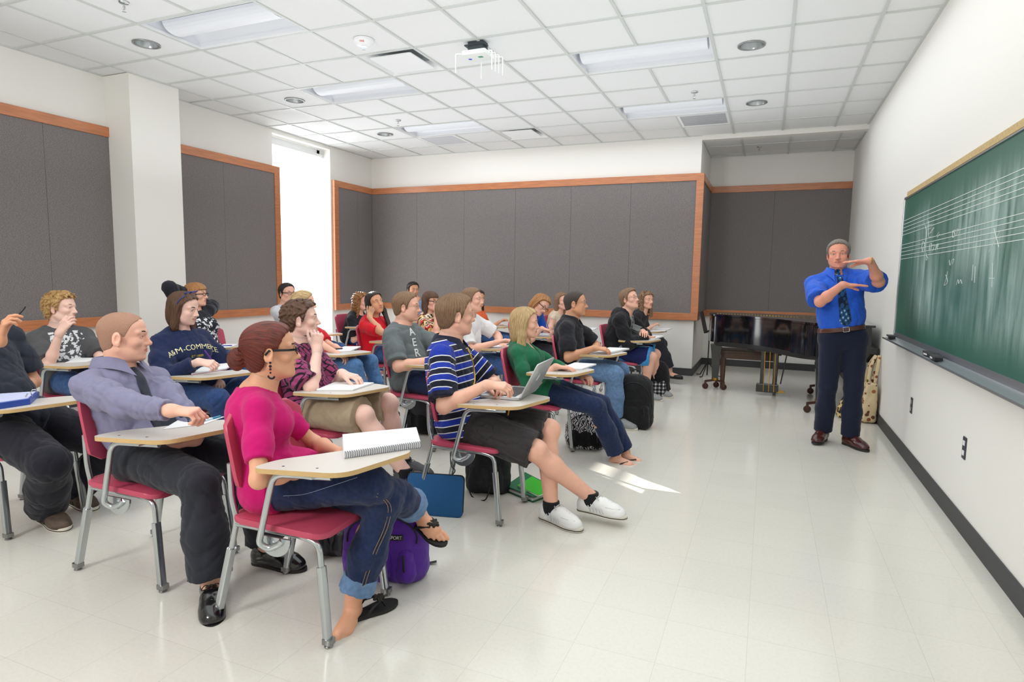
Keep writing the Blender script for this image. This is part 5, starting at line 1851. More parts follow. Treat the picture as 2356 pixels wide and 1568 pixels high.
def make_tie(B, o, m, w=0.040, length=0.42, top=0.02, knot=True):
    t = bvh_of(o)
    c0 = B.NB + B.fch * 0.07 * B.s - B.up * (0.030 + top); f = B.fch
    bm = BM(); rows = []
    n = 22
    for i in range(n + 1):
        k = i / n
        z = k * length
        ww = (0.017 + (w - 0.017) * k ** 0.8) if k < 0.93 else w * (1 - (k - 0.93) / 0.075)
        r = []
        for j in (-1, -0.5, 0, 0.5, 1):
            p = c0 - B.org - B.up * z + B.lch * ww * j + f * 0.25
            h = t.ray_cast(Vector(p), Vector(-f), 0.6)
            q = h[0] if h[0] is not None else Vector(p - f * 0.25)
            r.append(q + Vector(f) * (0.004 + 0.004 * (1 - j * j)))
        rows.append([bm.verts.new(q) for q in r])
    for A, C in zip(rows[:-1], rows[1:]):
        for j in range(4): bm.faces.new((A[j], A[j + 1], C[j + 1], C[j]))
    tie = obj('tie', bm, m, B.root, True)
    sm = tie.modifiers.new('thick', 'SOLIDIFY'); sm.thickness = 0.005; sm.offset = -1
    if knot:
        S_ = Solid(); k0 = c0 + B.up * 0.024 + f * 0.004; p = rows[0]
        S_.cone(k0, k0 - B.up * 0.030 + f * 0.008, 0.021, 0.014, 0.004, (f, 1.5)); build('tie_knot', [S_.mesh(0.003)], m, B.root, B.org)
    return tie


def make_collar(B, m, dr=0.0, up=0.0):
    """folded shirt collar round the neck, open in front"""
    ax = unit(B.hbase - B.NB) * 0.5 + B.up * 0.5; ax = unit(ax)
    f = unit(B.fch - ax * (B.fch @ ax)); l = np.cross(ax, f)
    c = B.NB + ax * (0.030 + up) + f * 0.004
    bm = BM(); rows = []
    s = B.s; R0 = 0.063 + dr
    prof = [(0.004, -0.012, 0), (0.002, 0.030, 0), (0.006, 0.040, 0), (0.014, 0.036, 0.002), (0.030, 0.006, 0.010), (0.036, -0.006, 0.022), (0.031, -0.006, 0.020), (0.012, 0.028, 0.0), (0.008, 0.0, 0)]
    n = 30
    for i in range(n + 1):
        th = math.radians(-158 + 316 * i / n) + math.pi
        fr = abs(i / n - 0.5) * 2
        ring = []
        for r, z, p in prof:
            rr = (R0 + r) * s; pt = fr ** 6 * p * 2.2
            dz = -0.018 * (1 - math.cos(th)) * 0.5 * 0 - 0.020 * fr ** 3
            ring.append(bm.verts.new(c - B.org + f * (math.cos(th) * rr * 1.02 + pt) + l * (math.sin(th) * rr) + ax * (z + dz - pt * 1.1)))
        rows.append(ring)
    k = len(prof)
    for A, C in zip(rows[:-1], rows[1:]):
        for j in range(k): bm.faces.new((A[j], A[(j + 1) % k], C[(j + 1) % k], C[j]))
    bm.faces.new(rows[0][::-1]); bm.faces.new(rows[-1])
    return obj('collar', bm, m, B.root, True, 45)
# ------------------------------------------------------------------ the people in the photograph
def cloth(name, rgb, rough=0.85, bump=0.10, bscale=520, var=0.05, vscale=30):
    return mat('cloth_' + name, rgb, rough, spec=0.25, bump=bump, bscale=bscale, var=var, vscale=vscale, sheen=0.12)


def pattern(name, fn):
    """cloth whose pattern follows the garment (x across, y along body or sleeve)"""
    m = cloth(name, (128, 128, 128), var=0.0)
    nt = m.node_tree; b = nt.nodes['Principled BSDF']
    at = N(nt, 'ShaderNodeAttribute', attribute_name='rest')
    nt.links.new(fn(nt, at.outputs['Vector']), b.inputs['Base Color'])
    return m


def ramp(nt, fac, stops, mode='CONSTANT'):
    r = N(nt, 'ShaderNodeValToRGB'); e = r.color_ramp; e.interpolation = mode
    while len(e.elements) < len(stops): e.elements.new(0.5)
    for k, (p, c) in zip(e.elements, stops): k.position = p; k.color = (*lin(c), 1)
    nt.links.new(fac, r.inputs[0]); return r.outputs[0]


def math_(nt, op, a, b=None, c=None):
    n = N(nt, 'ShaderNodeMath', operation=op)
    for i, v in enumerate((a, b, c)):
        if v is None: continue
        if isinstance(v, (int, float)): n.inputs[i].default_value = v
        else: nt.links.new(v, n.inputs[i])
    return n.outputs[0]


def noise_(nt, vec, sc, det=3, scale3=(1, 1, 1)):
    mp = N(nt, 'ShaderNodeMapping'); mp.inputs['Scale'].default_value = scale3; nt.links.new(vec, mp.inputs[0])
    n = N(nt, 'ShaderNodeTexNoise'); n.inputs['Scale'].default_value = sc; n.inputs['Detail'].default_value = det; nt.links.new(mp.outputs[0], n.inputs['Vector']); return n.outputs[0]


def sepxyz(nt, v):
    s = N(nt, 'ShaderNodeSeparateXYZ'); nt.links.new(v, s.inputs[0]); return s.outputs


def f_stripes(nt, v):
    y = math_(nt, 'FRACT', math_(nt, 'MULTIPLY_ADD', sepxyz(nt, v)[1], 1 / 0.074, 5.0))
    c = ramp(nt, y, [(0, (28, 52, 160)), (0.42, (226, 228, 232)), (0.50, (24, 28, 42)), (0.92, (226, 228, 232))])
    s_ = sepxyz(nt, v); cuff = math_(nt, 'MULTIPLY', math_(nt, 'LESS_THAN', s_[2], -5.0), math_(nt, 'LESS_THAN', s_[1], 0.238))
    mx = N(nt, 'ShaderNodeMix', data_type='RGBA'); nt.links.new(cuff, mx.inputs[0]); nt.links.new(c, mx.inputs[6]); mx.inputs[7].default_value = (*lin((26, 30, 48)), 1); return mx.outputs[2]


def f_plaid(nt, v):
    br = N(nt, 'ShaderNodeTexBrick', offset=0.35, squash=1.4, squash_frequency=3); br.inputs['Scale'].default_value = 1.0
    br.inputs['Brick Width'].default_value = 0.052; br.inputs['Row Height'].default_value = 0.026; br.inputs['Mortar Size'].default_value = 0.0042; br.inputs['Mortar Smooth'].default_value = 0.1
    br.inputs['Color1'].default_value = (*lin((168, 66, 118)), 1); br.inputs['Color2'].default_value = (*lin((138, 62, 100)), 1); br.inputs['Mortar'].default_value = (*lin((34, 22, 34)), 1)
    mp = N(nt, 'ShaderNodeMapping'); mp.inputs['Rotation'].default_value = (0, 0, 1.15); nt.links.new(v, mp.inputs[0]); nt.links.new(mp.outputs[0], br.inputs['Vector'])
    return br.outputs[0]


def f_multi(nt, v):
    w = noise_(nt, v, 14, 2)
    y = math_(nt, 'FRACT', math_(nt, 'ADD', math_(nt, 'MULTIPLY', sepxyz(nt, v)[1], 9.0), math_(nt, 'MULTIPLY', w, 1.6)))
    return ramp(nt, y, [(0, (236, 226, 204)), (0.18, (222, 180, 70)), (0.30, (44, 28, 40)), (0.42, (206, 52, 48)), (0.55, (236, 226, 204)), (0.66, (120, 50, 90)), (0.78, (232, 200, 120)), (0.9, (50, 30, 40))])


def f_shorts(nt, v):
    x, y, z = sepxyz(nt, v)
    k = math_(nt, 'MULTIPLY_ADD', math_(nt, 'ADD', x, math_(nt, 'MULTIPLY', math_(nt, 'SUBTRACT', y, 0.30), 0.22)), 5.0, 0.5)
    c = ramp(nt, k, [(0, (200, 203, 203)), (0.70, (60, 150, 214)), (0.78, (24, 34, 86))])
    hem = math_(nt, 'GREATER_THAN', y, 0.395)
    mx = N(nt, 'ShaderNodeMix', data_type='RGBA'); nt.links.new(hem, mx.inputs[0]); nt.links.new(c, mx.inputs[6]); mx.inputs[7].default_value = (*lin((60, 150, 214)), 1); return mx.outputs[2]


def f_graphic(base, cx, y0, y1, hw, cut):
    def fn(nt, v):
        x, y, z = sepxyz(nt, v)
        inx = math_(nt, 'LESS_THAN', math_(nt, 'ABSOLUTE', math_(nt, 'SUBTRACT', x, cx)), hw)
        iny = math_(nt, 'MULTIPLY', math_(nt, 'GREATER_THAN', y, y0), math_(nt, 'LESS_THAN', y, y1))
        fr = math_(nt, 'GREATER_THAN', z, 0.02)
        n = math_(nt, 'GREATER_THAN', noise_(nt, v, 34, 5), cut)
        m = math_(nt, 'MULTIPLY', math_(nt, 'MULTIPLY', inx, iny), math_(nt, 'MULTIPLY', n, fr))
        return ramp(nt, m, [(0, base), (0.5, (226, 228, 230))])
    return fn


denim_dark = cloth('denim_dark', (30, 44, 78), var=0.22, vscale=60)
denim_blue = cloth('denim_blue', (60, 92, 140), var=0.2, vscale=50)
denim_light = cloth('denim_light', (104, 134, 172), var=0.18, vscale=50)
blackcl = cloth('black', (32, 32, 38)); slate = cloth('black_dress', (42, 44, 52))
brow_d = mat('brow_dark', (66, 46, 36), 0.8); brow_l = mat('brow_light', (150, 112, 76), 0.8); brow_g = mat('brow_grey', (120, 104, 92), 0.8)
gl_black = mat('glasses_black', (22, 22, 26), 0.2); gl_wire = mat('glasses_silver', (150, 146, 142), 0.25, 0.9)
wire = dict(m=gl_wire, r=0.0009, temple=0.0010, hh=0.0135)
thick = dict(m=gl_black, r=0.0020, temple=0.0026)
H_lb = hairmat('hair_light_brown', (102, 76, 56), (170, 136, 104), 0.5, 70, 8); H_br = hairmat('hair_brown', (62, 42, 30), (118, 82, 58)); H_dk = hairmat('hair_dark', (24, 19, 18), (58, 46, 40))
H_bl = hairmat('hair_blonde', (150, 112, 66), (230, 204, 152), 0.36); H_cu = hairmat('hair_curly_blond', (150, 108, 62), (222, 184, 124)); H_rb = hairmat('hair_red_blond', (140, 88, 48), (206, 150, 92))
PX = atY
TEACH = np.array([0.6, 5.75])


def toward(p, d=0.0): return math.degrees(math.atan2(TEACH[1] - p[1], TEACH[0] - p[0])) + d


PEOPLE = {}


def P_(key, label, **sp):
    sp.setdefault('look', (toward(sp['hc']), 0, 0))
    PEOPLE[key] = person(key, label, sp)
    return PEOPLE[key]


def sl(key, *p): return seatpt(key, p)


magenta = cloth('magenta_knit', (196, 10, 106), bump=0.14, bscale=420)
P_('magenta', 'person with red hair in a bun, magenta sweater, rolled jeans, nearest the camera',
   sex='f', s=1.0, near=0, hc=PX(622, 812, 1.93), pel=sl('magenta', -0.10, 0, 0.525), look=(45, 2, 0), skin='warm', browm=brow_d, tyaw=40, nb=(-0.060, 0, -0.166), slump=0.05,
   ra=dict(e=PX(600, 1060, 1.70), w=PX(735, 1066, 1.90), curl=(0.4, 0.45, 0.5, 0.5)), la=dict(e=sl('magenta', -0.15, 0.5, 0.4), w=sl('magenta', 0.10, 0.12, 0.63)),
   rl=dict(k=PX(905, 1110, 1.93), a=PX(962, 1168, 2.28), t=(0.88, -0.25, -0.30), u=(0.3, -0.35, 0.9)), ll=dict(k=PX(890, 1120, 2.02), a=PX(812, 1385, 1.93), t=(0.25, -0.97, 0), sandal=(atZ(822, 1415, 0.012), (0.45, 0.9, 0))),
   hair=dict(mat=hairmat('hair_auburn', (58, 18, 14), (138, 58, 38), 0.32), t=0.013, line='cap', flow='bun', ridge=(30, 0.0014), after=[('e', (-0.135, 0, -0.018), (0.036, 0.042, 0.048), 0.012)]),
   glasses=dict(m=gl_black, w=0.0255, hh=0.0165, r=0.0022, temple=0.0032),
   shirt=dict(mat=magenta, t=0.009, sleeve=0.74, hem=0.06, loose=0.006, fold=0.004, lap=0.10, scoop=0.02), pants=dict(mat=denim_dark, t=0.008, len=1.86, flare=0.018, cuff=denim_light),
   shoe='flipflop', shoem=mat('sandal_black', (26, 24, 24), 0.7), flower=mat('flower_black', (40, 36, 30), 0.8))

P_('laptop', 'person in a blue and black striped polo, dark shorts and white sneakers',
   sex='m', s=1.03, thigh=1.10, near=0, hc=PX(1048, 728, 3.22), look=(44, 0, 0), skin='fair', browm=brow_l, iris='blue', tyaw=12, fat=0.05,
   ra=dict(e=PX(990, 930, 2.9), w=PX(1118, 885, 3.02), d=(0.9, 0.35, -0.05), n=(0.1, 0.4, -1), curl=(0.55, 0.6, 0.6, 0.6)), la=dict(e=sl('laptop', -0.02, 0.42, 0.7), w=PX(1128, 890, 3.22), d=(0.8, -0.45, 0.0), n=(0, -0.6, -1), curl=(0.8, 0.8, 0.8, 0.8)),
   rl=dict(k=PX(1235, 1000, 3.06), a=PX(1358, 1142, 3.32), t=(0.95, -0.1, 0.0)), ll=dict(k=PX(1290, 980, 3.35), a=PX(1268, 1162, 3.2), t=(0.95, -0.35, 0.0)),
   hair=dict(mat=H_lb, t=0.016, line='short', ridge=(40, 0.0020), add=[('e', (0.045, 0, 0.088), (0.05, 0.06, 0.034), 0.02)]), glasses=wire,
   shirt=dict(mat=pattern('polo_stripes', f_stripes), t=0.014, sleeve=0.84, hem=0.10, loose=0.022, fold=0.009, collar=cloth('navy_collar', (28, 34, 54))), pants=dict(mat=cloth('charcoal', (56, 52, 54)), name='shorts', t=0.018, len=0.96, flare=0.022, fold=0.009),
   shoe='sneaker', shoem=mat('sneaker_white', (236, 236, 234), 0.5), lacem=mat('lace_white', (206, 206, 204), 0.7), overm=mat('overlay_grey', (208, 210, 212), 0.5), sock=cloth('black_sock', (26, 26, 30)))

P_('blonde', 'person with blonde hair, green v neck top, jeans and flip flops',
   sex='f', s=1.0, near=1, hc=PX(1207, 745, 4.40), pel=sl('blonde', 0.08, 0, 0.515), look=(20, -3, 0), skin='fair', browm=brow_l, iris='blue', tyaw=6,
   ra=dict(e=PX(1190, 885, 4.15), w=PX(1277, 843, 4.28), d=(0.95, 0.3, -0.05), n=(0, 0, -1), curl=(0.25, 0.25, 0.3, 0.3)), la=dict(e=sl('blonde', 0.0, 0.5, 0.6), w=sl('blonde', 0.34, 0.10, 0.64)),
   rl=dict(k=PX(1375, 900, 4.33), a=PX(1418, 1045, 4.48), t=(0.98, -0.1, 0)), ll=dict(k=PX(1400, 870, 4.55), a=PX(1440, 1038, 4.62), t=(0.98, -0.2, 0.0)),
   hair=dict(mat=H_bl, t=0.016, line='long', ridge=(30, 0.0022), add=[('e', (-0.055, 0, -0.06), (0.060, 0.088, 0.125), 0.04), ('c', (-0.02, 0.075, 0.02), (-0.02, 0.088, -0.16), 0.028, 0.030), ('c', (-0.02, -0.075, 0.02), (-0.02, -0.088, -0.16), 0.028, 0.030)], after=[('c', (-0.004, -0.072, 0.05), (-0.008, -0.086, -0.08), 0.018, 0.026), ('c', (-0.008, -0.086, -0.08), (0.01, -0.085, -0.20), 0.026, 0.020), ('c', (0.01, 0.070, 0.05), (0.02, 0.082, -0.08), 0.018, 0.026), ('c', (0.02, 0.082, -0.08), (0.05, 0.075, -0.19), 0.026, 0.020)], ears=False),
   shirt=dict(mat=cloth('green_knit', (30, 106, 72), bump=0.35), t=0.008, sleeve=1.62, hem=0.05, loose=0.006, fold=0.005, vneck=0.13, vw=0.055), pants=dict(mat=denim_dark, t=0.006, len=1.95, flare=0.026),
   shoe='flipflop', shoem=mat('sandal_brown', (62, 44, 36), 0.7))

P_('blackpolo', 'person with short dark hair, wire glasses, black polo and faded jeans',
   sex='m', s=1.0, near=1, hc=PX(1323, 700, 5.62), look=(12, 2, 0), skin='tan', browm=brow_d, tyaw=4, fat=0.18, full=0.004,
   ra=dict(e=PX(1308, 830, 5.3), w=PX(1368, 800, 5.40), d=(0.95, 0.3, -0.1), n=(0, 0.3, -1), curl=(0.5, 0.5, 0.5, 0.5)), la=dict(e=sl('blackpolo', 0.05, 0.4, 0.75), w=PX(1372, 806, 5.62), d=(0.9, -0.3, 0), curl=(0.2, 0.2, 0.2, 0.2)),
   rl=dict(k=PX(1402, 830, 5.50), a=sl('blackpolo', 0.40, -0.10, 0.09)), ll=dict(k=PX(1430, 820, 5.78), a=sl('blackpolo', 0.46, 0.16, 0.09)),
   hair=dict(mat=hairmat('hair_dark_short', (46, 38, 36), (92, 78, 70), 0.6, 90, 40), t=0.0035, line='short', ridge=(60, 0.0005)), glasses=wire,
   shirt=dict(mat=blackcl, t=0.014, sleeve=0.82, hem=0.08, loose=0.02, fold=0.008, collar=blackcl), pants=dict(mat=denim_light, t=0.016, len=1.95, flare=0.02), shoe='sneaker', shoem=mat('sneaker_grey', (150, 150, 152), 0.6))

hood_b = P_('hoodie', 'person in a black hoodie and basketball shorts with folded arms, looking up',
   sex='m', s=1.0, near=1, hc=PX(1448, 690, 7.05), look=(-22, 14, 0), skin='fair', browm=brow_d, tyaw=-6, gaze=(0, 6),
   ra=dict(e=PX(1442, 800, 6.82), w=PX(1490, 776, 7.0), d=(0.3, 0.9, 0.0), curl=(0.5, 0.5, 0.5, 0.5)), la=dict(e=sl('hoodie', 0.15, 0.36, 0.75), w=sl('hoodie', 0.26, -0.02, 0.78), d=(0.4, -0.9, 0), curl=(0.5, 0.5, 0.5, 0.5)),
   rl=dict(k=PX(1497, 790, 6.98), a=sl('hoodie', 0.32, -0.1, 0.09)), ll=dict(k=PX(1512, 780, 7.25), a=sl('hoodie', 0.40, 0.16, 0.09)),
   hair=dict(mat=H_lb, t=0.018, line='short', ridge=(36, 0.0025), add=[('e', (0.05, 0, 0.088), (0.05, 0.066, 0.036), 0.02)]), glasses=wire,
   shirt=dict(mat=cloth('hoodie_black', (28, 28, 32)), name='hoodie', t=0.022, sleeve=1.95, hem=0.09, loose=0.016, fold=0.009, vneck=0.12, vw=0.05), pants=dict(mat=pattern('basketball_shorts', f_shorts), name='shorts', t=0.024, len=0.98, flare=0.03, fold=0.008), shoe='sneaker', shoem=mat('sneaker_grey', (150, 150, 152), 0.6))

P_('flats', 'person with curly light brown hair, black trousers and black flats beyond the hoodie',
   sex='f', s=1.0, near=2, hc=PX(1487, 692, 8.35), look=(-38, 2, 0), skin='fair', browm=brow_l, tyaw=-8,
   rl=dict(k=PX(1522, 775, 8.25), a=PX(1541, 853, 8.3), t=(0.97, -0.2, 0)), ll=dict(k=sl('flats', 0.42, 0.15, 0.75), a=sl('flats', 0.30, 0.12, 0.09)),
   hair=dict(mat=H_lb, t=0.018, line='long', ridge=(18, 0.007), curl=95, ywid=0.2, add=[('e', (-0.05, 0, -0.07), (0.065, 0.095, 0.13), 0.04), ('c', (-0.0, 0.078, 0.02), (0.01, 0.085, -0.20), 0.028, 0.034), ('c', (-0.0, -0.078, 0.02), (0.01, -0.085, -0.20), 0.028, 0.034)], ears=False),
   shirt=dict(mat=cloth('black_top', (36, 34, 38)), t=0.010, sleeve=1.3, hem=0.06), pants=dict(mat=slate, t=0.012, len=1.88, flare=0.026), shoe='flat', shoem=mat('flat_black', (26, 24, 26), 0.4))

tie_b = P_('tie', 'person with buzz cut hair, lavender grey dress shirt, dark tie and black trousers',
   sex='m', s=1.02, near=0, hc=PX(283, 778, 1.97), pel=sl('tie', 0.0, 0, 0.53), look=(42, -2, 0), skin='fair', browm=brow_d, iris='brown', tyaw=4, nose=1.02,
   ra=dict(e=PX(262, 1030, 1.66), w=PX(412, 950, 1.77), d=(0.9, 0.4, -0.05), n=(0.1, 0.2, -1), curl=(0.85, 0.9, 1.0, 1.0)), la=dict(e=PX(470, 950, 2.30), w=PX(452, 1012, 1.97), d=(-0.6, -0.7, -0.15), n=(-0.2, 0.1, -1), curl=(0.25, 0.3, 0.35, 0.4)),
   rl=dict(k=PX(480, 1040, 1.83), a=PX(486, 1340, 1.80), t=(0.75, -0.65, 0)), ll=dict(k=PX(540, 1010, 2.12), a=atZ(612, 1256, 0.09), t=(0.9, 0.1, 0)),
   hair=dict(mat=hairmat('hair_buzz', (172, 128, 104), (200, 156, 132), 0.7, 90, 40), t=0.0010, line='short', ridge=(70, 0.0002)),
   shirt=dict(mat=cloth('lavender_grey', (126, 124, 152), 0.55), t=0.010, sleeve=1.94, hem=-0.04, tuck=True, loose=0.014, fold=0.009, wl=0.10, collar=cloth('lavender_grey', (126, 124, 152), 0.55), collar_up=0.024, collar_r=0.010), pants=dict(mat=slate, t=0.012, len=1.93, flare=0.034, rise=0.055, fold=0.006),
   shoe='dress', shoem=mat('leather_black', (20, 20, 22), 0.18, coat=0.5))

P_('plaid', 'person in a pink and black plaid shirt and khaki shorts, pen at chin',
   sex='m', s=1.02, near=0, hc=PX(692, 738, 3.08), look=(38, 4, 0), skin='pale', browm=brow_d, iris='brown', tyaw=10, jaw=0.95,
   ra=dict(e=PX(703, 905, 2.84), w=PX(730, 808, 3.02), d=(-0.05, 0.1, 0.95), n=(-0.75, 0.5, 0), curl=(0.9, 1.0, 1.05, 1.1), thumb=(0.5, 0.3)), la=dict(e=PX(735, 870, 3.35), w=PX(785, 858, 3.12), d=(0.9, 0.1, -0.15), n=(0, 0, -1), curl=(0.45, 0.4, 0.4, 0.4)),
   rl=dict(k=PX(890, 960, 2.98), a=PX(932, 1085, 3.08), t=(0.95, 0.2, 0)), ll=dict(k=PX(935, 920, 3.28), a=PX(930, 1062, 3.36), t=(0.97, 0.1, 0)),
   hair=dict(mat=H_br, t=0.018, line='short', ridge=(26, 0.004), curl=95, add=[('e', (0.05, 0, 0.09), (0.05, 0.062, 0.034), 0.02)]),
   shirt=dict(mat=pattern('plaid_pink', f_plaid), t=0.018, sleeve=0.88, hem=0.10, loose=0.024, fold=0.010), pants=dict(mat=cloth('khaki', (176, 156, 130)), name='shorts', t=0.022, len=0.97, flare=0.026, fold=0.006, wl=0.13),
   shoe='sneaker', shoem=mat('sneaker_charcoal', (70, 70, 74), 0.6), sock=cloth('black_sock', (26, 26, 30)))

aero = P_('aero', 'person with brown hair and glasses in a grey tee lettered AERO, dark jeans',
   sex='m', s=1.0, near=1, hc=PX(935, 708, 4.33), look=(20, 0, 0), skin='fair', browm=brow_l, iris='blue', tyaw=2, fat=0.28, full=0.006,
   ra=dict(e=PX(935, 870, 4.0), w=PX(990, 828, 4.15), curl=(0.5, 0.5, 0.5, 0.5)), la=dict(e=sl('aero', 0.0, 0.4, 0.75), w=sl('aero', 0.26, 0.02, 0.74)),
   hair=dict(mat=H_lb, t=0.013, line='short', ridge=(44, 0.0018)), glasses=wire,
   shirt=dict(mat=cloth('grey_tee', (104, 112, 114)), t=0.014, sleeve=0.84, hem=0.10, loose=0.02, fold=0.008), pants=dict(mat=denim_dark, t=0.014), shoe='sneaker', shoem=mat('sneaker_grey', (150, 150, 152), 0.6))

P_('whitetee', 'person with light brown hair in a white tee behind the striped polo man',
   sex='m', s=1.0, near=1, hc=PX(1086, 692, 5.55), look=(8, 3, 0), skin='fair', browm=brow_l, iris='blue', tyaw=6,
   ra=dict(e=PX(1092, 822, 5.25), w=PX(1140, 788, 5.38), curl=(0.4, 0.4, 0.4, 0.4)), la=dict(e=sl('whitetee', 0.1, 0.4, 0.75), w=PX(1152, 790, 5.65), d=(0.6, -0.8, 0), curl=(0.4, 0.4, 0.4, 0.4)),
   hair=dict(mat=H_lb, t=0.014, line='short', ridge=(44, 0.0018)),
   shirt=dict(mat=cloth('white_tee', (232, 230, 230)), t=0.013, sleeve=0.80, hem=0.08, loose=0.02), pants=dict(mat=denim_blue, t=0.014), shoe='sneaker', shoem=mat('sneaker_grey', (150, 150, 152), 0.6))

P_('bluetee', 'person with chin length brown hair and bright blue tee, bent over writing',
   sex='m', s=0.98, near=1, hc=PX(1242, 702, 6.85), look=(-28, -28, -28), skin='fair', browm=brow_d, tyaw=-6, nb=(-0.12, 0.03, -0.085), slump=0.08,
   ra=dict(e=PX(1205, 775, 6.72), w=PX(1246, 755, 6.72), d=(0.9, 0.2, -0.2), curl=(0.7, 0.7, 0.7, 0.7)), la=dict(w=sl('bluetee', 0.30, 0.06, 0.72)),
   hair=dict(mat=H_rb, t=0.020, line='long', ridge=(26, 0.003), ywid=0.1, add=[('e', (-0.05, 0, -0.04), (0.065, 0.090, 0.10), 0.04), ('c', (0.01, 0.078, 0.03), (0.03, 0.085, -0.09), 0.026, 0.03), ('c', (0.01, -0.078, 0.03), (0.03, -0.085, -0.09), 0.026, 0.03)], ears=False), glasses=thick,
   shirt=dict(mat=cloth('blue_tee', (24, 84, 190)), t=0.014, sleeve=0.8, hem=0.08, loose=0.02), pants=dict(mat=slate, t=0.014), shoe='sneaker', shoem=mat('sneaker_grey', (150, 150, 152), 0.6))

P_('floral', 'person with straight brown hair and bare shoulders half hidden behind the black polo',
   sex='f', s=0.98, near=2, hc=PX(1292, 694, 8.15), look=(-30, 0, 0), skin='fair', browm=brow_d, tyaw=-10,
   hair=dict(mat=H_lb, t=0.016, line='long', ridge=(26, 0.002), add=[('e', (-0.055, 0, -0.07), (0.060, 0.086, 0.13), 0.04), ('c', (-0.02, 0.072, 0.02), (-0.03, 0.075, -0.17), 0.028, 0.026), ('c', (-0.02, -0.072, 0.02), (-0.03, -0.075, -0.17), 0.028, 0.026)], ears=False),
   ra=dict(e=PX(1262, 760, 7.95), w=PX(1300, 765, 8.0)),
   shirt=dict(mat=pattern('beige_print', lambda nt, v: ramp(nt, noise_(nt, v, 60, 2), [(0, (120, 100, 84)), (0.5, (214, 196, 172))], 'LINEAR')), t=0.008, sleeve=0.0, hem=0.06, vneck=0.10, vw=0.07), pants=dict(mat=denim_blue), shoe='flat', shoem=mat('flat_black', (26, 24, 26), 0.4))

P_('pen', 'person in a black polo and black trousers at the left edge, raising a pen',
   sex='m', s=1.03, near=0, hc=PX(-72, 690, 2.0), pel=sl('pen', 0.06, 0, 0.53), look=(40, 0, 0), skin='tan', browm=brow_d, tyaw=2, fat=0.12,
   ra=dict(e=PX(28, 930, 1.72), w=PX(64, 788, 1.86), d=(0.22, 0.1, 0.8), n=(0.5, 0.9, 0.2), curl=(0.55, 0.6, 0.7, 0.8), thumb=(0.4, 0.3)), la=dict(e=PX(95, 900, 2.3), w=PX(22, 905, 2.05), d=(0.85, -0.4, 0.0), n=(0, 0, -1), curl=(0.3, 0.35, 0.4, 0.4)),
   rl=dict(k=PX(125, 1030, 1.86), a=atZ(108, 1165, 0.09), t=(0.9, -0.15, 0)), ll=dict(k=PX(175, 960, 2.2), a=atZ(170, 1125, 0.09), t=(0.95, -0.1, 0)),
   hair=dict(mat=H_dk, t=0.010, line='short'),
   shirt=dict(mat=cloth('charcoal_polo', (40, 44, 56)), t=0.016, sleeve=0.80, hem=0.10, loose=0.022, fold=0.009), pants=dict(mat=cloth('black_cargo', (30, 30, 40)), t=0.024, len=1.96, flare=0.034, fold=0.007),
   shoe='sneaker', shoem=mat('sneaker_camo', (86, 70, 58), 0.7, var=0.5, vscale=22))

navy_b = P_('navy', 'person with brown hair, navy college sweatshirt and jeans, smiling while writing',
   sex='f', s=1.02, near=0, hc=PX(422, 712, 3.14), look=(18, -10, 2), skin='pale', browm=brow_d, smile=0.9, tyaw=-4, fat=0.15, full=0.003, gaze=(0, -12),
   ra=dict(e=PX(372, 880, 2.86), w=PX(455, 832, 2.98), d=(0.9, 0.3, -0.1), n=(0, 0.6, -1), curl=(0.8, 0.85, 0.9, 0.9), thumb=(0.45, 0.3)), la=dict(e=PX(520, 830, 3.5), w=PX(508, 876, 3.25), d=(0.6, -0.6, -0.2), curl=(0.4, 0.4, 0.4, 0.4)),
   rl=dict(k=PX(470, 890, 2.98), a=sl('navy', 0.40, -0.05, 0.12)), ll=dict(k=PX(562, 862, 3.38), a=PX(493, 940, 3.10), t=(0.5, -0.7, 0.2), u=(0.2, 0.3, 0.9)),
   hair=dict(mat=H_br, t=0.014, line='long', ridge=(30, 0.0018), ywid=0.3, add=[('e', (-0.05, 0, -0.05), (0.062, 0.085, 0.10), 0.04), ('c', (-0.01, -0.074, 0.02), (-0.005, -0.084, -0.12), 0.026, 0.026)], after=[('c', (0.0, 0.072, 0.04), (0.02, 0.082, -0.09), 0.020, 0.026), ('c', (0.02, 0.082, -0.09), (0.07, 0.07, -0.22), 0.026, 0.022), ('c', (-0.005, -0.073, 0.04), (0.0, -0.082, -0.13), 0.022, 0.026)], ears=False),
   shirt=dict(mat=cloth('navy_sweat', (26, 38, 74)), name='sweatshirt', t=0.022, sleeve=1.85, hem=0.08, loose=0.02, fold=0.010, wl=0.11), pants=dict(mat=cloth('denim_mid', (44, 70, 116), var=0.22, vscale=50), t=0.010, len=1.86, flare=0.014), shoe='flat', shoem=mat('flat_black', (26, 24, 26), 0.4))

P_('ponytail', 'person with blond hair tied back, red top and blue jeans, behind the plaid shirt',
   sex='f', s=1.0, near=1, hc=PX(698, 700, 4.52), look=(40, 0, 0), skin='fair', browm=brow_l, tyaw=8,
   ra=dict(e=PX(745, 800, 4.3), w=PX(775, 812, 4.35)),
   rl=dict(k=PX(835, 850, 4.42), a=PX(850, 945, 4.45)), ll=dict(k=PX(848, 840, 4.65), a=PX(880, 930, 4.7)),
   hair=dict(mat=H_bl, t=0.012, line='cap', flow='back', after=[('e', (-0.13, 0, -0.03), (0.03, 0.03, 0.07), 0.02)]),
   shirt=dict(mat=cloth('red_polo', (206, 22, 40)), t=0.012, sleeve=0.8, hem=0.08, loose=0.016), pants=dict(mat=cloth('denim_sky', (84, 124, 172), var=0.15, vscale=50), t=0.008), shoe='flat', shoem=mat('flat_black', (26, 24, 26), 0.4))

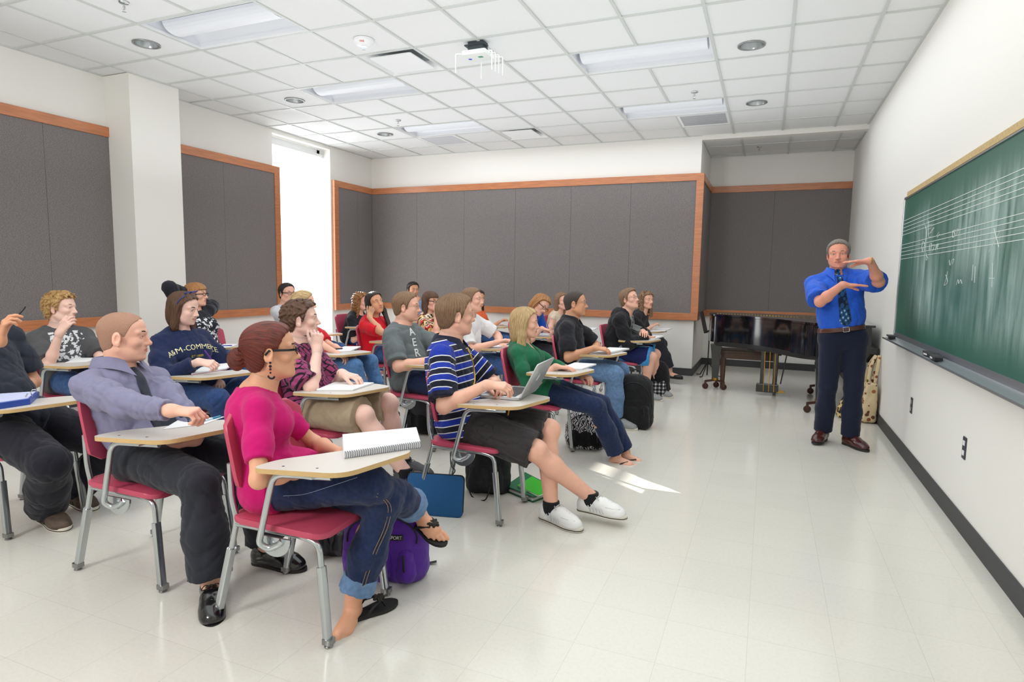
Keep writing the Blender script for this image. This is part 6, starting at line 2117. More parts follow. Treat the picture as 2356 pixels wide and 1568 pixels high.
P_('redtee', 'person with long dark hair in a red tee, cheek resting on her hand, looking up',
   sex='f', s=1.0, near=1, hc=PX(862, 698, 5.56), look=(-20, 8, 10), skin='tan', browm=brow_d, tyaw=2, fat=0.22, full=0.004, gaze=(20, 8),
   ra=dict(e=PX(868, 802, 5.32), w=PX(850, 730, 5.40), d=(0.1, 0.35, 0.9), n=(-0.6, 0.75, 0.1), curl=(0.75, 0.8, 0.9, 1.0)), la=dict(w=sl('redtee', 0.22, 0.08, 0.66)),
   hair=dict(mat=H_dk, t=0.014, line='long', ridge=(28, 0.0018), ywid=0.2, add=[('e', (-0.05, 0, -0.06), (0.062, 0.085, 0.12), 0.04), ('c', (-0.02, -0.074, 0.02), (-0.04, -0.085, -0.15), 0.028, 0.032)], after=[('c', (0.0, 0.074, 0.02), (0.02, 0.085, -0.10), 0.022, 0.028), ('c', (0.02, 0.085, -0.10), (0.075, 0.07, -0.27), 0.028, 0.026)], ears=False),
   shirt=dict(mat=cloth('red_tee', (214, 14, 38)), t=0.012, sleeve=0.82, hem=0.08, loose=0.018), pants=dict(mat=denim_blue, t=0.010), shoe='flat', shoem=mat('flat_black', (26, 24, 26), 0.4))

P_('stripes', 'person with brown hair, dark glasses and a yellow red patterned top, hand at her mouth',
   sex='f', s=1.0, near=1, hc=PX(990, 694, 6.58), look=(-12, -2, 0), skin='fair', browm=brow_d, tyaw=0, fat=0.1,
   ra=dict(e=PX(1012, 775, 6.35), w=PX(1003, 722, 6.42), d=(0.1, 0.4, 0.9), n=(-0.6, 0.7, 0), curl=(0.8, 0.8, 0.9, 1.0)),
   hair=dict(mat=H_br, t=0.015, line='fringe', ridge=(28, 0.002), add=[('e', (-0.05, 0, -0.06), (0.062, 0.085, 0.11), 0.04), ('c', (-0.01, 0.074, 0.02), (0.0, 0.085, -0.17), 0.026, 0.028), ('c', (-0.01, -0.074, 0.02), (0.0, -0.085, -0.17), 0.026, 0.028)], ears=False), glasses=thick,
   shirt=dict(mat=pattern('multi_print', f_multi), t=0.012, sleeve=0.7, hem=0.08, loose=0.02), pants=dict(mat=denim_blue, t=0.010), shoe='flat', shoem=mat('flat_black', (26, 24, 26), 0.4))

P_('orange', 'person with dark hair and an orange top, mostly hidden behind the white tee',
   sex='f', s=1.0, near=2, hc=PX(1100, 688, 7.9), look=(-20, 0, 0), skin='tan', browm=brow_d, tyaw=-4,
   hair=dict(mat=H_dk, t=0.018, line='long', ridge=(24, 0.003), add=[('e', (-0.05, 0, -0.06), (0.065, 0.09, 0.12), 0.04), ('c', (-0.01, 0.078, 0.02), (0.0, 0.09, -0.16), 0.028, 0.03), ('c', (-0.01, -0.078, 0.02), (0.0, -0.09, -0.16), 0.028, 0.03)], ears=False),
   shirt=dict(mat=cloth('orange_top', (232, 104, 56)), t=0.010, sleeve=0.6, hem=0.08), pants=dict(mat=denim_blue), shoe='flat', shoem=mat('flat_black', (26, 24, 26), 0.4))

P_('curly', 'person with curly blond hair and dark grey graphic tee, chin on hand',
   sex='m', s=1.0, near=0, hc=PX(140, 712, 3.06), look=(26, 2, -4), skin='pale', browm=brow_l, iris='blue', tyaw=-2, jaw=0.95, thin=0.92,
   ra=dict(e=PX(138, 850, 2.82), w=PX(136, 768, 2.86), d=(0.35, 0.3, 0.75), n=(-0.4, 0.8, -0.2), curl=(0.7, 0.55, 0.6, 0.7)), la=dict(e=PX(235, 820, 3.3), w=PX(245, 850, 3.1)),
   hair=dict(mat=H_cu, t=0.024, line='short', ridge=(16, 0.008), curl=105, add=[('e', (0.05, 0, 0.085), (0.055, 0.068, 0.042), 0.02)]),
   shirt=dict(mat=pattern('graphic_grey', f_graphic((84, 84, 86), 0.0, 0.10, 0.36, 0.12, 0.50)), t=0.014, sleeve=0.82, hem=0.08, loose=0.02), pants=dict(mat=denim_blue, t=0.012), shoe='sneaker', shoem=mat('sneaker_grey', (150, 150, 152), 0.6))

P_('hands', 'person with reddish blond hair and glasses, both hands clasped behind the head',
   sex='f', s=1.0, near=1, hc=PX(450, 680, 4.40), look=(24, 3, 0), skin='fair', browm=brow_l, tyaw=0, nb=(-0.03, 0, -0.16),
   ra=dict(e=PX(384, 650, 4.1), w=PX(432, 672, 4.36), d=(0.2, 0.9, 0.2), n=(0.9, 0, 0), curl=(0.4, 0.4, 0.4, 0.4)), la=dict(e=PX(490, 702, 4.78), w=PX(448, 690, 4.52), d=(-0.4, -0.9, 0.1), n=(0.9, 0, 0), curl=(0.4, 0.4, 0.4, 0.4)), shz=(0.05, 0.05),
   hair=dict(mat=H_rb, t=0.014, line='fringe', ridge=(30, 0.002), add=[('e', (-0.05, 0, -0.04), (0.060, 0.082, 0.085), 0.04)], ears=False), glasses=thick,
   shirt=dict(mat=pattern('graphic_black', f_graphic((34, 36, 44), 0.0, 0.02, 0.40, 0.2, 0.54)), t=0.012, sleeve=1.85, hem=0.08, loose=0.02), pants=dict(mat=denim_blue), shoe='flat', shoem=mat('flat_black', (26, 24, 26), 0.4))

P_('grey', 'person with black hair and glasses in a light grey tee, in front of the window',
   sex='m', s=1.0, near=2, hc=PX(660, 676, 5.75), look=(-14, 0, 0), skin='fair', browm=brow_d, tyaw=4,
   hair=dict(mat=H_dk, t=0.012, line='short'), glasses=thick, shirt=dict(mat=cloth('light_grey', (206, 208, 212)), t=0.014, sleeve=0.8, hem=0.08, loose=0.02), pants=dict(mat=denim_blue), shoe='sneaker', shoem=mat('sneaker_grey', (150, 150, 152), 0.6))

P_('blacktee', 'person with long curly brown hair, black tee and bright blue jeans',
   sex='f', s=1.0, near=2, hc=PX(830, 695, 6.9), look=(14, -4, 0), skin='fair', browm=brow_d, tyaw=4, fat=0.08,
   ra=dict(e=PX(812, 790, 6.68), w=PX(850, 762, 6.75)),
   hair=dict(mat=hairmat('hair_curly_brown', (104, 66, 34), (186, 132, 78)), t=0.020, line='long', ridge=(16, 0.008), curl=90, add=[('e', (-0.05, 0, -0.07), (0.070, 0.095, 0.13), 0.04), ('c', (-0.01, -0.078, 0.02), (0.02, -0.09, -0.2), 0.03, 0.03), ('c', (-0.01, 0.078, 0.02), (0.02, 0.09, -0.2), 0.03, 0.03)], ears=False),
   shirt=dict(mat=blackcl, t=0.012, sleeve=0.85, hem=0.08, loose=0.018), pants=dict(mat=cloth('bright_jeans', (26, 104, 190)), t=0.01), shoe='flat', shoem=mat('flat_black', (26, 24, 26), 0.4))

P_('dark', 'person with short black hair in the back row, fist held at his mouth',
   sex='m', s=1.0, near=2, hc=PX(950, 668, 8.2), look=(-34, -2, 0), skin='tan', browm=brow_d, tyaw=-4,
   ra=dict(e=PX(952, 735, 8.0), w=PX(957, 698, 8.02), d=(0.1, 0.4, 0.9), n=(-0.5, 0.8, 0), curl=(0.9, 0.9, 1.0, 1.0)),
   hair=dict(mat=H_dk, t=0.016, line='short', ridge=(34, 0.002), add=[('e', (0.05, 0, 0.085), (0.05, 0.062, 0.036), 0.02)]), shirt=dict(mat=cloth('pale_blue', (140, 170, 214)), t=0.014, sleeve=0.8, hem=0.08), pants=dict(mat=denim_blue), shoe='sneaker', shoem=mat('sneaker_grey', (150, 150, 152), 0.6))

SEAT['teacher'] = (0.60, 5.78, -62)
blue_sh = cloth('bright_blue', (34, 92, 206), 0.6)
teach_b = P_('teacher', 'person standing at the chalkboard in bright blue shirt, tie and navy trousers',
   sex='m', s=0.985, near=1, hc=PX(1929, 588, 5.75), look=(-97, -2, 3), skin='ruddy', browm=brow_g, iris='blue', smile=0.5, pyaw=-80, tyaw=-84, fat=0.20, slump=-0.01, pel=(0.600, 5.78, 0.915), nb=(-0.03, 0, -0.160), full=0.003,
   ra=dict(e=PX(1885, 715, 5.45), w=PX(1938, 655, 5.36), d=(1, 0.15, 0.0), n=(0, 0, -1), curl=(0.05, 0.05, 0.06, 0.08), thumb=(0.35, 0.1), spread=0.03),
   la=dict(e=PX(2030, 645, 5.45), w=PX(2003, 600, 5.36), d=(-1, 0.0, -0.03), n=(0, 0, -1), curl=(0.06, 0.06, 0.06, 0.08), thumb=(0.3, 0.1), spread=0.03),
   rl=dict(k=(0.50, 4.9, 0.5), a=atZ(1893, 992, 0.085), t=(-0.35, -0.94, 0)), ll=dict(k=(0.72, 4.9, 0.5), a=atZ(1956, 1002, 0.085), t=(0.55, -0.83, 0)),
   hair=dict(mat=hairmat('hair_grey', (96, 86, 76), (158, 150, 142)), t=0.013, line='short', lift=0.004, ridge=(44, 0.0016)),
   shirt=dict(mat=blue_sh, t=0.014, sleeve=0.86, hem=-0.085, tuck=True, loose=0.03, fold=0.008, collar=blue_sh), pants=dict(mat=cloth('navy_trouser', (22, 28, 50)), t=0.006, len=2.0, flare=0.028, rise=0.095, fold=0.0025, belt=mat('belt_brown', (84, 48, 36), 0.35, coat=0.3)),
   shoe='dress', shoem=mat('leather_oxblood', (70, 30, 28), 0.25, coat=0.4))


# ties, lettering
def f_tie(nt, v):
    tc = N(nt, 'ShaderNodeTexCoord'); mp = N(nt, 'ShaderNodeMapping'); mp.inputs['Scale'].default_value = (34, 34, 24); mp.inputs['Rotation'].default_value = (0, 0.6, 0); nt.links.new(tc.outputs['Object'], mp.inputs[0])
    vo = N(nt, 'ShaderNodeTexVoronoi', feature='F1'); vo.inputs['Scale'].default_value = 1.0; vo.inputs['Randomness'].default_value = 0.35; nt.links.new(mp.outputs[0], vo.inputs['Vector'])
    return ramp(nt, vo.outputs['Distance'], [(0, (150, 186, 206)), (0.22, (34, 78, 122)), (0.55, (20, 34, 60))])


make_tie(teach_b, teach_b.shirt, pattern('tie_blue', f_tie), w=0.046, length=0.425, top=-0.035)
make_tie(tie_b, tie_b.shirt, cloth('tie_dark', (40, 44, 58), 0.5), w=0.038, length=0.40, top=-0.03)
gold = cloth('letter_cream', (232, 224, 180)); goldd = cloth('letter_gold', (196, 168, 66))
chest_decal(navy_b, navy_b.sweatshirt if hasattr(navy_b, 'sweatshirt') else navy_b.shirt, text_mesh('A&M-COMMERCE', 0.054, 0.0, 0.9), 0.0, 0.045, navy_b.fch, navy_b.lch, navy_b.up, gold)
chest_decal(navy_b, navy_b.shirt, text_mesh('EST 1889', 0.024, 0.0), 0.0, -0.02, navy_b.fch, navy_b.lch, navy_b.up, goldd)
tw = cloth('letter_white', (214, 220, 220))
f2 = unit(aero.fch * 0.8 - aero.lch * 0.6); l2 = unit(np.cross(aero.up, f2))
for i, ch in enumerate('AERO'):
    chest_decal(aero, aero.shirt, text_mesh(ch, 0.092, 0.002), 0.050, 0.115 - i * 0.088, f2, l2, aero.up, tw)

# the hoodie hangs open over a grey tee, its hood folded behind the neck
B = hood_b
bm = BM(); bm.faces.new([bm.verts.new((x, y, 0)) for x, y in ((-0.062, 0.19), (-0.055, 0.08), (-0.03, -0.04), (0.0, -0.11), (0.03, -0.04), (0.055, 0.08), (0.062, 0.19))])
me = bpy.data.meshes.new('undershirt'); bm.to_mesh(me); bm.free()
chest_decal(B, B.shirt, me, 0.0, 0.0, B.fch, B.lch, B.up, cloth('tee_grey', (136, 140, 140)), 'undershirt', 0.004)
S_ = Solid(); c = B.NB + B.up * 0.015
pts = [c + B.lch * (0.105 * math.sin(a)) - B.fch * (0.085 * math.cos(a) + 0.005) - B.up * (0.025 * (1 - math.cos(a))) for a in np.linspace(-1.7, 1.7, 9)]
for a, b in zip(pts[:-1], pts[1:]): S_.cone(a, b, 0.032, 0.032, 0.02)
S_.ell(c - B.fch * 0.11 - B.up * 0.05, (0.05, 0.075, 0.07), np.stack([B.fch, B.lch, B.up], 1), 0.04); S_.func(waves(3, 0.006, 0.07))
build('hood', [S_.mesh(0.007)], cloth('hoodie_black', (28, 28, 32)), B.root, B.org)
# ------------------------------------------------------------------ things on the tablets
paperm = mat('paper_white', (238, 238, 238), 0.8)
coverm = {}


def ruled():
    m = bpy.data.materials.new('paper_written'); m.use_nodes = True
    nt = m.node_tree; b = nt.nodes['Principled BSDF']; b.inputs['Roughness'].default_value = 0.8
    tc = N(nt, 'ShaderNodeTexCoord')
    x, y, z = sepxyz(nt, tc.outputs['Object'])
    row = math_(nt, 'FRACT', math_(nt, 'MULTIPLY', y, 1 / 0.0085))
    line = math_(nt, 'LESS_THAN', row, 0.09)
    ink = math_(nt, 'MULTIPLY', math_(nt, 'GREATER_THAN', noise_(nt, tc.outputs['Object'], 220, 2, (1, 0.5, 1)), 0.64), math_(nt, 'MULTIPLY', math_(nt, 'GREATER_THAN', row, 0.35), math_(nt, 'GREATER_THAN', noise_(nt, tc.outputs['Object'], 16, 1), 0.5)))
    f = math_(nt, 'MAXIMUM', math_(nt, 'MULTIPLY', line, 0.5), ink)
    nt.links.new(ramp(nt, f, [(0, (238, 238, 238)), (0.5, (216, 221, 231)), (1.0, (160, 162, 172))], 'LINEAR'), b.inputs['Base Color'])
    return m


writtenm = ruled()
coilm = mat('wire_coil', (70, 72, 96), 0.3, 0.7)


def slab(name, label, cat, corners, z0, th, m, group=None, parts=()):
    """a flat block lying on a tablet; corners are photo pixels of its footprint at height z0"""
    P = [atZ(x, y, z0) for x, y in corners]
    c = sum(P) / len(P)
    e = P[1] - P[0]; a = math.atan2(e[1], e[0])
    t = thing(name, label, cat, (c[0], c[1], z0), a, group)
    Ri = np.array([[math.cos(-a), -math.sin(-a)], [math.sin(-a), math.cos(-a)]])
    Lc = [tuple(Ri @ (p - c)[:2]) for p in P]
    t['_'] = 0; del t['_']
    bm = BM(); prism(bm, Lc, 0.0, th, 0, bev=min(0.0015, th * 0.3)); return t, Lc, bm


def notebook(label, corners, z0, th=0.009, cover=(60, 60, 90), coil=None, group='notebooks and papers on the tablets', page=None, name='notebook', cat='notebook'):
    t, Lc, bm = slab(name, label, cat, corners, z0 + 0.0015, th, None, group)
    obj('pages', bm, page or writtenm, t)
    c0 = np.mean(Lc, 0)
    bm = BM(); prism(bm, [tuple(c0 + (np.array(p) - c0) * 1.012) for p in Lc], -0.0013, 0.0, 0)
    obj('cover', bm, mat('cover_%d_%d_%d' % cover, cover, 0.5), t)
    if coil is not None:
        a, b = np.array(Lc[coil]), np.array(Lc[(coil + 1) % 4])
        L = np.linalg.norm(b - a); n = max(8, int(L / 0.0085)); d = (b - a) / L; nr = np.array([-d[1], d[0]])
        bm = BM(); r = th * 0.5 + 0.003
        for i in range(n):
            p = a + d * (i + 0.5) * L / n
            ring = [(p[0] + nr[0] * r * 0.8 * math.cos(q), p[1] + nr[1] * r * 0.8 * math.cos(q), th / 2 + r * math.sin(q)) for q in np.linspace(0, 2 * math.pi, 9)]
            tube(bm, ring, 0.0011, 4)
        obj('spiral_binding', bm, coilm, t, True)
    return t


TZ = TABZ + 0.0005
t = notebook('thick white spiral notebook folded open on the nearest tablet, written on', [(792, 1053), (968, 1028), (958, 993), (788, 1010)], TZ, 0.022, (225, 225, 228), 0)
notebook('white sheet of paper under the hand of the man in the dress shirt', [(375, 987), (470, 975), (516, 958), (410, 966)], TZ, 0.001, (236, 236, 236), page=paperm, name='paper_sheet', cat='paper')
notebook('open spiral notebook under the navy sweatshirt woman\'s pen', [(440, 862), (520, 850), (542, 838), (480, 836)], TZ, 0.010, (190, 40, 90), 2)
notebook('white notebook pages on the plaid shirt man\'s tablet', [(728, 898), (812, 898), (860, 882), (772, 880)], TZ, 0.008, (210, 210, 214), page=paperm)
notebook('white notebook under the hand of the blonde woman in green', [(1283, 851), (1340, 850), (1372, 839), (1322, 836)], TZ, 0.010, (200, 204, 222))
notebook('closed white notebook under the hands of the black polo man', [(1361, 812), (1404, 813), (1448, 804), (1402, 802)], TZ, 0.016, (70, 72, 76), page=paperm)
nb7 = notebook('white notebook with a red pen on the hoodie man\'s tablet', [(1456, 782), (1506, 781), (1528, 774), (1480, 773)], TZ, 0.014, (190, 200, 220), page=paperm)
notebook('loose white papers on the farthest front row tablet', [(1496, 762), (1530, 762), (1546, 756), (1514, 755)], TZ, 0.008, (210, 210, 206), page=paperm)
notebook('white paper pad on the white tee man\'s tablet', [(1106, 800), (1150, 799), (1170, 790), (1130, 789)], TZ, 0.008, (206, 206, 220), page=paperm)
notebook('page under the pen of the man in bright blue', [(1232, 771), (1262, 770), (1278, 763), (1248, 762)], TZ, 0.006, (210, 190, 196), page=paperm)
notebook('white papers with a black marker on the tablet behind the plaid shirt', [(762, 810), (806, 808), (830, 798), (792, 798)], TZ, 0.008, (210, 210, 214), page=paperm)
notebook('white paper on the curly blond man\'s tablet', [(150, 834), (200, 832), (232, 823), (178, 823)], TZ, 0.003, (230, 230, 230), page=paperm, name='paper_sheet', cat='paper')
notebook('papers with a blue pen on the tablet behind the navy sweatshirt', [(497, 800), (530, 799), (548, 792), (516, 792)], TZ, 0.006, (214, 214, 218), page=paperm)
notebook('papers on the tablet right of the black polo man\'s shoulder', [(1345, 760), (1366, 759), (1376, 754), (1356, 754)], TZ, 0.006, (170, 170, 176), page=paperm)

# laptop
A, Bq, Cq = (np.array(atZ(*p, TZ)) for p in ((1110, 917), (1194, 922), (1248, 890)))
ux = unit((Cq - Bq) * [1, 1, 0]); uf = np.array([ux[1], -ux[0], 0])      # ux along the hinge away from the camera, uf away from the sitter
c = Bq
M_ = Matrix(np.stack([uf, ux, np.array([0, 0, 1])], 1).tolist()).to_4x4()
lap = thing('laptop', 'open silver laptop on the striped polo man\'s tablet, fruit mark on its lid', 'laptop', tuple(c), math.atan2(uf[1], uf[0]))
LW, LD = 0.352, 0.235
silver = mat('laptop_aluminium', (196, 198, 200), 0.35, 0.75)
bm = BM(); prism(bm, rrect(-LD, 0.0, 0.0, LW, 0.012), 0.002, 0.017, bev=0.0025); obj('base', bm, silver, lap, True, 40)
kb = mat('laptop_keys', (40, 40, 44), 0.5)
bm = BM()
for r_ in range(6):
    for k in range(15):
        x0 = -0.03 - r_ * 0.0185; y0 = 0.022 + k * 0.0203
        box(bm, (x0 - 0.0155, y0, 0.0168), (x0, y0 + 0.017, 0.0182))
obj('keyboard', bm, kb, lap)
bm = BM(); prism(bm, rrect(-0.218, -0.150, 0.11, 0.215, 0.006), 0.0168, 0.0174); obj('trackpad', bm, mat('trackpad_grey', (176, 178, 180), 0.4, 0.5), lap)
lid = Matrix.Translation((0.0, 0, 0.014)) @ Matrix.Rotation(math.radians(27), 4, 'Y')
bm = BM(); prism(bm, [(y, z) for y, z in rrect(0.0, LW, 0.0, 0.222, 0.012)], 0.0, 0.007, bev=0.002)
R3 = Matrix(((0, 0, 1, 0), (1, 0, 0, 0), (0, 1, 0, 0), (0, 0, 0, 1)))
bm.transform(lid @ R3); ld = obj('lid', bm, silver, lap, True, 40)
bm = BM(); prism(bm, rrect(0.012, LW - 0.012, 0.016, 0.208, 0.002), -0.0008, 0.0004); bm.transform(lid @ R3); obj('screen', bm, mat('screen_dark', (28, 30, 36), 0.15), ld)
bm = BM(); ap = [(0.0, 0.0145), (0.008, 0.0175), (0.0155, 0.0145), (0.0175, 0.008), (0.0145, 0.004), (0.0150, -0.004), (0.0185, -0.0075), (0.013, -0.0185), (0.0065, -0.0215), (0.0, -0.0195), (-0.0065, -0.0215), (-0.013, -0.0185), (-0.0185, -0.006), (-0.0185, 0.008), (-0.013, 0.0160), (-0.006, 0.0165)]
prism(bm, [(LW / 2 - x, 0.112 + y) for x, y in [(p.x, p.y) for p in catmull([(*q, 0) for q in ap + [ap[0]]], 3)][:-1]][::-1], 0.0068, 0.0078)
lf = [(0.001, 0.0195), (0.002, 0.026), (0.0075, 0.0305), (0.0072, 0.024)]
prism(bm, [(LW / 2 - x, 0.112 + y) for x, y in lf], 0.0068, 0.0078)
bm.transform(lid @ R3); obj('logo', bm, mat('logo_white', (244, 246, 248), 0.3), ld)

# binder on the far left tablet
t, Lc, bm = slab('ring_binder', 'blue ring binder under the hand of the man at the left edge', 'binder', [(-60, 950), (70, 930), (90, 912), (-30, 920)], TZ, 0.03, None)
obj('cover', bm, mat('binder_blue', (44, 74, 158), 0.4), t)
bm = BM(); prism(bm, [tuple(np.array(p) * 0.9) for p in Lc], 0.030, 0.033); obj('pages', bm, mat('page_bluish', (196, 202, 232), 0.8), t)
bm = BM(); a_, b_q = np.array(Lc[1]), np.array(Lc[2])
for k in (0.25, 0.75):
    p = a_ * (1 - k) + b_q * k
    tube(bm, [(p[0] - 0.03, p[1], 0.033), (p[0] - 0.02, p[1], 0.05), (p[0] - 0.005, p[1], 0.05), (p[0], p[1], 0.03)], 0.003, 6)
obj('ring', bm, chrome, t)


def pen(label, p0, p1, body, grip, r=0.0042, name='pen', cat='pen', tipc=None):
    p0, p1 = np.asarray(p0, float), np.asarray(p1, float)
    t = thing(name, label, cat, tuple(p0), 0, 'pens and markers')
    d = p1 - p0
    q = lambda k: tuple(d * k)
    bm = BM(); tube(bm, [q(0.12), q(0.62)], r, 10); obj('barrel', bm, mat('pen_%d_%d_%d' % body, body, 0.3), t, True, 50)
    bm = BM(); tube(bm, [q(0.62), q(0.97), q(1.0)], [r * 1.12, r * 1.12, r * 0.6], 10); obj('cap', bm, mat('pen_%d_%d_%d' % grip, grip, 0.3), t, True, 50)
    bm = BM(); tube(bm, [q(0.0), q(0.05), q(0.12)], [0.0006, 0.0016, r], 10); obj('tip', bm, mat('pen_tip', (60, 60, 64), 0.3, 0.5) if tipc is None else tipc, t, True, 50)
    return t


X = PEOPLE['pen'].arms[-1][3]['X']
pen('black pen held up by the man at the left edge', X((0.045, 0.045, -0.018)), X((0.175, 0.03, -0.065)), (30, 30, 34), (52, 54, 58), 0.005)
X = PEOPLE['plaid'].arms[-1][3]['X']
pen('black pen held at the chin of the plaid shirt man', X((0.08, 0.075, -0.03)), X((0.085, -0.055, -0.055)), (34, 34, 38), (60, 60, 66))
X = PEOPLE['navy'].arms[-1][3]['X']
pen('purple pen in the hand of the navy sweatshirt woman', X((0.105, 0.03, -0.055)), X((0.03, 0.045, 0.075)), (98, 40, 150), (98, 40, 150))
X = PEOPLE['bluetee'].arms[-1][3]['X']
pen('blue pen in the hand of the man in bright blue', X((0.10, 0.03, -0.05)), X((0.03, 0.04, 0.07)), (40, 70, 180), (40, 70, 180))
X = PEOPLE['redtee'].arms[-1][3]['X']
pen('dark pen held beside the cheek of the red tee woman', X((0.07, -0.05, -0.04)), X((0.06, 0.08, -0.03)), (40, 40, 52), (40, 40, 52))
pen('teal and white pen lying at the tip of the dress shirt man\'s tablet', atZ(455, 972, TZ + 0.006), atZ(508, 957, TZ + 0.006), (200, 220, 226), (20, 132, 168), 0.0052)
pen('red pen lying on the hoodie man\'s notebook', atZ(1478, 776, TZ + 0.021), atZ(1508, 774, TZ + 0.021), (214, 30, 50), (190, 20, 40))
pen('black marker lying on the papers behind the plaid shirt', atZ(752, 804, TZ + 0.016), atZ(788, 801, TZ + 0.016), (24, 24, 26), (24, 24, 26), 0.006)
pen('blue pen on the papers behind the navy sweatshirt', atZ(508, 795, TZ + 0.013), atZ(534, 794, TZ + 0.013), (60, 60, 170), (60, 60, 170))
pen('yellow pencil under the laptop tablet against the dark shorts', PX(1168, 958, 3.10), PX(1172, 938, 3.16), (230, 168, 60), (230, 168, 60), 0.004, 'pencil', 'pencil')

# worn trifles: lanyard, earrings, wristbands, sunglasses on hair
B = PEOPLE['laptop']
lan = B.shirt; tr = bvh_of(lan)


def on_cloth(B, tr, px, py, Y, off=0.004):
    o = Vector(CAMP - B.org); d = Vector(ray(px, py)).normalized()
    h = tr.ray_cast(o, d, 12)
    return (h[0] + h[1] * off) if h[0] is not None else Vector(PX(px, py, Y) - B.org)


bm = BM(); tube(bm, catmull([tuple(on_cloth(B, tr, *p, 3.1)) for p in ((1074, 800), (1083, 822), (1089, 848), (1091, 870), (1088, 888))], 5), 0.0045, 6); obj('lanyard', bm, mat('lanyard_yellow', (222, 182, 60), 0.6), B.root, True)
def stitch(B, o, m, pts, Y, r=0.0011, name='stitching'):
    t_ = bvh_of(o); bm = BM(); tube(bm, catmull([tuple(on_cloth(B, t_, *p, Y, 0.0012)) for p in pts], 5), r, 5); return obj(name, bm, m, o, True)


thread = mat('thread_tan', (168, 132, 92), 0.7); threadl = mat('thread_pale', (150, 164, 190), 0.7)
B = PEOPLE['magenta']
for dx in (0, 7): stitch(B, B.pants, thread, [(868 - dx * 0.4, 1134 + dx), (890 - dx, 1150), (900 - dx, 1172), (890 - dx, 1216), (866 - dx, 1270), (847 - dx, 1322), (836 - dx, 1360)], 2.0)
stitch(B, B.pants, threadl, [(652, 1140), (700, 1136), (760, 1118), (822, 1098)], 1.9); stitch(B, B.pants, threadl, [(664, 1142), (652, 1180), (640, 1212)], 1.9); stitch(B, B.pants, threadl, [(720, 1198), (752, 1206), (775, 1190)], 1.9)
B = PEOPLE['laptop']; seam_ = mat('seam_charcoal', (38, 36, 38), 0.8)
stitch(B, B.pants, seam_, [(1098, 990), (1118, 975), (1135, 985), (1118, 1012), (1098, 990)], 3.0, 0.002); stitch(B, B.pants, seam_, [(1128, 1005), (1165, 1022), (1158, 1045), (1125, 1030)], 3.0, 0.002)
B = PEOPLE['magenta']
bm = BM(); e0 = np.array(B.XH((-0.004, -0.086, -0.030)) - B.org)
for i, (dz, r) in enumerate(((0, 0.005), (-0.014, 0.006), (-0.026, 0.005), (-0.04, 0.004))):
    bmesh.ops.create_icosphere(bm, subdivisions=2, radius=r, matrix=Matrix.Translation(e0 + np.array([0, 0, dz])))
for i in range(9):
    a = math.radians(200 + 140 * i / 8)
    bmesh.ops.create_icosphere(bm, subdivisions=1, radius=0.0045, matrix=Matrix.Translation(e0 + np.array([0.016 * math.cos(a), 0.004, -0.052 + 0.012 * math.sin(a)])))
obj('earring', bm, mat('earring_jet', (36, 34, 48), 0.2, 0.4), B.root, True)


def band(B, q, m, off=-0.01, r=0.030, name='wristband', th=0.0035, flat=None):
    X = B.arms[q][3]['X']; bm = BM()
    pts = [tuple(X((off, r * 1.0 * math.cos(a), r * 0.8 * math.sin(a))) - B.org) for a in np.linspace(0, 2 * math.pi, 25)]
    tube(bm, pts, th, 6, 0, flat=flat); return obj(name, bm, m, B.root, True)


bk = mat('band_black', (26, 26, 28), 0.6)
band(PEOPLE['plaid'], -1, bk, -0.018, 0.0295); band(PEOPLE['plaid'], 1, bk, -0.012, 0.0295)
band(PEOPLE['curly'], -1, mat('band_tan', (120, 96, 80), 0.6), -0.015, 0.0285, th=0.0022)
band(PEOPLE['teacher'], 1, mat('watch_gold', (168, 150, 70), 0.3, 0.8), -0.015, 0.031, 'wristwatch', 0.005)
B = PEOPLE['navy']; XH = B.XH
bm = BM(); fr = lambda p: tuple(XH(p) - B.org)
for q in (-1, 1):
    pts = [(0.018 + 0.25 * z * 0 + 0.028 - abs(y) * 0.1, (y + 0.034) * q, 0.142 - abs(y) * 0.10 + z) for y, z in rrect(-0.028, 0.028, -0.008, 0.010, 0.008)]
    pts = [fr((p[0] + (p[2] - 0.14) * 1.6, p[1], p[2])) for p in pts]
    tube(bm, pts + [pts[0]], 0.0028, 6)
    tube(bm, [fr((0.048, 0.066 * q, 0.125)), fr((0.02, 0.092 * q, 0.09)), fr((-0.01, 0.094 * q, 0.02)), fr((-0.02, 0.093 * q, -0.01))], 0.0034, 6)
tube(bm, [fr((0.046, 0.008, 0.146)), fr((0.046, -0.008, 0.146))], 0.0028, 6)
obj('sunglasses', bm, mat('sunglass_blue', (36, 62, 140), 0.25), B.root, True)
B = teach_b
chest_decal(B, B.shirt, text_mesh('TAMC', 0.022, 0.0), 0.105, 0.10, B.fch, B.lch, B.up, cloth('crest_red', (190, 60, 70)))
# belt buckle
bc = B.belt_c + B.fch * 0.165
R_ = np.stack([B.lch, B.up, B.fch], 1); M_ = Matrix(R_.tolist()).to_4x4()
tb_ = bvh_of([o for o in B.root.children if o.name.startswith('belt')][0])
h = tb_.ray_cast(Vector(B.belt_c + B.fch * 0.4 - B.org), Vector(-B.fch), 0.6)
M_.translation = h[0] + Vector(B.fch) * 0.002
bm = BM(); tube(bm, [M_ @ Vector((x, y, 0.003)) for x, y in rrect(-0.022, 0.022, -0.019, 0.019, 0.005, 3) + [rrect(-0.022, 0.022, -0.019, 0.019, 0.005, 3)[0]]], 0.003, 6)
obj('belt_buckle', bm, chrome, B.root, True)
# ------------------------------------------------------------------ bags and things on the floor
def bag_attr(V): return V


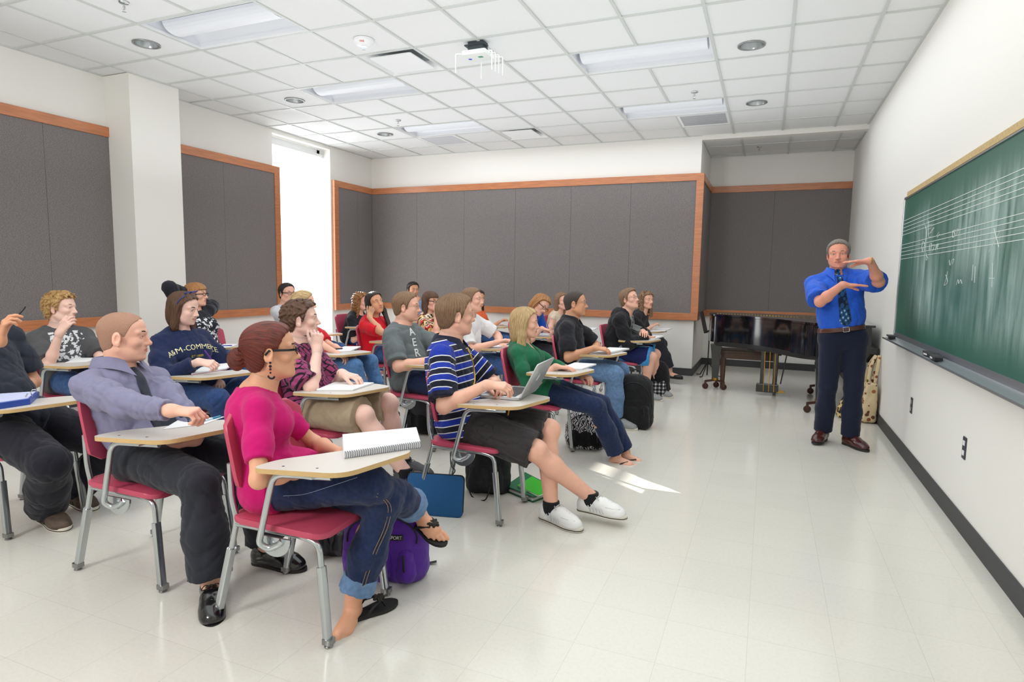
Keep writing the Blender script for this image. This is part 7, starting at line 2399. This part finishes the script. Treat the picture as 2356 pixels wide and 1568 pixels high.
def backpack(label, c, w, d, h, rz, m, trim, lean=0.0, name='backpack', pocket=None, straps=True, noise=0.006, fill=1.0):
    """upright soft pack: x across, y depth (front pocket at -y), z up"""
    R = rotz(math.radians(rz)) @ rotx(math.radians(lean))
    c = np.array([c[0], c[1], 0.0]); X = Xf(R, c + np.array([0, 0, 0.0]))
    t = thing(name, label, 'backpack' if name == 'backpack' else 'bag', tuple(c), 0, 'bags on the floor')
    S_ = Solid(); r = min(w, d) * 0.42
    for sx_ in (-1, 1):
        for k in (0, 1):
            z0, z1 = r * 0.8, h - r * (1.05 if k == 0 else 1.0)
            y = (k - 0.5) * (d - 2 * r)
            S_.cone(X((sx_ * (w / 2 - r), y, z0)), X((sx_ * (w / 2 - r) * 0.86, y * 0.9, z1)), r, r * 0.92, r * 0.9)
    S_.ell(X((0, 0, h * 0.48)), (w * 0.46, d * 0.46, h * 0.47), R, 0.06)
    S_.func(waves(int(abs(c[0] * 997 + c[1] * 131)) % 900, noise, 0.11)); S_.clip(c + np.array([0, 0, 0.002]), (0, 0, -1))
    o = build('body', [S_.mesh(0.007)], m, t, c)
    P2 = Solid(); pr = r * 0.5
    for sx_ in (-1, 1): P2.cone(X((sx_ * (w * 0.32), -d / 2 + 0.01, 0.05)), X((sx_ * (w * 0.30), -d / 2 + 0.012, h * 0.40)), pr, pr * 0.85, pr)
    P2.cone(X((0, -d / 2 + 0.004, 0.06)), X((0, -d / 2 + 0.006, h * 0.38)), pr * 1.1, pr, pr)
    P2.func(waves(31, noise * 0.7, 0.08)); P2.clip(c + np.array([0, 0, 0.004]), (0, 0, -1))
    build('front_pocket', [P2.mesh(0.006)], pocket or m, t, c)
    bt = bvh_of(o); toL = lambda p: Vector(X(p) - c)

    def hug(p, dirn, off=0.003):
        p0 = toL(p); dv = Vector(R @ np.array(dirn, float)); hh = bt.ray_cast(p0 - dv * 0.5, dv, 1.2)
        return (hh[0] - dv * off) if hh[0] is not None else p0
    bm = BM()
    pts = [hug((w * 0.44 * math.cos(a), -0.05, h * 0.60 + h * 0.32 * math.sin(a)), (0, 1, 0)) for a in np.linspace(math.radians(-10), math.radians(190), 24)]
    tube(bm, pts, 0.004, 6); obj('zipper', bm, trim, t, True)
    bm = BM(); tube(bm, catmull([tuple(toL((-0.045, d * 0.2, h * 0.96))), tuple(toL((-0.03, d * 0.22, h + 0.05))), tuple(toL((0.03, d * 0.22, h + 0.05))), tuple(toL((0.045, d * 0.2, h * 0.96)))], 5), 0.007, 8); obj('handle', bm, trim, t, True)
    if straps:
        for q in (-1, 1):
            bm = BM(); tube(bm, catmull([tuple(toL(p)) for p in ((0.05 * q, d * 0.42, h * 0.93), (0.11 * q, d * 0.62, h * 0.72), (0.15 * q, d * 0.60, h * 0.35), (0.17 * q, d * 0.45, 0.06))], 5), 0.01, 8, 0, flat=(0.022, 0.006)); obj('shoulder_strap', bm, trim, t, True)
    for q in (-1, 1):
        bm = BM(); p = hug((w * 0.30 * q, -0.05, h * 0.44), (0, 1, 0), 0.03); tube(bm, [p, p + Vector((0, 0, -0.02)), p + Vector((0.004, 0, -0.075))], 0.004, 6, 0, flat=(0.005, 0.0022)); obj('zip_pull', bm, trim, t)
    return t, X, o, c


trimk = mat('strap_black', (24, 24, 26), 0.6)
purple = cloth('purple_nylon', (84, 34, 150), 0.55, bump=0.2)
t, X, o, c = backpack('purple backpack on the floor behind the rolled jeans of the nearest woman', (-1.555, 2.285), 0.36, 0.20, 0.335, 20, purple, trimk, -4)
f_ = -X.R[:, 1]; l_ = X.R[:, 0]; u_ = X.R[:, 2]


class Bx: pass


def decal_on(o, c, body, size, pc, f, l, u, m, name):
    B_ = Bx(); B_.sp_pt = lambda k: pc; B_.org = c
    return chest_decal(B_, o, text_mesh(body, size, 0.0), 0, 0, f, l, u, m, name)


bm = BM(); box(bm, (-0.05, -0.011, 0), (0.05, 0.011, 0.001)); me = bpy.data.meshes.new('patch'); bm.to_mesh(me); bm.free()
B_ = Bx(); B_.sp_pt = lambda k: X((0.05, 0, 0.215)); B_.org = c
chest_decal(B_, o, me, 0, 0, f_, l_, u_, trimk, 'label_patch', 0.002)
decal_on(o, c, 'JANSPORT', 0.019, X((0.05, 0, 0.215)), f_, l_, u_, cloth('patch_white', (226, 226, 226)), 'lettering').location = tuple(f_ * 0.002)
bm = BM(); tube(bm, [(0, 0, 0.004), (0.05, 0.015, 0.003), (0.10, 0.045, 0.012)], 0.004, 6, 0, flat=(0.011, 0.002)); sp_ = obj('strap_end', bm, trimk, t); sp_.location = Vector(atZ(952, 1296, 0.0)) - Vector(c)
leather = mat('bag_leather_black', (28, 28, 32), 0.32, bump=0.3, bscale=90)
t, X, o, c = backpack('black leather bag with silver zips on the floor under the nearest chair', (-1.86, 2.42), 0.30, 0.18, 0.34, 14, leather, trimk, 0, 'leather_bag', straps=False)
for a, b in (((0.02, 0.10), (0.09, 0.2)), ((0.10, 0.06), (0.13, 0.06))):
    bm = BM(); tube(bm, [tuple(X((a[0] - 0.1, -0.105, a[1])) - c), tuple(X((b[0] - 0.1, -0.108, b[1])) - c)], 0.004, 6); obj('silver_zip', bm, chrome, t)
backpack('black backpack with dangling straps on the floor beside the dress shirt man\'s knee', (-2.72, 2.52), 0.28, 0.2, 0.40, 10, cloth('pack_black_a', (30, 30, 36)), trimk)
nm = mat('drawstring_black', (26, 27, 32), 0.7, bump=0.3, bscale=60)
t, X, o, c = backpack('black drawstring backpack with loose cords under the striped polo man\'s chair', (-1.60, 3.50), 0.26, 0.16, 0.40, 12, nm, trimk, -6, straps=False, noise=0.010)
bm = BM(); tube(bm, catmull([tuple(np.array(p) - c) for p in (atY(1100, 1050, 3.38), atY(1080, 1100, 3.34), atZ(1085, 1140, 0.006), atZ(1115, 1150, 0.006), atY(1128, 1120, 3.36))], 6), 0.0042, 6); obj('cord', bm, trimk, t, True)
bm = BM(); tube(bm, catmull([tuple(np.array(p) - c) for p in (atY(1036, 1040, 3.4), atY(1038, 1070, 3.38), atY(1047, 1082, 3.38), atY(1037, 1096, 3.38))], 6), 0.0038, 6); obj('cord', bm, trimk, t, True)


def f_zebra(nt, v):
    n = noise_(nt, v, 9, 2)
    w = N(nt, 'ShaderNodeTexWave', wave_type='BANDS'); w.inputs['Scale'].default_value = 16; w.inputs['Distortion'].default_value = 14; w.inputs['Detail'].default_value = 2; w.inputs['Detail Scale'].default_value = 1.6
    nt.links.new(v, w.inputs['Vector']); return ramp(nt, w.outputs['Color'], [(0, (24, 24, 28)), (0.52, (232, 232, 236))])


def objpattern(name, fn, rough=0.75):
    m = cloth(name, (128, 128, 128), rough, var=0.0); nt = m.node_tree
    tc = N(nt, 'ShaderNodeTexCoord'); nt.links.new(fn(nt, tc.outputs['Object']), nt.nodes['Principled BSDF'].inputs['Base Color']); return m


backpack('black and white zebra print backpack under the blonde woman\'s legs', (-1.31, 4.78), 0.30, 0.2, 0.30, 14, objpattern('zebra_print', f_zebra), trimk, -6, pocket=cloth('pack_black_b', (26, 26, 30)))
backpack('large black backpack standing on the floor in front of the faded jeans', (-1.10, 5.68), 0.32, 0.24, 0.47, 8, cloth('pack_black_c', (27, 27, 29), var=0.1), trimk)


def f_check(nt, v):
    x, y, z = sepxyz(nt, v)
    a = math_(nt, 'GREATER_THAN', math_(nt, 'FRACT', math_(nt, 'MULTIPLY', x, 24)), 0.6); b2 = math_(nt, 'GREATER_THAN', math_(nt, 'FRACT', math_(nt, 'MULTIPLY', z, 24)), 0.6)
    return ramp(nt, math_(nt, 'MULTIPLY', math_(nt, 'ADD', a, b2), 0.5), [(0, (26, 26, 30)), (0.4, (110, 110, 114)), (0.9, (226, 226, 226))])


backpack('black backpack with a checked pocket beside the basketball shorts', (-1.18, 7.32), 0.30, 0.22, 0.40, 6, cloth('pack_black_d', (26, 26, 30)), trimk, pocket=objpattern('check_print', f_check))
backpack('grey and black backpack on the floor under the grey tee man\'s chair', (-2.74, 4.66), 0.30, 0.22, 0.36, 10, cloth('pack_grey', (62, 62, 66)), trimk, pocket=cloth('pack_black_e', (30, 30, 32)))

# blue laptop sleeve leaning on the chair leg
a, b = atZ(936, 1180, 0.0), atZ(1064, 1190, 0.0)
ang = math.atan2(b[1] - a[1], b[0] - a[0]); L = np.linalg.norm(b - a)
t = thing('laptop_sleeve', 'blue padded laptop sleeve standing on edge against the striped polo man\'s chair', 'laptop sleeve', tuple((a + b) / 2), ang)
bm = BM(); prism(bm, rrect(-L / 2, L / 2, 0.0, 0.235, 0.022), -0.014, 0.014, bev=0.010)
bm.transform(Matrix.Rotation(math.radians(90 - 9), 4, 'X')); obj('body', bm, mat('neoprene_blue', (18, 84, 136), 0.75, bump=0.15, bscale=300), t, True, 50)
bm = BM(); tube(bm, [Matrix.Rotation(math.radians(81), 4, 'X') @ Vector((x, y, 0)) for x, y in [(L / 2, 0.03)] + rrect(-L / 2 - 0.0015, L / 2 + 0.0015, -0.001, 0.2365, 0.023)[:14] + [(-L / 2, 0.03)]], 0.004, 6); obj('zipper', bm, trimk, t, True)

# green binder with lime notebook
gb = mat('binder_green', (10, 110, 66), 0.4)
Pq = [np.array(atZ(*p, 0.0)) for p in ((1163, 1130), (1226, 1156), (1280, 1136), (1208, 1098))]
c = sum(Pq) / 4; t = thing('ring_binder', 'green ring binder lying on the floor by the chair leg, lime notebook on top', 'binder', tuple(c))
L4 = [tuple((p - c)[:2]) for p in Pq]; cen = np.zeros(2)
bm = BM(); prism(bm, L4, 0.0, 0.003); prism(bm, L4, 0.036, 0.039); a_, d_q = np.array(L4[0]), np.array(L4[3]); n_ = (d_q - a_) / np.linalg.norm(d_q - a_)
prism(bm, [tuple(a_), tuple(a_ + (np.array(L4[1]) - a_) * 0.012), tuple(d_q + (np.array(L4[2]) - d_q) * 0.012), tuple(d_q)], 0.0, 0.039); obj('cover', bm, gb, t)
bm = BM(); prism(bm, [tuple(np.array(p) * 0.90) for p in L4], 0.004, 0.018); obj('pages', bm, paperm, t)
bm = BM()
for k in (0.2, 0.5, 0.8):
    p = a_ + (d_q - a_) * k + (np.array(L4[1]) - a_) * 0.07
    tube(bm, [(p[0] + 0.016 * math.cos(q) , p[1], 0.018 + 0.015 * math.sin(q)) for q in np.linspace(0, 2 * math.pi, 13)], 0.002, 6)
obj('ring', bm, chrome, t)
Pn = [np.array(atZ(*p, 0.039)) for p in ((1190, 1120), (1238, 1143), (1278, 1128), (1224, 1099))]
c2 = sum(Pn) / 4; t2 = thing('notebook', 'lime green notebook lying on the green binder on the floor', 'notebook', (c2[0], c2[1], 0.0395))
L5 = [tuple((p - c2)[:2]) for p in Pn]
bm = BM(); prism(bm, L5, 0.010, 0.0115); prism(bm, L5, 0.0, 0.0012); obj('cover', bm, mat('lime_cover', (54, 190, 40), 0.35), t2)
bm = BM(); prism(bm, [tuple(np.array(p) * 0.985) for p in L5], 0.0012, 0.010); obj('pages', bm, paperm, t2)
bk_ = thing('workbook', 'orange and white book on the floor beyond the red tee woman\'s chair', 'book', tuple(atZ(862, 868, 0.0)), 0.5)
bm = BM(); box(bm, (-0.12, -0.1, 0.0), (0.12, 0.1, 0.03), 0, 0.002); obj('pages', bm, paperm, bk_)
bm = BM(); box(bm, (-0.122, -0.102, 0.03), (0.122, 0.102, 0.032)); box(bm, (-0.07, -0.103, 0.0322), (-0.02, 0.103, 0.0328), 1); box(bm, (0.03, -0.103, 0.0322), (0.08, 0.103, 0.0328), 1); obj('cover', bm, [mat('book_white', (226, 222, 216), 0.5), mat('book_orange', (226, 92, 52), 0.5)], bk_)

# ------------------------------------------------------------------ grand piano in the alcove
ebony = mat('ebony_lacquer', (14, 14, 17), 0.13, coat=0.8); brass = mat('brass', (196, 150, 62), 0.25, 1.0); castm = mat('caster_brown', (74, 48, 38), 0.4, 0.3)
gp = thing('grand_piano', 'black lacquered grand piano standing in the alcove behind the teacher', 'piano', (0.2, 7.8, 0))
O_ = np.array([0.2, 7.8])
out = [(0.98, 7.02), (0.98, 8.56), (0.2, 8.60), (-0.40, 8.60), (-0.60, 8.52), (-0.665, 8.32), (-0.63, 8.10), (-0.46, 7.98), (-0.18, 7.86), (0.08, 7.60), (0.28, 7.28), (0.46, 7.08), (0.70, 7.02)]
cv = [(p.x, p.y) for p in catmull([(x - O_[0], y - O_[1], 0) for x, y in out[4:] + [out[0]]], 6)]
cv = cv + [(out[1][0] - O_[0], out[1][1] - O_[1]), (out[3][0] - O_[0], out[3][1] - O_[1])]
PZ, PT = 0.605, 0.925
bm = BM(); prism(bm, cv, PZ, PT); obj('rim', bm, ebony, gp, True, 30)
cen = np.mean(cv, 0); big = [tuple(cen + (np.array(p) - cen) * 1.03) for p in cv]
bm = BM(); prism(bm, big, PT + 0.003, PT + 0.026, bev=0.006); lidp = obj('lid', bm, ebony, gp, True, 30)
bm = BM()
for i in range(46): box(bm, (-0.78 + i * 0.034, 0.42, PT + 0.025), (-0.762 + i * 0.034, 0.434, PT + 0.030))
obj('hinge', bm, brass, lidp)
sm_ = [tuple(cen + (np.array(p) - cen) * 0.9) for p in cv]
bm = BM(); prism(bm, sm_, PZ - 0.045, PZ + 0.01)
for x in (-0.35, -0.05, 0.25): box(bm, (x - 0.04, -0.25 if x > 0 else 0.1, PZ - 0.085), (x + 0.04, 0.6, PZ - 0.04))
obj('soundboard_frame', bm, mat('piano_underside', (22, 20, 20), 0.5), gp)
bm = BM(); box(bm, (0.50, -0.78, PZ - 0.03), (0.86, 0.76, PZ + 0.12), 0, 0.01); obj('key_bed', bm, ebony, gp, True, 40)
for nm_, (lx, ly) in (('a', (-0.56, 8.12)), ('b', (0.56, 7.14)), ('c', (0.66, 8.36))):
    x, y = lx - O_[0], ly - O_[1]
    bm = BM()
    for z0, z1, a0, a1 in ((0.13, 0.44, 0.036, 0.052), (0.44, PZ - 0.03, 0.052, 0.068)):
        v0 = [bm.verts.new((x + sx_ * a0, y + sy_ * a0, z0)) for sx_, sy_ in ((-1, -1), (1, -1), (1, 1), (-1, 1))]; v1 = [bm.verts.new((x + sx_ * a1, y + sy_ * a1, z1)) for sx_, sy_ in ((-1, -1), (1, -1), (1, 1), (-1, 1))]
        bm.faces.new(v0[::-1]); bm.faces.new(v1)
        for k in range(4): bm.faces.new((v0[k], v0[(k + 1) % 4], v1[(k + 1) % 4], v1[k]))
    lg = obj('leg', bm, ebony, gp)
    bm = BM(); lathe(bm, [(0.042, 0.115), (0.042, 0.145)], 16, Matrix.Translation((x, y, 0))); obj('ferrule', bm, brass, lg)
    bm = BM()
    tube(bm, [(x - 0.11, y - 0.05, 0.10), (x, y, 0.115), (x + 0.11, y - 0.03, 0.10)], 0.02, 8, 0, flat=(0.022, 0.012)); tube(bm, [(x, y, 0.11), (x + 0.01, y + 0.11, 0.10)], 0.02, 8, 0, flat=(0.022, 0.012))
    for ax_, ay_ in ((-0.11, -0.05), (0.11, -0.03), (0.01, 0.11)):
        lathe(bm, [(0.006, -0.014), (0.036, -0.012), (0.038, 0.0), (0.036, 0.012), (0.006, 0.014)], 16, Matrix.Translation((x + ax_, y + ay_, 0.038)) @ Matrix.Rotation(math.radians(90), 4, 'X') @ Matrix.Rotation(0.4, 4, 'Y')); box(bm, (x + ax_ - 0.012, y + ay_ - 0.02, 0.04), (x + ax_ + 0.012, y + ay_ + 0.02, 0.105))
    obj('caster', bm, castm, lg, True, 40)
bm = BM(); x, y = 0.06 - O_[0], 7.96 - O_[1]
for s_ in (-0.07, 0.07): box(bm, (x + s_ - 0.022, y - 0.02, 0.12), (x + s_ + 0.022, y + 0.02, PZ - 0.03))
prism(bm, [(x + dx, y + dy) for dx, dy in ((-0.13, -0.05), (0.12, -0.05), (0.12, 0.06), (-0.13, 0.06))], 0.04, 0.145, bev=0.012)
ly_ = obj('pedal_lyre', bm, ebony, gp)
bm = BM()
for s_ in (-0.045, 0.012, 0.07): tube(bm, [(x + s_, y - 0.058, 0.055), (x + s_ - 0.004, y - 0.048, PZ - 0.05)], 0.0042, 8)
obj('pedal_rod', bm, brass, ly_)
bm = BM()
for s_ in (-0.05, 0.0, 0.05): box(bm, (x + 0.1, y + s_ - 0.012, 0.05), (x + 0.19, y + s_ + 0.012, 0.06), 0, 0.003)
obj('pedal', bm, brass, ly_)
bm = BM(); tube(bm, [(x + 0.14, y, 0.15), (x + 0.2, y, PZ - 0.03)], 0.008, 8); obj('lyre_brace', bm, ebony, ly_)
bm = BM(); lathe(bm, [(0.001, -0.002), (0.03, -0.002), (0.03, 0.002), (0.001, 0.002)], 20); bm.transform(Matrix.Translation((-0.50 - 0.13, 7.985 - O_[1], PZ - 0.005)) @ Matrix.Rotation(math.radians(78), 4, 'X') @ Matrix.Scale(0.6, 4, (0, 1, 0))); obj('maker_badge', bm, brass, gp)

wood = mat('bench_walnut', (86, 58, 42), 0.4, var=0.2, vscale=6, stretch=(9, 1, 1))
pb = thing('piano_bench', 'dark brown wooden piano bench tucked under the piano', 'bench', (-0.17, 8.38, 0))
bm = BM(); box(bm, (-0.37, -0.19, 0.462), (0.37, 0.19, 0.492), 0, 0.006); obj('seat', bm, wood, pb)
bm = BM(); box(bm, (-0.34, -0.165, 0.385), (0.34, 0.165, 0.462)); obj('apron', bm, wood, pb)
for sx_ in (-1, 1):
    for sy_ in (-1, 1):
        bm = BM(); x, y = 0.315 * sx_, 0.145 * sy_
        v0 = [bm.verts.new((x + a * 0.017, y + b * 0.017, 0.0)) for a, b in ((-1, -1), (1, -1), (1, 1), (-1, 1))]; v1 = [bm.verts.new((x + a * 0.027, y + b * 0.027, 0.40)) for a, b in ((-1, -1), (1, -1), (1, 1), (-1, 1))]
        bm.faces.new(v0[::-1]); bm.faces.new(v1)
        for k in range(4): bm.faces.new((v0[k], v0[(k + 1) % 4], v1[(k + 1) % 4], v1[k]))
        obj('leg', bm, wood, pb)
# folded black music stands in the corner behind the piano
ms = thing('music_stand', 'black folding music stand lying in the corner behind the piano leg', 'music stand', (-0.74, 9.12, 0))
bm = BM()
for a in (10, 130, 250):
    c_, s_ = math.cos(math.radians(a)), math.sin(math.radians(a)); tube(bm, [(0, 0, 0.22), (0.16 * c_, 0.12 * s_, 0.012), (0.24 * c_, 0.16 * s_, 0.010)], 0.008, 6)
obj('tripod_base', bm, trimk, ms)
bm = BM(); tube(bm, [(0, 0, 0.02), (0.01, 0, 0.86)], 0.009, 8); obj('pole', bm, trimk, ms)
bm = BM(); box(bm, (-0.10, -0.24, 0.0), (-0.094, 0.24, 0.30), 0, 0.0); box(bm, (-0.10, -0.24, 0.0), (-0.05, 0.24, 0.006)); bm.transform(Matrix.Translation((0.05, 0, 0.66)) @ Matrix.Rotation(math.radians(-14), 4, 'Y')); obj('desk', bm, trimk, ms)

# ------------------------------------------------------------------ bags by the right wall


def f_butter(nt, v):
    vo = N(nt, 'ShaderNodeTexVoronoi', feature='F1'); vo.inputs['Scale'].default_value = 19; vo.inputs['Randomness'].default_value = 0.9; nt.links.new(v, vo.inputs['Vector'])
    n = noise_(nt, v, 30, 2); d = math_(nt, 'ADD', vo.outputs['Distance'], math_(nt, 'MULTIPLY', n, 0.35))
    sx_ = N(nt, 'ShaderNodeSeparateColor'); nt.links.new(vo.outputs['Color'], sx_.inputs[0])
    wing = ramp(nt, sx_.outputs[0], [(0, (150, 84, 52)), (0.3, (92, 92, 58)), (0.5, (176, 110, 66)), (0.75, (112, 70, 54))])
    mx = N(nt, 'ShaderNodeMix', data_type='RGBA'); nt.links.new(math_(nt, 'LESS_THAN', d, 0.50), mx.inputs[0]); mx.inputs[6].default_value = (*lin((226, 204, 162)), 1); nt.links.new(wing, mx.inputs[7]); return mx.outputs[2]


def f_leop(nt, v):
    vo = N(nt, 'ShaderNodeTexVoronoi', feature='F1'); vo.inputs['Scale'].default_value = 26; nt.links.new(v, vo.inputs['Vector'])
    d = math_(nt, 'ADD', vo.outputs['Distance'], math_(nt, 'MULTIPLY', noise_(nt, v, 50, 2), 0.22)); return ramp(nt, d, [(0, (150, 104, 54)), (0.40, (30, 22, 18)), (0.62, (222, 192, 134))])


tm = objpattern('butterfly_print', f_butter)
tt = thing('tote_bag', 'tall tote bag printed with butterflies leaning on the right wall', 'tote bag', (0.975, 6.93, 0))
S_ = Solid()
for sx_ in (-1, 1):
    for sy_ in (-1, 1): S_.cone((0.975 + sx_ * 0.035, 6.93 + sy_ * 0.10, 0.04), (0.985 + sx_ * 0.022, 6.93 + sy_ * 0.125, 0.40), 0.036, 0.024, 0.05)
S_.ell((0.98, 6.93, 0.21), (0.055, 0.13, 0.20), None, 0.05); S_.func(waves(4, 0.006, 0.1)); S_.clip((0, 0, 0.003), (0, 0, -1)); S_.clip((0.975, 6.93, 0.40), (0, 0, 1))
build('body', [S_.mesh(0.006)], tm, tt, np.array([0.975, 6.93, 0]))
for dx in (-0.03, 0.03):
    bm = BM(); tube(bm, catmull([(dx + 0.01, -0.08, 0.38), (dx + 0.03, -0.05, 0.56), (dx * 0.5 + 0.06, 0.01, 0.66), (dx + 0.03, 0.05, 0.56), (dx + 0.01, 0.08, 0.38)], 6), 0.01, 8, 0, flat=(0.014, 0.004)); obj('handle', bm, tm, tt, True)
lb = thing('handbag', 'small leopard print handbag on the floor behind the teacher\'s legs', 'handbag', (0.83, 7.0, 0))
S_ = Solid(); S_.ell((0.83, 7.0, 0.11), (0.095, 0.11, 0.11), None, 0.04); S_.cone((0.77, 7.0, 0.05), (0.89, 7.0, 0.05), 0.055, 0.055, 0.05); S_.func(waves(8, 0.006, 0.07)); S_.clip((0, 0, 0.003), (0, 0, -1))
build('body', [S_.mesh(0.005)], objpattern('leopard_print', f_leop), lb, np.array([0.83, 7.0, 0]))
bm = BM()
for i in range(14):
    a = i * 0.45; tube(bm, catmull([(0.02 * math.cos(a), 0.02 * math.sin(a), 0.19), (0.05 * math.cos(a), 0.06 * math.sin(a), 0.225), (0.085 * math.cos(a), 0.095 * math.sin(a), 0.165 - 0.02 * (i % 3))], 4), 0.0045, 5)
obj('fringe', bm, trimk, lb, True)
